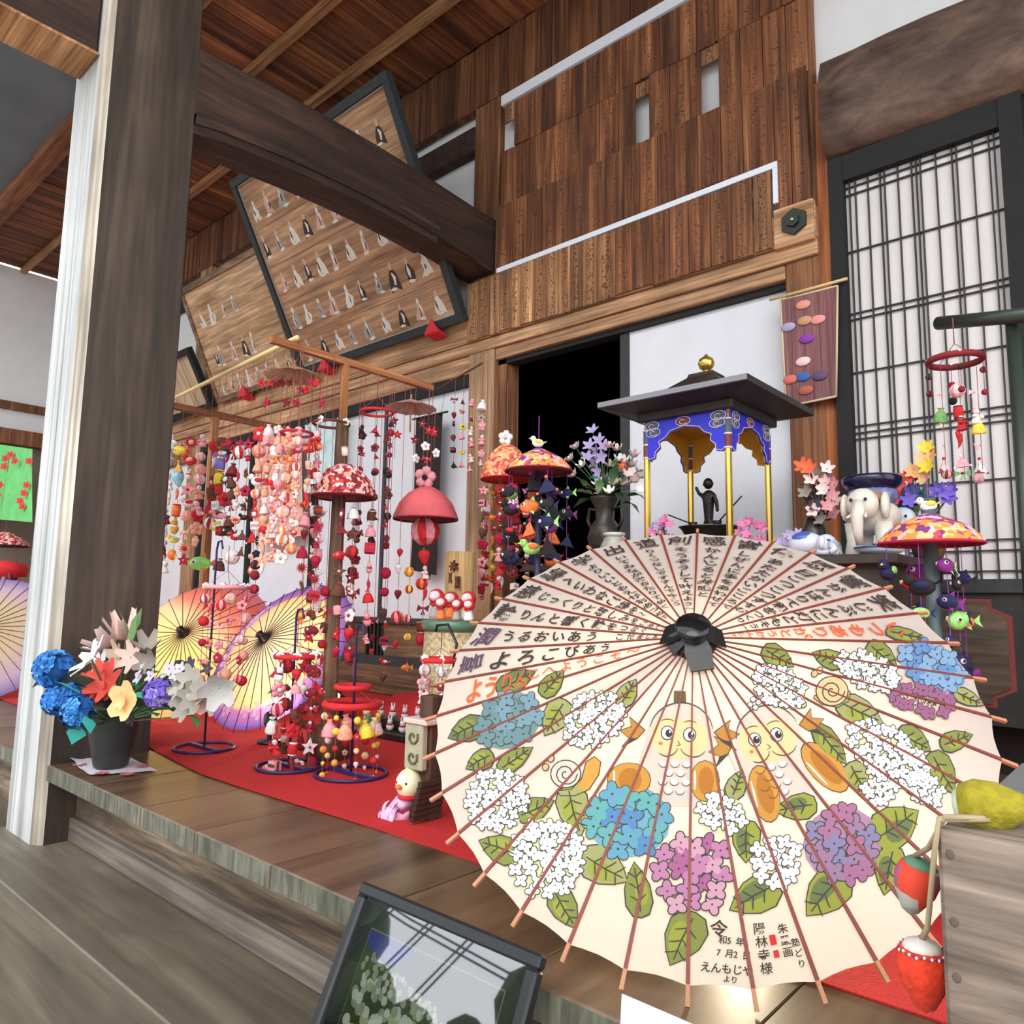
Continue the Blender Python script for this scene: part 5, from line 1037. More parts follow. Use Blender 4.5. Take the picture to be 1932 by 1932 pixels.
# dense salmon garlands of the middle
strands('charm_strand', 'charms', [
 ('dense salmon garland with a dark disc at its top', 498, 690, 1075, 1.68, 12, 'salmon', 30, dict(vs=[818, 850, 880, 905, 930, 948, 968, 990, 1012, 1048, 1075])),
 ('dense salmon garland with a black paper figure', 516, 682, 1080, 1.66, 15, 'salmon', 26),
 ('dense salmon garland of cloth blossoms', 534, 678, 1055, 1.66, 15, 'salmon', 27, dict(kinds=['flower_charm', 'bag_charm', 'doll_charm', 'flower_charm'])),
 ('dense orange garland beside the pale blue cloth', 552, 672, 1060, 1.62, 15, 'salmon', 27, dict(kinds=['flower_charm', 'flower_charm', 'ball_charm', 'bow_charm'])),
 ('dense white and orange garland right of the salmon ones', 570, 668, 1040, 1.60, 14, 'salmon', 25, dict(kinds=['flower_charm', 'ball_charm', 'bird_charm'])),
 ('red doll string in front of the pale blue cloth', 606, 805, 880, 1.70, 2, 'salmon', 40, dict(kinds=['doll_charm'], rail=TBAR, vs=[828, 868])),
], 'dense garlands in the middle', BAM, 800)
# pale blue cloth banner
def banner(name, label, pts, y, m, rodm=None, fold=.012):
    t = thing(name, label, 'banner', at(pts[0][0], pts[0][1], y=y)); (a, b, c, d) = [at(u, v, y=y) for u, v in pts]; mb = MB().mat(m); n = 14; vs = []; fs = []
    for i in range(n + 1):
        for j in range(9):
            p = a.lerp(b, i / n).lerp(d.lerp(c, i / n), j / 8); vs.append((p.x, p.y + fold * math.sin(i * 1.7 + j * .25), p.z))
    for i in range(n):
        for j in range(8): k = i * 9 + j; fs.append((k, k + 9, k + 10, k + 1))
    mb.add(vs, fs, True); mb.build('cloth', t, recalc=False)
    for p in (a.lerp(b, .1), a.lerp(b, .9)):
        if y > 3.1: string(t, p, (p.x, YW - .02, 2.06), BLK)
    if rodm: MB().mat(rodm).tube([a.lerp(b, -.12), b.lerp(a, -.12)], .007, 7).build('rod', t)
    return t
banner('cloth_banner', 'pale blue cloth hanging behind the salmon garlands', [(575, 800), (640, 788), (640, 905), (578, 915)], 3.22, cl('ice blue', (200, 222, 226)), BLK)
banner('cloth_banner', 'salmon printed cloth hanging behind the dense garlands', [(480, 840), (572, 810), (570, 1010), (480, 1035)], 3.20, mat('salmon print', (232, 176, 156), .85, noise=.35, nscale=22), None, .015)
banner('cloth_banner', 'tall black cloth with red stars behind the coral hat', [(785, 790), (838, 778), (822, 1085), (772, 1075)], 3.22, mat('black crepe', (40, 30, 30), .85, noise=.3, nscale=30), BLK)
# ---- rings, hats and small parasols
def ring_mobile(name, label, u, v, y, rpx, ringm, cols, drop, n, pal, size, kinds=None, hang=None, tilt=0, thick=.006, grp=None, thread=None, bead=None):
    c = at(u, v, y=y); r = pxm(c, rpx); t = thing(name, label, 'mobile', c, grp)
    MB().mat(ringm).tube([(c.x + r * math.cos(2 * PI * i / 24), c.y + r * math.sin(2 * PI * i / 24), c.z + r * tilt * math.cos(2 * PI * i / 24)) for i in range(24)], thick, 6, closed=True).build('ring', t)
    if hang:
        h = at(u, hang, y=y).z; MB().mat(thread or STR).tube([(c.x, c.y, h), (c.x, c.y, c.z + (h - c.z) * .4)], .0018, 4).build('hanger', t)
        for i in range(3): a = 2 * PI * i / 3 + .4; string(t, (c.x, c.y, c.z + (h - c.z) * .4), (c.x + r * math.cos(a), c.y + r * math.sin(a), c.z), thread)
    for i in range(cols):
        a = 2 * PI * i / cols + .35; p = Vector((c.x + r * math.cos(a), c.y + r * math.sin(a), c.z)); zb = c.z - pxm(c, drop); string(t, p, (p.x, p.y, zb), thread)
        for j in range(n):
            z = c.z + (zb - c.z) * (j + .8 + RO.uniform(-.2, .2)) / n; A = RO.choice(PAL[pal]); Bm = RO.choice([m for m in PAL[pal] if m is not A])
            q = Vector((p.x, p.y, z)); charm(t, RO.choice(kinds or KINDS[:15]), q, pxm(q, size * RO.uniform(.75, 1.25)), A, Bm)
        if bead: charm(t, bead, p + Vector((0, 0, .004)), pxm(p, size * .7), WH, GD)
    return t, c, r
def patch(name, cols, scale=24):
    if name in MATS: return MATS[name]
    m = bpy.data.materials.new(name); m.use_nodes = True; n = m.node_tree; b = n.nodes['Principled BSDF']; b.inputs['Roughness'].default_value = .8
    tc = n.nodes.new('ShaderNodeTexCoord'); vo = n.nodes.new('ShaderNodeTexVoronoi'); vo.inputs['Scale'].default_value = scale; cr = n.nodes.new('ShaderNodeValToRGB'); cr.color_ramp.interpolation = 'CONSTANT'; e = cr.color_ramp.elements
    while len(e) < len(cols): e.new(.5)
    for i, c in enumerate(cols): e[i].position = i / len(cols); e[i].color = lin(c) + (1,)
    sp = n.nodes.new('ShaderNodeSeparateXYZ'); n.links.new(tc.outputs['Object'], vo.inputs['Vector']); n.links.new(vo.outputs['Color'], sp.inputs[0]); n.links.new(sp.outputs[0], cr.inputs[0]); n.links.new(cr.outputs[0], b.inputs['Base Color']); MATS[name] = m; return m
def hat_mobile(label, u, v, y, rpx, hpx, m, under, cols, drop, n, pal, size, kinds=None, flat_=False, topk=None, hang=None, thread=None, trims=None, vtop=None):
    c = at(u, v, y=y); r = pxm(c, rpx); h = pxm(c, hpx); t = thing('hat_mobile', label, 'mobile', c, 'cloth hats with hanging charms')
    pr = [(r, 0), (r * .98, h * .12), (r * .82, h * .5), (r * .55, h * .8), (r * .25, h * .97), (.004, h)] if not flat_ else [(r, 0), (r * .97, h * .15), (r * .72, h * .55), (r * .4, h * .8), (r * .15, h * .98), (.004, h)]
    mb = MB().mat(m); nn = 28; vs = []; fs = []
    for i, (a, z) in enumerate(pr):
        for j in range(nn): w = 1 + .025 * math.cos(j * PI) * (1 - i / 6); q = 2 * PI * j / nn; vs.append((c.x + a * w * math.cos(q), c.y + a * w * math.sin(q), c.z + z))
    for i in range(len(pr) - 1):
        for j in range(nn): fs.append((i * nn + j, i * nn + (j + 1) % nn, (i + 1) * nn + (j + 1) % nn, (i + 1) * nn + j))
    mb.add(vs, fs, True); mb.build('cloth_dome', t, recalc=False)
    MB().mat(under).lathe([(r * .96, .002), (r * .8, h * .4), (r * .5, h * .7), (0, h * .85)], nn, tuple(c)).build('lining', t, recalc=False)
    MB().mat(under).tube([(c.x + r * math.cos(2 * PI * i / 28), c.y + r * math.sin(2 * PI * i / 28), c.z) for i in range(28)], .004, 5, closed=True).build('rim_cord', t)
    if topk: charm(t, topk[0], c + Vector((0, -.01, h + pxm(c, topk[1]) * .4)), pxm(c, topk[1]), topk[2], topk[3], rz=.6)
    if hang: string(t, (c.x, c.y, c.z + h), (c.x, c.y, at(u, hang, y=y).z), thread, .0018)
    if trims:
        for k in range(26): a = RO.uniform(0, 2 * PI); q = RO.uniform(.15, .85); rr = r * (1 - q * q * .75); charm(t, 'flower_charm', (c.x + rr * math.cos(a), c.y + rr * math.sin(a), c.z + h * q), r * .2, RO.choice(trims), RO.choice(trims), rz=a + PI / 2)
    for i in range(cols):
        a = 2 * PI * i / cols + .2; rr = r * (.9 if i % 3 else .45); p = Vector((c.x + rr * math.cos(a), c.y + rr * math.sin(a), c.z + .004)); zb = c.z - pxm(c, drop) * RO.uniform(.8, 1); string(t, p, (p.x, p.y, zb), thread)
        for j in range(n):
            z = c.z + (zb - c.z) * (j + .85 + RO.uniform(-.2, .2)) / n; A = RO.choice(PAL[pal]); Bm = RO.choice([m_ for m_ in PAL[pal] if m_ is not A]); q = Vector((p.x, p.y, z)); charm(t, RO.choice(kinds or KINDS[:15]), q, pxm(q, size * RO.uniform(.75, 1.25)), A, Bm)
    return t, c, r
CRP = patch('red floral crepe', [(150, 34, 40), (206, 60, 60), (226, 180, 170), (120, 28, 36), (232, 200, 190)], 75)
CORH = cl('coral', (206, 92, 98)); ORH = patch('orange floral crepe', [(226, 110, 80), (240, 176, 120), (206, 70, 80), (244, 206, 170), (220, 90, 60)], 70); PUH = patch('purple orange crepe', [(130, 50, 120), (236, 140, 70), (240, 190, 120), (200, 70, 80), (230, 180, 200), (236, 150, 60)], 62)
hat_mobile('red floral cloth hat on the T stand with long charm strings', 648, 938, 1.77, 58, 62, CRP, DR, 7, 300, 8, 'red', 25, trims=[WH, LP, RD, SA])
t, c, r = hat_mobile('coral cloth hat with a pink plum blossom on top', 803, 980, 2.225, 60, 62, CORH, DR, 0, 10, 1, 'red', 20, topk=('flower_charm', 44, PK, BKc), hang=737)
charm(t, 'ball_charm', c + Vector((0, 0, -pxm(c, 22))), pxm(c, 62), RD, PK); charm(t, 'heart_charm', c + Vector((0, 0, -pxm(c, 70))), pxm(c, 34), RD, GE); string(t, c, c + Vector((0, 0, -pxm(c, 250))))
for dz, k, A, Bm in ((98, 'doll_charm', LP, DR), (120, 'ball_charm', RD, OR_), (140, 'chili_charm', RD, GE), (165, 'bow_charm', DR, RD), (200, 'drum_charm', DR, GD), (222, 'ball_charm', RD, CM)): charm(t, k, c + Vector((RO.uniform(-.02, .02), 0, -pxm(c, dz))), pxm(c, 26), A, Bm)
hat_mobile('orange floral gathered cloth hat left of the doorway', 955, 905, 2.62, 48, 68, ORH, RD, 8, 215, 8, 'red', 23, topk=('flower_charm', 30, WH, LP), hang=720)
hat_mobile('purple and orange cloth hat with dark fish charms before the doorway', 1016, 890, 2.15, 63, 44, PUH, DR, 8, 190, 4, 'fish', 38, kinds=['fish_charm', 'fish_charm', 'fish_charm', 'bird_charm', 'pouch_charm'], flat_=True, topk=('bird_charm', 30, WH, YL), hang=785, thread=STRP)
hat_mobile('purple and yellow cloth hat with fish charms before the shoji', 1755, 1026, 2.2, 78, 50, PUH, CM, 7, 215, 3, 'fish', 44, kinds=['fish_charm', 'fish_charm', 'bird_charm', 'fish_charm'], flat_=True, topk=('bird_charm', 36, WH, YL), hang=895, thread=STRP)
hp_ = at(1016, 890, y=2.15); MB().mat(mat('indigo pole', (44, 40, 70), .5)).tube([(hp_.x, hp_.y, .005), (hp_.x, hp_.y, hp_.z + .1)], .012, 10).build('display_pole'); tag(bpy.data.objects['display_pole'], 'dark indigo pole holding up the purple hat at the doorway', 'pole')
ring_mobile('ring_mobile', 'red cloth ring with beads hung by the violet screen strip', 711, 778, 1.93, 30, RD, 6, 240, 6, 'dark', 15, ['star_charm', 'bead', 'flower_charm', 'ball_charm', 'pouch_charm'], hang=704)
ring_mobile('ring_mobile', 'dark flowered ring high beside the T stand post', 625, 800, 1.70, 32, BN, 4, 110, 2, 'salmon', 22, hang=672, bead='flower_charm')
ring_mobile('ring_mobile', 'thin purple ring above the salmon garlands', 560, 818, 1.54, 28, CM, 5, 130, 4, 'salmon', 22, hang=652)
# right mobile under the bamboo arm
arm = thing('hanging_pole', 'dark green bamboo arm crossing in front of the shoji', 'pole', (-.34, 2.3, 1.4)); DB = mat('dark green bamboo', (44, 54, 46), .4)
a0, a1 = at(1770, 610, y=2.35), at(1965, 592, y=2.2); MB().mat(DB).tube([a0, a1], .019, 12).build('arm', arm); pz_ = at(1908, 600, y=2.24); MB().mat(DB).tube([pz_ + Vector((0, .02, 0)), (pz_.x, pz_.y + .02, .005)], .017, 12).build('upright', arm)
t, c, r = ring_mobile('ring_mobile', 'dark red ring mobile with white beads on the bamboo arm', 1802, 680, 2.3, 38, DR, 4, 60, 2, 'dark', 13, ['bead', 'ball_charm'], hang=600, thick=.009, bead='bead')
for du, v, k, A, Bm, s in ((-28, 745, 'bow_charm', LP, PK, 14), (6, 737, 'ball_charm', PK, LP, 27), (38, 740, 'bow_charm', LP, PK, 16), (-25, 785, 'bag_charm', GE, GD, 26), (8, 778, 'drum_charm', RD, DR, 26), (12, 795, 'doll_charm', RD, RD, 30), (42, 785, 'doll_charm', WH, PK, 28), (46, 806, 'bag_charm', YL, PK, 24), (-24, 800, 'flower_charm', WH, LP, 18), (10, 828, 'chili_charm', RD, RD, 30), (-22, 838, 'bow_charm', PK, WH, 14), (44, 840, 'bow_charm', PK, WH, 14), (-20, 880, 'pouch_charm', LP, RD, 32), (14, 872, 'pouch_charm', PK, WH, 26), (48, 880, 'pouch_charm', WH, RD, 30), (-14, 895, 'ball_charm', PK, BN, 18), (46, 902, 'ball_charm', GY, PK, 20), (16, 893, 'bow_charm', GE, DR, 24)):
    q = at(1800 + du, v, y=2.3); charm(t, k, q, pxm(q, s), A, Bm)
for du in (-26, 8, 42): q = at(1800 + du, 690, y=2.3); string(t, q, (q.x, q.y, at(1800 + du, 900, y=2.3).z))
# hanging parasols
def mini_parasol(label, u, v, y, rpx, hpx, m, up=1):
    c = at(u, v, y=y); r = pxm(c, rpx); h = pxm(c, hpx) * up; t = thing('mini_parasol', label, 'parasol', c, 'small hanging parasols'); n = 24
    mb = MB().mat(m); vs = [(c.x, c.y, c.z + h)] + [(c.x + r * math.cos(2 * PI * i / n), c.y + r * math.sin(2 * PI * i / n), c.z + (.004 if i % 2 else 0)) for i in range(n)]; mb.add(vs, [(0, 1 + i, 1 + (i + 1) % n) for i in range(n)], False); mb.build('canopy', t, recalc=False)
    for i in range(0, n, 2): a = 2 * PI * i / n; MB().mat(RIBT).tube([(c.x, c.y, c.z + h * .98 - .003), (c.x + r * math.cos(a), c.y + r * math.sin(a), c.z - .003)], .0015, 4).build('rib', t)
    MB().mat(RIBT).tube([(c.x, c.y, c.z + h + .02), (c.x, c.y, c.z - r * .9)], .004, 6).build('stick', t); string(t, (c.x, c.y, c.z + h), (-2.5 if y > 1.4 else c.x, c.y, 1.567)); return t, c, r
t, c, r = mini_parasol('small faded pink paper parasol above the black cloth', 775, 772, 2.12, 48, 20, mat('faded pink paper', (186, 150, 140), .8, noise=.2, transl=.3))
for i, (du, v, k) in enumerate(((-32, 795, 'star_charm'), (-25, 820, 'star_charm'), (22, 800, 'star_charm'), (34, 812, 'star_charm'), (28, 842, 'flower_charm'), (48, 855, 'flower_charm'), (10, 865, 'flower_charm'), (30, 865, 'bow_charm'), (8, 830, 'star_charm'), (44, 815, 'star_charm'))):
    q = at(775 + du, v, y=2.12); charm(t, k, q, pxm(q, 19), WH if 'flower' in k else (RD if i % 2 else DR), PK)
for du in (-28, 8, 26, 46): q = at(775 + du, 775, y=2.12); string(t, q, (q.x, q.y, at(775 + du, 866, y=2.12).z))
t, c, r = mini_parasol('small brown paper parasol over red maple charms near the bamboo pole', 555, 712, 1.56, 52, 22, mat('brown oiled paper', (176, 138, 112), .8, noise=.2, transl=.3))
for i in range(13): du = -62 + i * 9.5; v = RO.choice([722, 735, 748, 760]); q = at(555 + du, v, y=1.56); charm(t, 'star_charm', q, pxm(q, 19), RO.choice([RD, CM, DR]), DR); string(t, q, (q.x, q.y, c.z))
# sparse strings before the white screens
strands('charm_strand', 'charms', [
 ('thin string of dark charms nearest the T stand on the white screen', 690, 790, 1020, 2.3, 6, 'dark', 16),
 ('thin string with a red triangle fish left of the coral hat', 738, 800, 1000, 2.4, 6, 'dark', 17, dict(kinds=['pouch_charm', 'star_charm', 'bead', 'fish_charm'])),
 ('string of brown owl faces below left of the coral hat', 742, 1005, 1215, 2.15, 5, 'dark', 24, dict(kinds=['block_charm', 'bead', 'bird_charm', 'flower_charm', 'heart_charm'])),
 ('string of pink temari and birds under the coral hat', 766, 1000, 1225, 2.15, 5, 'red', 26, dict(kinds=['ball_charm', 'ball_charm', 'bird_charm', 'heart_charm'])),
 ('string with golden pieces right under the coral hat', 786, 1040, 1270, 2.1, 5, 'yellow', 22, dict(kinds=['flower_charm', 'ball_charm', 'fish_charm'])),
 ('short string with a dark oval beside the black cloth', 818, 1000, 1090, 2.1, 3, 'dark', 19, dict(kinds=['flower_charm', 'bead', 'block_charm'])),
 ('string of red strawberries low above the sill', 746, 1160, 1290, 2.2, 4, 'red', 22, dict(kinds=['heart_charm', 'doll_charm', 'bird_charm'])),
 ('string of goldfish low above the sill', 724, 1150, 1240, 2.25, 3, 'red', 20, dict(kinds=['fish_charm', 'heart_charm', 'bead'])),
 ('string of little pennants left on the hall post', 860, 735, 885, 2.7, 6, 'dark', 15, dict(rail=RODL)),
 ('string of little pennants in the middle of the hall post', 876, 738, 880, 2.7, 6, 'mix', 15, dict(rail=RODL)),
 ('string of little pale dolls right on the hall post', 893, 745, 890, 2.7, 6, 'pale', 18, dict(rail=RODL, kinds=['doll_charm', 'rabbit_charm', 'pouch_charm'])),
 ('string of pale flowers beside the dark doorway', 912, 745, 880, 2.6, 6, 'pale', 20, dict(rail=RODL, kinds=['flower_charm', 'doll_charm', 'bag_charm'])),
 ('string of small red and white charms left under the orange hat', 920, 900, 1130, 2.6, 11, 'red', 18, dict(rail=RODL, v2=915)),
 ('string with yellow sunflowers under the orange hat', 935, 900, 1120, 2.6, 9, 'yellow', 22, dict(rail=RODL, v2=915, kinds=['sunflower_charm', 'doll_charm', 'bird_charm', 'chili_charm'])),
 ('string of red dolls under the T stand hat on the left', 590, 930, 1110, 1.6, 6, 'red', 30),
 ('string of white bells under the T stand hat in the middle', 618, 940, 1150, 1.55, 7, 'pale', 28, dict(kinds=['drum_charm', 'bird_charm', 'ball_charm', 'heart_charm'])),
 ('string of red hearts and black penguins right of the T stand post', 682, 950, 1230, 1.6, 8, 'red', 27, dict(kinds=['heart_charm', 'ball_charm', 'bird_charm', 'bow_charm', 'fish_charm'])),
 ('string with a yellow sunflower in front of the purple umbrella', 592, 1100, 1240, 1.5, 3, 'yellow', 34, dict(kinds=['sunflower_charm'], vs=[1162])),
 ('string of red lanterns low on the T stand pole', 634, 1100, 1280, 1.6, 6, 'red', 27, dict(kinds=['drum_charm', 'bow_charm', 'ball_charm', 'chili_charm'])),
 ('string of dark heads and shells before the second white screen', 505, 1000, 1120, 1.75, 5, 'dark', 22, dict(rail=BAM, v2=1000, kinds=['ball_charm', 'bow_charm', 'flower_charm', 'bead'])),
 ('short string with a green carp before the white screen', 405, 1040, 1075, 1.75, 1, 'fish', 44, dict(rail=BAM, v2=1045, kinds=['fish_charm'])),
], 'loose charm strings', TBAR)
rod = thing('hanging_rod', 'thin dark rod carrying charm strings beside the doorway', 'rod', RODL[0]); MB().mat(BN).tube([RODL[0], RODL[1]], .006, 6).build('stick', rod)
for s_ in (.15, .75): p = Vector(RODL[0]).lerp(Vector(RODL[1]), s_); string(rod, p, (p.x, YW - .03, 2.18))
# pink ring mobile and stands on the carpet
def floor_stand(label, u, v, rpx, m, hz, hook=None):
    p = at(u, v, z=.006); r = pxm(p, rpx); t = thing('mobile_stand', label, 'stand', p, 'purple mobile stands')
    MB().mat(m).tube([(p.x + r * math.cos(2 * PI * i / 20), p.y + r * math.sin(2 * PI * i / 20), p.z + .006) for i in range(20)], .006, 6, closed=True).build('base_ring', t)
    B('base_bar', (p.x - r, p.y - .01, p.z), (p.x + r, p.y + .01, p.z + .012), m, t)
    h = at(u, hz, y=p.y).z; pts = [(p.x, p.y, p.z), (p.x, p.y, h * .96), (p.x + .01, p.y, h), (p.x + .035, p.y, h + .004), (p.x + .05, p.y, h - .03)]
    MB().mat(m).tube(pts, .0045, 6).build('rod', t); return p
PB = mat('indigo lacquer', (50, 38, 92), .4); PD = mat('dark wine rod', (74, 26, 44), .4)
q = floor_stand('purple ring stand carrying the pale pink mobile', 385, 1413, 48, PB, 1025)
ring_mobile('ring_mobile', 'pale pink ring mobile before the coral umbrella', 428, 1108, q.y, 36, PK, 6, 165, 5, 'rose', 19, ['ball_charm', 'bead', 'flower_charm', 'bow_charm'], hang=1030, thick=.009, bead='flower_charm')
q = floor_stand('purple ring stand carrying the short red mobile', 545, 1448, 55, PB, 1150)
ring_mobile('ring_mobile', 'short red ring mobile with dolls before the purple umbrella', 560, 1238, q.y, 36, RD, 7, 195, 6, 'red', 26, hang=1170, thick=.010, bead='flower_charm')
q = floor_stand('purple ring stand under the scarlet double ring mobile', 662, 1462, 62, PB, 1180)
t, c, r = ring_mobile('ring_mobile', 'scarlet fringed double ring mobile with gathered bags', 665, 1328, q.y, 48, RD, 8, 128, 5, 'yellow', 13, ['bead', 'ball_charm', 'heart_charm', 'flower_charm'], hang=1240, thick=.013)
for i in range(7): a = 2 * PI * i / 7; p = Vector((c.x + r * .85 * math.cos(a), c.y + r * .85 * math.sin(a), c.z - pxm(c, 40))); charm(t, 'bag_charm', p, pxm(p, 32), [YL, LP, GE, PK, RD, PK, SA][i], GD)
MB().mat(RD).tube([(c.x + r * .62 * math.cos(2 * PI * i / 20), c.y + r * .62 * math.sin(2 * PI * i / 20), c.z + pxm(c, 30)) for i in range(20)], .010, 6, closed=True).build('upper_ring', t)
# mobile on the black hook by the white garden stool
q = at(800, 1378, y=1.75); hk = thing('hook_stand', 'black curved iron hook beside the patterned garden stool', 'hook', (q.x, 1.75, .005)); hp = at(818, 1250, y=1.8)
MB().mat(BLK).tube([(hp.x + .10, 1.8, .005), (hp.x + .10, 1.8, .42), at(862, 1215, y=1.8), at(845, 1178, y=1.8), at(825, 1180, y=1.8), at(822, 1192, y=1.8)], .005, 7).build('hook', hk); MB().mat(BLK).lathe([(.07, 0), (.07, .01), (.01, .016)], 16, (hp.x + .10, 1.8, .005)).build('base', hk)
ring_mobile('ring_mobile', 'red and white ring mobile on the black iron hook', 832, 1245, 1.8, 34, RD, 6, 135, 6, 'pale', 23, ['flower_charm', 'doll_charm', 'ball_charm', 'pouch_charm', 'bird_charm'], hang=1190, thick=.010, bead='flower_charm')
# ================================================================== SMALL OPEN UMBRELLAS ON THE CARPET
def umat(name, stops, ang=False, glow=.5):
    "paper dyed in bands: stops are (distance from the hub 0..1, colour)"
    m = bpy.data.materials.new(name); m.use_nodes = True; n = m.node_tree; b = n.nodes['Principled BSDF']; b.inputs['Roughness'].default_value = .75; N = n.nodes.new; L = n.links.new
    tc = N('ShaderNodeTexCoord'); sp = N('ShaderNodeSeparateXYZ'); cb = N('ShaderNodeCombineXYZ'); ln = N('ShaderNodeVectorMath'); ln.operation = 'LENGTH'; cr = N('ShaderNodeValToRGB'); e = cr.color_ramp.elements
    L(tc.outputs['Object'], sp.inputs[0]); L(sp.outputs[0], cb.inputs[0]); L(sp.outputs[1], cb.inputs[1])
    if ang: cb2 = sp.outputs[0]; ad = N('ShaderNodeMath'); ad.operation = 'MULTIPLY_ADD'; ad.inputs[1].default_value = ang[0]; ad.inputs[2].default_value = .5; a2 = N('ShaderNodeMath'); a2.operation = 'MULTIPLY_ADD'; a2.inputs[1].default_value = ang[1]; L(sp.outputs[0], ad.inputs[0]); L(sp.outputs[1], a2.inputs[0]); L(ad.outputs[0], a2.inputs[2]); fac = a2.outputs[0]
    else: L(cb.outputs[0], ln.inputs[0]); d = N('ShaderNodeMath'); d.operation = 'DIVIDE'; d.inputs[1].default_value = .415; L(ln.outputs['Value'], d.inputs[0]); fac = d.outputs[0]
    while len(e) < len(stops): e.new(.5)
    for i, (p, c) in enumerate(stops): e[i].position = p; e[i].color = lin(c) + (1,)
    L(fac, cr.inputs[0]); L(cr.outputs[0], b.inputs['Base Color']); tr = N('ShaderNodeBsdfTranslucent'); L(cr.outputs[0], tr.inputs[0]); ms = N('ShaderNodeMixShader'); ms.inputs[0].default_value = glow; L(b.outputs[0], ms.inputs[1]); L(tr.outputs[0], ms.inputs[2]); L(ms.outputs[0], n.nodes['Material Output'].inputs[0]); return m
DKRIB = mat('dark bamboo rib', (58, 40, 40), .5)
def small_umbrella(label, c, n_, R, d, m, ribs=32, patt=None):
    c = Vector(c); n_ = Vector(n_).normalized(); a = Vector((0, 0, 1)).cross(n_).normalized(); b = n_.cross(a); T = Matrix(((a.x, b.x, n_.x, c.x), (a.y, b.y, n_.y, c.y), (a.z, b.z, n_.z, c.z), (0, 0, 0, 1)))
    t = thing('paper_umbrella', label, 'umbrella', c - b * R)
    def P(r, q, off=0): return Vector((r * math.cos(q), r * math.sin(q), d * (1 - r / R) + off))
    mb = MB().mat(m); K = ribs * 2; vs = []; fs = []
    for i in range(9):
        r = .012 + (R - .012) * i / 8
        for j in range(K): vs.append(P(r - (.005 if (j % 2 and i == 8) else 0), 2 * PI * j / K, -.0015 * (j % 2)))
    for i in range(8):
        for j in range(K): fs.append((i * K + j, i * K + (j + 1) % K, (i + 1) * K + (j + 1) % K, (i + 1) * K + j))
    mb.add(vs, fs, True)
    def place(mb, nm, **k):
        o = mb.build(nm, None, loc=(0, 0, 0), **k); o.matrix_basis = T @ o.matrix_basis; o.parent = t; o.matrix_parent_inverse = basis(t).inverted(); return o
    place(mb, 'canopy', recalc=False)
    for k in range(ribs):
        q = 2 * PI * k / ribs; mb = MB().mat(DKRIB); mb.bar(P(.02, q, .001), P(R + .012, q, .001), .0032, .003); place(mb, 'rib')
    place(MB().mat(BLK).lathe([(.030, d - .012), (.030, d + .006), (.018, d + .02), (.02, d + .035), (.0, d + .038)], 14), 'head_cloth')
    place(MB().mat(DKRIB).tube([(0, 0, d), (0, 0, d - .55 if c.z - n_.z * .5 > 0 else d - .4)], .007, 8), 'shaft')
    if patt:
        r_ = random.Random(9); mb = MB().mat(patt)
        for k in range(150):
            rr = R * math.sqrt(r_.uniform(.52, .80)); q = r_.uniform(PI * .72, PI * 1.85); p = P(rr, q, .003)
            for j in range(5): e = 2 * PI * j / 5; w = P(rr + .007 * math.cos(e), q + .007 * math.sin(e) / rr, .003); mb.add([w + Vector((.0045 * math.cos(i * PI / 3), .0045 * math.sin(i * PI / 3), 0)) for i in range(6)], [(0, 1, 2, 3, 4, 5)])
        o = place(mb, 'blossom_print', recalc=False); o['kind'] = 'stuff'
    return t
small_umbrella('open purple umbrella with cream middle and blossom print on the carpet', (-3.2972, 2.0308, .3422 + .008), (.124, -.8042, .5813), .4144, .127, umat('purple cream paper', [(0, (254, 234, 204)), (.45, (254, 232, 190)), (.76, (252, 230, 160)), (.80, (210, 140, 214)), (.93, (166, 124, 220)), (1, (116, 88, 196))]), patt=mat('pale blossom print', (240, 190, 214), .8))
small_umbrella('open yellow, coral and pink umbrella beside the porch post', (-3.9218, 1.906, .3444 + .008), (.4102, -.7046, .5791), .4163, .1332, umat('sunset paper', [(0, (252, 216, 130)), (.45, (254, 228, 150)), (.60, (254, 226, 180)), (.72, (248, 150, 130)), (.88, (240, 124, 112)), (1, (244, 160, 196))], ang=(.55, 1.05)))
small_umbrella('open blue umbrella half hidden behind the coral one', (-5.7, 2.65, .352), (.30, -.75, .59), .42, .13, umat('blue wave paper', [(0, (150, 190, 220)), (.7, (120, 170, 215)), (.9, (70, 130, 200)), (1, (44, 104, 190))]))
small_umbrella('open lilac and yellow umbrella left of the porch post', (-5.45, 1.35, .352), (.72, -.45, .52), .42, .13, umat('lilac yellow paper', [(0, (246, 226, 170)), (.5, (244, 226, 190)), (.8, (226, 200, 226)), (1, (150, 140, 200))]))
_lp = at(508, 1402, z=.005)
floor_lamp((_lp.x, _lp.y), (-.55, .45, .35), 2.2, 'small floor lamp glowing beside the purple umbrella')
floor_lamp((-4.08, 2.22), (.2, -.7, .45), 7, 'small floor lamp hidden behind the yellow and coral umbrella')
floor_lamp((-3.32, 2.42), (.05, -.8, .45), 7, 'small floor lamp hidden behind the purple umbrella')
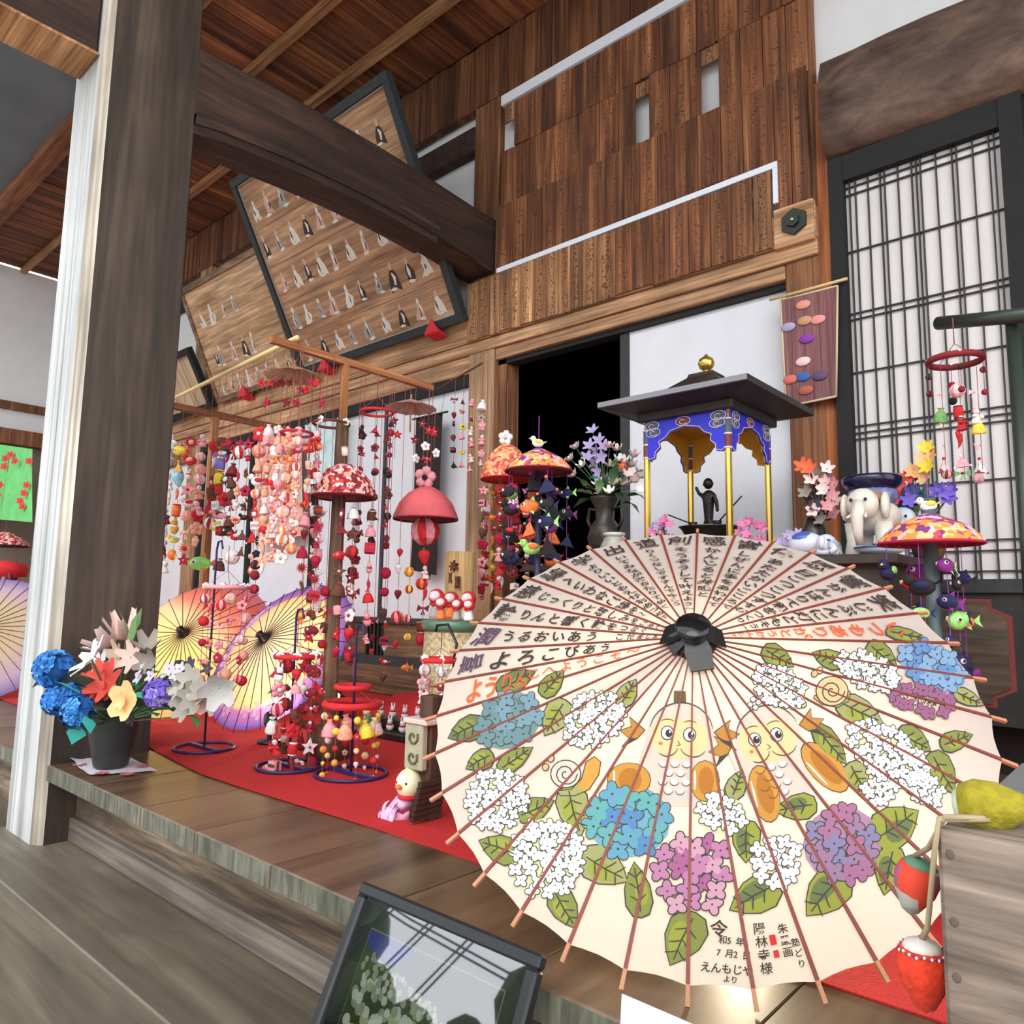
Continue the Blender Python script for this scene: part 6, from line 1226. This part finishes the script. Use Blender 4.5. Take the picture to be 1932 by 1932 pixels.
# ================================================================== FOREGROUND FLOWERS
vx, vy = -2.885, 1.125
cl_ = thing('cloth', 'white floral cloth folded under the black flower pot', 'cloth', (vx, vy, .002))
mb = MB().mat(mat('white floral cloth', (216, 214, 222), .85, noise=.12, nscale=16)); vs = []; fs = []
ca, cb_, cc, cd = at(125, 1433, z=.003), at(170, 1463, z=.003), at(298, 1455, z=.003), at(235, 1425, z=.003)
for i in range(9):
    for j in range(9):
        p = ca.lerp(cb_, i / 8).lerp(cd.lerp(cc, i / 8), j / 8); vs.append((p.x, p.y, .004 + (.012 * (1 - j / 1.5) if j < 2 and i < 4 else 0) + .002 * math.sin(i * 1.3 + j) ** 2))
for i in range(8):
    for j in range(8): fs.append((i * 9 + j, i * 9 + 9 + j, i * 9 + 10 + j, i * 9 + 1 + j))
mb.add(vs, fs, True); mb.build('cloth', cl_, recalc=False)
for k, (u, v) in enumerate(((192, 1458), (270, 1445), (150, 1442), (240, 1460))): 
    mb = MB(); q = at(u, v, z=.009); petal_flower(mb, q, (0, 0, 1), .026, 6, M_('printed rose', (206, 100, 120)), None, cup=.02); mb.build('printed_flower', cl_, recalc=False)
pt = thing('flower_pot', 'tall black tapered flower pot at the porch post', 'pot', (vx, vy, .008))
MB().mat(mat('matt black pot', (46, 46, 48), .45, noise=.15)).lathe([(.052, 0), (.056, .004), (.075, .09), (.092, .17), (.104, .232), (.108, .240), (.100, .240), (.085, .16), (0, .14)], 28, (vx, vy, .008)).build('body', pt)
bq = thing('bouquet', 'mixed bouquet of blue, coral, peach and violet blooms in the black pot', 'bouquet', (vx, vy, .2))
r = random.Random(33); top = Vector((vx, vy, .16))
def F(u, v, dy=0): return at(u, v, y=vy + dy if u > 185 else .945 - .03 * (u < 130))
def stem(mb, q, m=GRN): mb.mat(m).tube([top, (top * .4 + Vector(q) * .6) + Vector((0, 0, .015)), q], .0035, 5)
def hyd(u, v, rpx, cols, dy=-.04, nm='blue_hydrangea', n=46):
    q = F(u, v, dy); R_ = pxm(q, rpx); mb = MB(); stem(mb, q)
    for k in range(n):
        d = Vector((r.gauss(0, 1), r.gauss(-.5, 1), r.gauss(.2, 1))).normalized(); petal_flower(mb, q + d * R_ * .8, d, R_ * .34, 4, r.choice(cols), None, cup=.15, w=.8)
    mb.mat(cols[-1]).ball(tuple(q), R_ * .72, 8, 6); mb.build(nm, bq, recalc=False)
hyd(102, 1262, 34, [BLUP, BLUP2, BLUP, M_('deep blue petal', (20, 82, 150))]); hyd(108, 1322, 26, [BLUP, BLUP2, M_('deep blue petal', (0, 0, 0))]); hyd(148, 1345, 30, [BLUP, BLUP2, M_('deep blue petal', (0, 0, 0))]); hyd(135, 1315, 26, [BLUP, M_('deep blue petal', (0, 0, 0))])
def lily(u, v, rpx, m, n=6, d=(.4, -1, .4), cup=.35, w=.42, dy=-.05, nm='lily', mc=None):
    q = F(u, v, dy); mb = MB(); stem(mb, q); R_ = pxm(q, rpx); petal_flower(mb, q, d, R_, n, m, mc, cup, w); return mb, q, R_, nm
def fin(x): x[0].build(x[3], bq, recalc=False)
x = lily(195, 1290, 44, CORAL, 7, (.3, -1, .35), .25, .40, -.09, 'coral_poinsettia'); petal_flower(x[0], x[1] + Vector((.01, -.02, .01)), (.5, -1, .2), x[2] * .62, 6, CORAL, M_('coral petal', (0, 0, 0)), .5, .45); petal_flower(x[0], x[1] + Vector((.05, -.01, .005)), (.7, -1, .5), x[2] * .75, 6, CORAL, None, .4, .42); fin(x)
x = lily(238, 1322, 33, PEACH, 5, (.35, -1, .1), .3, .85, -.12, 'peach_bloom'); petal_flower(x[0], x[1] + Vector((0, -.012, 0)), (.35, -1, .1), x[2] * .45, 5, PEACH, None, .5, .7); fin(x)
fin(lily(172, 1242, 40, WHP, 7, (-.1, -.8, .55), .25, .34, -.02, 'white_lily')); fin(lily(190, 1250, 30, WHP, 6, (.3, -1, -.2), .2, .34, -.06, 'white_lily'))
fin(lily(205, 1222, 34, PPNK, 6, (-.5, -.5, .8), .9, .5, .0, 'pale_lily')); fin(lily(238, 1208, 30, M_('blush petal', (226, 190, 178)), 5, (.2, -.3, 1), 1.6, .5, .0, 'pale_lily')); fin(lily(248, 1240, 28, M_('blush petal', (0, 0, 0)), 6, (.5, -1, .2), .4, .45, -.03, 'pale_lily'))
fin(lily(222, 1240, 30, M_('sand petal', (196, 172, 150)), 6, (.1, -1, .1), .4, .5, -.01, 'pale_lily'))
fin(lily(278, 1222, 24, GREYP, 5, (.6, -.4, .8), 1.0, .6, .0, 'grey_tulip')); fin(lily(282, 1250, 22, GREYP, 5, (.6, -.8, .2), .9, .6, .0, 'grey_tulip'))
hyd(300, 1308, 28, [VIO, LAV, VIO], -.06, 'violet_mop', 60); fin(lily(250, 1352, 14, DPUR, 6, (.2, -1, -.3), .5, .6, -.1, 'dark_bud'))
for (u, v) in ((268, 1262), (262, 1278), (320, 1262), (332, 1272), (312, 1270), (285, 1275), (340, 1262)): fin(lily(u, v, 13, M_('pale lilac petal', (190, 180, 196)), 5, (r.uniform(-.3, .6), -1, .4), .2, .6, -.05, 'lilac_floret'))
for (u, v, s) in ((345, 1290, 30), (362, 1285, 30), (338, 1310, 28), (365, 1315, 28), (350, 1335, 26), (380, 1305, 24)): fin(lily(u, v, s, GREYP if s < 29 else M_('silver petal', (166, 162, 152)), 6, (r.uniform(-.2, .6), -1, r.uniform(-.2, .5)), .3, .6, -.04, 'silver_bloom'))
fin(lily(415, 1298, 32, M_('soft white petal', (186, 182, 178)), 5, (.8, -.6, -.2), 1.0, .75, -.03, 'drooping_bloom')); fin(lily(395, 1325, 20, M_('dusty pink petal', (172, 138, 130)), 5, (.6, -.7, -.3), .8, .7, -.02, 'drooping_bloom'))
fin(lily(358, 1258, 17, DPUR, 6, (.2, -1, .4), .3, .7, -.02, 'dark_bloom')); fin(lily(392, 1262, 12, DPUR, 5, (.6, -.8, .3), .5, .5, .0, 'dark_bloom'))
for (u0, v0, u1, v1, w, m) in ((240, 1220, 224, 1150, .016, GRN2), (240, 1215, 268, 1146, .014, GRN2), (236, 1235, 258, 1160, .012, GRN2), (105, 1290, 150, 1308, .045, TEAL), (150, 1370, 135, 1405, .03, TEAL), (160, 1350, 170, 1385, .026, TEAL), (90, 1285, 60, 1298, .012, DGRN), (270, 1305, 262, 1320, .02, M_('mint leaf', (60, 180, 140))), (258, 1300, 262, 1285, .02, M_('mint leaf', (0, 0, 0))), (282, 1348, 296, 1352, .02, M_('mint leaf', (0, 0, 0))), (330, 1262, 345, 1245, .014, GRN), (275, 1275, 300, 1270, .02, GRN), (365, 1350, 372, 1375, .016, GRN), (140, 1270, 160, 1295, .05, DGRN), (180, 1340, 200, 1365, .05, DGRN), (300, 1335, 330, 1345, .04, DGRN), (215, 1330, 195, 1345, .05, DGRN), (260, 1335, 300, 1330, .05, DGRN)):
    mb = MB(); a_, b_ = F(u0, v0, -.03), F(u1, v1, -.05); mb.mat(GRN).tube([top, a_], .003, 4); leaf(mb, a_, b_, w, m, .1); mb.build('leaf', bq, recalc=False)
# ================================================================== FRAMED PHOTOGRAPH ON THE STEP
TL, TR = at(697, 1668, y=.965), at(1036, 1802, y=.965); zt = (TL.z + TR.z) / 2; A = Vector((TL.x, .80, -.279)); up = Vector((0, .965 - .80, zt + .279)); Wd = TR.x - TL.x; Ht = up.length; v_ = up.normalized(); u_ = Vector((1, 0, 0)); n_ = u_.cross(v_)
pf = thing('picture_frame', 'black framed garden photograph leaning against the lower step', 'picture', A); T = Matrix(((1, v_.x, n_.x, A.x), (0, v_.y, n_.y, A.y), (0, v_.z, n_.z, A.z), (0, 0, 0, 1)))
def pl(mb, nm, bev=0, recalc=True):
    o = mb.build(nm, None, bevel=bev, recalc=recalc); o.matrix_basis = T @ o.matrix_basis; o.parent = pf; o.matrix_parent_inverse = basis(pf).inverted(); return o
FB = mat('satin black frame', (34, 36, 38), .35); MATB = mat('dark grey mount', (64, 68, 72), .8); fw = .022
for a, b in (((0, 0, 0), (Wd, fw, .022)), ((0, Ht - fw, 0), (Wd, Ht, .022)), ((0, fw, 0), (fw, Ht - fw, .022)), ((Wd - fw, fw, 0), (Wd, Ht - fw, .022))): pl(MB().mat(FB).box(a, b), 'frame_bar', .004)
pl(MB().mat(MATB).box((fw * .8, fw * .8, .004), (Wd - fw * .8, Ht - fw * .8, .008)), 'mount')
ix, iy = fw + .036, fw + .045
pl(MB().mat(mat('gilt line', (206, 196, 150), .5)).box((ix - .002, iy - .002, .008), (Wd - ix + .002, Ht - iy + .002, .0086)), 'mount_line')
pl(MB().mat(mat('photo dusk hill', (56, 66, 58), .7, noise=.4, nscale=18)).box((ix, iy, .0086), (Wd - ix, Ht - iy, .0092)), 'print_hill')
pl(MB().mat(mat('photo sky', (60, 74, 190), .7)).prism([(ix, Ht - iy - .05), (ix, Ht - iy), (ix + .13, Ht - iy), (ix + .09, Ht - iy - .035)], .0092, .0094, 'z'), 'print_sky')
pg = [mat('photo white flower', (240, 244, 230), .8), mat('photo cream flower', (206, 212, 170), .8), mat('photo mint flower', (180, 196, 170), .8)]; pgd = mat('photo leaves', (78, 98, 56), .8)
pl(MB().mat(pgd).prism([(ix, iy), (Wd - ix, iy), (Wd - ix, Ht * .56), (ix + .10, Ht * .68), (ix, Ht * .76)], .0092, .0096, 'z'), 'print_leaves')
rr = random.Random(4); mb = MB()
for k in range(520):
    x = rr.uniform(ix + .01, Wd - ix - .01); ymax = Ht * .75 - (x - ix) * .5 * (Ht * .15) / (Wd - 2 * ix) * 2; y = iy + (ymax - iy) * rr.random(); s = .0045 + .013 * max(0, 1 - (y - iy) / (ymax - iy)) * rr.uniform(.6, 1.2)
    if y + s > Ht - iy or y - s < iy or x - s < ix or x + s > Wd - ix: continue
    mb.mat(rr.choice(pg)); mb.add([(x + s * math.cos(i * PI / 4), y + s * math.sin(i * PI / 4), .0097 + k * 1e-7) for i in range(8)], [tuple(range(8))])
o = pl(mb, 'print_flowers', 0, False); o['kind'] = 'stuff'
gm = bpy.data.materials.new('clear picture glass'); gm.use_nodes = True; gn = gm.node_tree; gn.nodes.remove(gn.nodes['Principled BSDF']); gl = gn.nodes.new('ShaderNodeBsdfGlossy'); gl.inputs['Roughness'].default_value = .02; tr = gn.nodes.new('ShaderNodeBsdfTransparent'); fr = gn.nodes.new('ShaderNodeFresnel'); fr.inputs[0].default_value = 3.1; mx = gn.nodes.new('ShaderNodeMixShader'); gn.links.new(fr.outputs[0], mx.inputs[0]); gn.links.new(tr.outputs[0], mx.inputs[1]); gn.links.new(gl.outputs[0], mx.inputs[2]); gn.links.new(mx.outputs[0], gn.nodes['Material Output'].inputs[0])
pl(MB().mat(gm).add([(fw, fw, .013), (Wd - fw, fw, .013), (Wd - fw, Ht - fw, .013), (fw, Ht - fw, .013)], [(0, 1, 2, 3)]), 'glass', recalc=False)
B('stand_strut', (A.x + Wd * .45, .97, -.279), (A.x + Wd * .55, .985, zt - .12), FB, pf)
# white paper sheet standing on the step by it
q0, q1 = at(1173, 1876, y=.80), at(1320, 1932, y=.80); sp = MB().mat(mat('white paper sheet', (222, 226, 240), .8)); sp.add([(q0.x, .80, q0.z), (q0.x + .42, .80, q0.z - .004), (q0.x + .42, .76, -.279), (q0.x, .76, -.279), (q0.x, .802, q0.z), (q0.x + .42, .802, q0.z - .004), (q0.x + .42, .762, -.279), (q0.x, .762, -.279)], [(0, 1, 2, 3), (4, 7, 6, 5), (0, 4, 5, 1), (1, 5, 6, 2), (2, 6, 7, 3), (3, 7, 4, 0)])
tag(sp.build('paper_sheet'), 'plain white sheet standing on the step below the umbrella', 'sheet')
# ================================================================== WOODEN BOARD POST ON THE RIGHT
W_sign = wood('pale ringed wood', (70, 58, 50), (120, 104, 92), (142, 126, 114), axis=0, scale=26, stretch=.16, var=.02, stain=.08, rough=.65)
tl = at(1766, 1562, y=.62); pw = thing('sign_post', 'thick pale wooden board post at the lower right with hanging felt fruits', 'post', (tl.x + .1, .66, -.56))
B('board', (tl.x, .62, -.56), (tl.x + .26, .70, tl.z), W_sign, pw, bevel=.003)
for (u, v) in ((1792, 1612), (1800, 1740), (1805, 1845)): q = at(u, v, y=.6195); MB().mat(mat('knot', (92, 78, 70), .8)).ball(tuple(q), .0028, 8, 4, (1, .1, 1.2)).build('knot', pw)
TW = mat('natural twine', (168, 150, 122), .9)
def fruit(label, u, v, y, spx, m, cap, kind='heart', rot=(0, 0, 0), stringto=None, deco=None):
    p = at(u, v, y=y); s = pxm(p, spx); t = thing('felt_fruit', label, 'ornament', p, 'felt fruits on twine')
    mb = MB().mat(m); mb.T = Matrix.Translation(p) @ Euler(rot).to_matrix().to_4x4(); mb.lathe([(.0, -.5 * s), (.13 * s, -.42 * s), (.30 * s, -.1 * s), (.34 * s, .12 * s), (.28 * s, .30 * s), (.1 * s, .36 * s), (0, .34 * s)], 18); mb.build('body', t)
    mb = MB().mat(cap); mb.T = Matrix.Translation(p) @ Euler(rot).to_matrix().to_4x4(); mb.lathe([(.27 * s, .28 * s), (.2 * s, .38 * s), (.05 * s, .42 * s), (0, .43 * s)], 14); mb.build('cap', t)
    if deco:
        mb = MB(); mb.T = Matrix.Translation(p) @ Euler(rot).to_matrix().to_4x4()
        for k in range(40): a = 2 * PI * k / 40; mb.mat(deco[k % 2]); mb.ball((.29 * s * math.cos(a), .29 * s * math.sin(a), .27 * s + .012 * s * (k % 3)), .022 * s, 5, 3)
        mb.build('bead_trim', t)
    if stringto: MB().mat(TW).tube([p + Vector((0, 0, .42 * s))] + [Vector(q) for q in stringto], .0022, 6).build('twine', t)
e1 = at(1748, 1780, y=.66); tw_top = at(1772, 1556, y=.615)
fruit('orange felt strawberry with beaded white cap hanging left of the wooden post', 1742, 1835, .66, 110, mat('vivid orange felt', (206, 54, 26), .95, noise=.2, nscale=120, bump=.4), cl('cap white', (206, 200, 190)), deco=(WH, cl('bead violet', (120, 60, 100))), stringto=[at(1750, 1750, y=.655), at(1764, 1600, y=.62), (tw_top.x, .615, tw_top.z + .004), (tw_top.x + .03, .65, tl.z + .006)])
fruit('patchwork felt strawberry with green cap hanging before the umbrella edge', 1728, 1668, .68, 96, patch('patchwork felt', [(170, 80, 116), (214, 66, 40), (176, 172, 164), (150, 146, 140)], 42), cl('felt green', (90, 130, 106)), rot=(0, .25, 0), stringto=[at(1752, 1600, y=.66), (tw_top.x + .004, .615, tw_top.z + .006), (tw_top.x + .035, .66, tl.z + .006)])
fruit('mustard yellow felt heart lying on top of the wooden post', 1868, 1522, .66, 120, mat('mustard felt', (150, 138, 30), .95, noise=.2, nscale=120, bump=.4), cl('mint cap', (178, 190, 160)), rot=(0, -1.75, 0))
q = at(1890, 1520, y=.9); B('metal_box', (q.x - .005, .86, -.28), (q.x + .2, 1.05, q.z + .02), mat('grey painted metal', (112, 114, 114), .5), None, bevel=.004); tag(bpy.data.objects['metal_box'], 'plain grey metal box behind the wooden post', 'box')
# ================================================================== THINGS AROUND THE GARDEN STOOL
gsx = at(858, 1170, y=2.05); gz = gsx.z
gs = thing('garden_stool', 'patterned tan ceramic garden stool with green top', 'stool', (gsx.x, 2.05, .005)); TAN = mat('tan crackle glaze', (176, 156, 120), .4, noise=.45, nscale=70)
MB().mat(TAN).lathe([(.10, 0), (.115, .03), (.125, gz * .5), (.115, gz - .04)], 24, (gsx.x, 2.05, .005)).build('body', gs); MB().mat(mat('celadon glaze', (86, 120, 96), .3)).lathe([(.118, gz - .045), (.128, gz - .03), (.128, gz - .008), (.12, gz - .003), (0, gz - .003)], 24, (gsx.x, 2.05, .003)).build('top', gs)
for zz in (gz * .55, gz * .75): MB().mat(BN).tube([(gsx.x + .123 * math.cos(i * PI / 12), 2.05 + .123 * math.sin(i * PI / 12), zz) for i in range(24)], .003, 5, closed=True).build('painted_band', gs)
lb = ['leftmost large doll in a red hood on the garden stool', 'large doll in a red hood standing behind in the middle', 'large white-faced doll in a red hood on the right', 'small orange doll in a red hood at the front left', 'small grey doll in a red hood at the front middle', 'small white doll in a red hood at the front right']
for (u, v, s, y, m, L_) in ((822, 1140, 50, 2.08, GY, lb[0]), (850, 1138, 46, 2.12, OR_, lb[1]), (882, 1142, 48, 2.06, WH, lb[2]), (832, 1150, 38, 1.99, OR_, lb[3]), (862, 1152, 36, 1.98, GY, lb[4]), (884, 1154, 36, 1.97, WH, lb[5])):
    p = at(u, 1165, y=y); x = p.x; s_ = pxm(p, s); t = thing('hooded_doll', L_, 'doll', (x, y, gz + .003), 'red-hooded dolls on the stool'); z = gz + .003
    MB().mat(m).lathe([(.24 * s_, 0), (.26 * s_, .1 * s_), (.14 * s_, .5 * s_), (.1 * s_, .6 * s_)], 12, (x, y, z)).build('robe', t)
    MB().mat(RD).ball((x, y + .02 * s_, z + .80 * s_), .32 * s_, 12, 8, (1.05, .9, .95)).build('hood', t); hood_ = bpy.data.objects[-1] if False else [c_ for c_ in t.children if c_.name.startswith('hood')][-1]; d = Vector((.45, -.85, .15)); q = Vector((x, y + .02 * s_, z + .8 * s_)) + d * .19 * s_
    MB().mat(LP).ball(tuple(q), .23 * s_, 10, 7, (1, 1, .85)).build('face', hood_)
    mb = MB().mat(BKc); [mb.ball(tuple(q + d * .205 * s_ + Vector((sg * .06, sg * .035, .02)) * s_), .02 * s_, 5, 3) for sg in (-1, 1)]; mb.build('eyes', hood_)
    MB().mat(RD).tube([(x - .2 * s_, y - .1 * s_, z + .55 * s_), (x, y - .2 * s_, z + .5 * s_), (x + .2 * s_, y - .1 * s_, z + .55 * s_)], .05 * s_, 6).build('collar', t)
cw = at(868, 1042, y=2.35); r_ = pxm(cw, 27); cb0 = at(868, 1200, y=2.35).z
wc = thing('carved_log', 'tan carved bamboo cylinder with a sun cut-out behind the hooded dolls', 'log', (cw.x, 2.35, .005)); MB().mat(wood('tan bamboo', (150, 116, 70), (186, 150, 100), (204, 172, 122), axis=2, scale=14, stretch=.05, var=.02)).lathe([(r_, 0), (r_, cw.z - .005), (r_ * .86, cw.z - .005), (r_ * .84, cw.z - .06), (0, cw.z - .07)], 22, (cw.x, 2.35, .005)).build('cylinder', wc)
for (u, v, k) in ((855, 1068, 0), (862, 1098, 1), (850, 1090, 2)):
    q = at(u, v, y=2.35 - r_ * .98); mb = MB().mat(BN); n = 14 if k == 0 else 8; mb.prism([(q.x + (r_ * (.42 if i % 2 else .2)) * math.cos(2 * PI * i / n) * (1 if k == 0 else .5), q.z + (r_ * (.42 if i % 2 else .2)) * math.sin(2 * PI * i / n) * (1 if k == 0 else 1.3)) for i in range(n)], q.y - .004, q.y + .012); mb.build('cut_out', wc)
# tray of white rabbits
trp = at(735, 1392, z=.006); ty = thing('tray', 'low black tray carrying rows of white rabbit figures', 'tray', trp); B('tray_board', (trp.x - .22, trp.y - .04, .006), (trp.x + .20, trp.y + .12, .035), BLK, ty, bevel=.003); B('tray_step', (trp.x - .22, trp.y + .05, .035), (trp.x + .20, trp.y + .12, .075), BLK, ty, bevel=.003)
for k in range(10):
    row_ = k // 5; x = trp.x - .17 + (k % 5) * .085; y = trp.y + (.0 if row_ == 0 else .085); z = .035 if row_ == 0 else .075
    o = charm(ty, 'rabbit_charm', (x, y, z + .028), .062, WH, RD, rz=.7); o.parent = None; o.matrix_parent_inverse = Matrix.Identity(4); o.name = 'rabbit_figure'; tag(o, 'little white cloth rabbit on the %s step of the black tray, %s from the left' % (('lower', 'upper')[row_], ('first', 'second', 'third', 'fourth', 'fifth')[k % 5]), 'figure', 'rabbits on the tray'); o.rotation_euler = (0, 0, .7); o.location = (x, y, z + .031)
fc = at(760, 1335, y=2.45); mb = MB().mat(RD); mb.add([(fc.x - .3, 2.35, .005), (fc.x + .3, 2.35, .005), (fc.x + .26, 2.62, .13), (fc.x - .26, 2.62, .13), (fc.x - .26, 2.9, .13), (fc.x + .26, 2.9, .13), (fc.x - .3, 2.92, .005), (fc.x + .3, 2.92, .005)], [(0, 1, 2, 3), (3, 2, 5, 4), (0, 3, 4, 6), (1, 7, 5, 2), (4, 5, 7, 6)]); tag(mb.build('cloth_mound', bevel=.01), 'red cloth covered low bench behind the tray', 'bench')
# chick-headed doll against a wooden post
dp = at(805, 1543, z=.005); ws = thing('wooden_stand', 'dark wooden post stand with pale carved scroll block', 'stand', dp)
B('post', (dp.x - .022, dp.y - .02, .005), (dp.x + .03, dp.y + .03, .34), wood('dark stand wood', (48, 30, 22), (72, 46, 34), (92, 62, 46), axis=2, scale=14), ws, bevel=.003)
sb = at(790, 1407, y=dp.y - .03); SCB = mat('pale stone block', (172, 164, 140), .7, noise=.15)
B('scroll_block', (sb.x - .045, dp.y - .045, sb.z - .065), (sb.x + .03, dp.y - .022, sb.z + .06), SCB, ws, bevel=.004); B('block_ledge', (sb.x - .05, dp.y - .05, sb.z + .06), (sb.x + .05, dp.y + .03, sb.z + .075), mat('pale pink ledge', (214, 190, 182), .7), ws, bevel=.003)
for dz in (.025, -.03): MB().mat(mat('moss scroll', (96, 96, 62), .8)).tube([(sb.x - .008 + (.004 + .0022 * t) * math.cos(t * .75), dp.y - .047, sb.z + dz + (.004 + .0022 * t) * math.sin(t * .75)) for t in range(10)], .0035, 5).build('scroll', ws)
dl = at(757, 1548, z=.005); do = thing('chick_doll', 'pink feathered doll with a cream chick head leaning on a slatted rest', 'doll', dl); hd = at(772, 1478, y=dl.y + .03); CRM = cl('cream', (240, 228, 190))
hd_ = MB().mat(CRM).ball(tuple(hd), .038, 14, 10, (1, 1, 1.08)).build('head', do); MB().mat(YL).lathe([(.012, 0), (.008, .012), (0, .02)], 8, (hd.x - .003, hd.y, hd.z + .034)).build('comb', hd_); mb = MB().mat(BKc); mb.ball((hd.x - .012, hd.y - .033, hd.z + .006), .0045, 6, 4); mb.ball((hd.x + .020, hd.y - .028, hd.z + .006), .0045, 6, 4); mb.build('eyes', hd_); MB().mat(OR_).lathe([(.010, 0), (.012, .008), (0, .012)], 8, (hd.x + .002, hd.y - .038, hd.z - .008)).build('beak', hd_)
MB().mat(RD).tube([(hd.x + .026 * math.cos(i * PI / 6), hd.y + .026 * math.sin(i * PI / 6), hd.z - .034) for i in range(12)], .007, 6, closed=True).build('scarf', do)
FE = cl('feather pink', (236, 178, 214)); MB().mat(FE).tube([(hd.x - .005, hd.y, hd.z - .035), (hd.x - .03, hd.y - .015, hd.z - .085), (dl.x - .01, dl.y, .02)], [.024, .034, .03], 10).build('body', do)
for k in range(46):
    z = r.uniform(.012, hd.z - .045); f = (hd.z - z) / hd.z; x = hd.x - .045 * f + r.uniform(-.028, .028); y = hd.y - .02 - .02 * f; mb = MB(); leaf(mb, (x, y, z), (x + r.uniform(-.015, .01), y - .022, z - .028), .006, r.choice([FE, cl('feather lilac', (222, 176, 226)), LP]), .2); mb.build('feather', do, recalc=False)
for k in range(7): z = .012 + k * .016; B('rest_slat', (dl.x + .045 + k * .005, dl.y - .01, z), (dl.x + .06 + k * .005, dl.y + .09, z + .013), mat('dark slat', (58, 36, 26), .6), do)
# scalloped wooden tablet leaning by the shoji and grey pipe
q = at(1785, 1228, y=2.75); tbm = wood('mossy tablet wood', (44, 36, 28), (64, 54, 42), (80, 70, 56), axis=0, scale=10, stretch=.2); tb_ = thing('wooden_tablet', 'scalloped dark wooden tablet with red edge leaning by the shoji', 'tablet', (q.x, 2.75, .01))
def scal(w, h, c): return [(-w + c, -h), (w - c, -h), (w - c, -h + c * .5), (w, -h + c), (w, h - c), (w - c, h - c * .5), (w - c, h), (-w + c, h), (-w + c, h - c * .5), (-w, h - c), (-w, -h + c), (-w + c, -h + c * .5)]
hw, hh = .17, .155
for nm, s_, y0, y1, m in (('edge', 1.07, 2.752, 2.775, mat('dull red edge', (110, 48, 40), .7)), ('board', 1.0, 2.745, 2.752, tbm)): MB().mat(m).prism([(q.x + a * s_, q.z + b * s_) for a, b in scal(hw, hh, .05)], y0, y1).build(nm, tb_)
B('leg', (q.x - .1, 2.755, .005), (q.x - .07, 2.775, q.z - .1), tbm, tb_); B('leg', (q.x + .07, 2.755, .005), (q.x + .1, 2.775, q.z - .1), tbm, tb_)
q = at(1755, 1026, y=2.2); MB().mat(mat('grey enamel pipe', (78, 92, 94), .5)).tube([(q.x, 2.2, .005), (q.x, 2.2, q.z + .12), ], .018, 12).build('steel_pipe'); tag(bpy.data.objects['steel_pipe'], 'upright grey pipe carrying the purple and yellow hat', 'pipe')
# ================================================================== FAR LEFT BEHIND THE POST
banner('cloth_curtain', 'bright green curtain with red flower print on the far left', [(-60, 830), (66, 848), (58, 985), (-60, 975)], 2.1, mat('green curtain cloth', (112, 200, 118), .85, noise=.12, nscale=8), None, .02)
t = bpy.data.objects['cloth_curtain']
for (u, v) in ((10, 865), (28, 870), (8, 880), (45, 930), (38, 945), (50, 915), (0, 915), (42, 955), (-4, 935), (55, 870), (20, 858)):
    mb = MB(); q = at(u, v, y=2.06); petal_flower(mb, q, (.9, -1, .1), pxm(q, 6), 5, M_('printed red flower', (206, 60, 50)), M_('printed rose', (0, 0, 0)), cup=.05, w=.8); mb.build('printed_flower', t, recalc=False)
hat_mobile('dark-rimmed red hat mobile left of the porch post', 8, 1030, 1.75, 34, 22, CRP, BKc, 3, 60, 2, 'dark', 18, flat_=True, hang=980)
q = at(10, 1075, y=1.7); MB().mat(RD).lathe([(.14, -.05), (.15, 0), (.13, .05), (0, .07)], 20, tuple(q)).build('red_drum'); tag(bpy.data.objects['red_drum'], 'red cloth drum hanging left of the porch post', 'ornament')
strands('charm_strand', 'charms', [('string of pale and dark red beads left of the porch post', 8, 1078, 1195, 1.68, 9, 'pale', 16, dict(kinds=['ball_charm', 'bead', 'flower_charm'])), ('second string of dark red beads left of the porch post', 20, 1078, 1190, 1.66, 9, 'dark', 15, dict(kinds=['ball_charm', 'bead', 'flower_charm']))], 'bead strings left of the post')
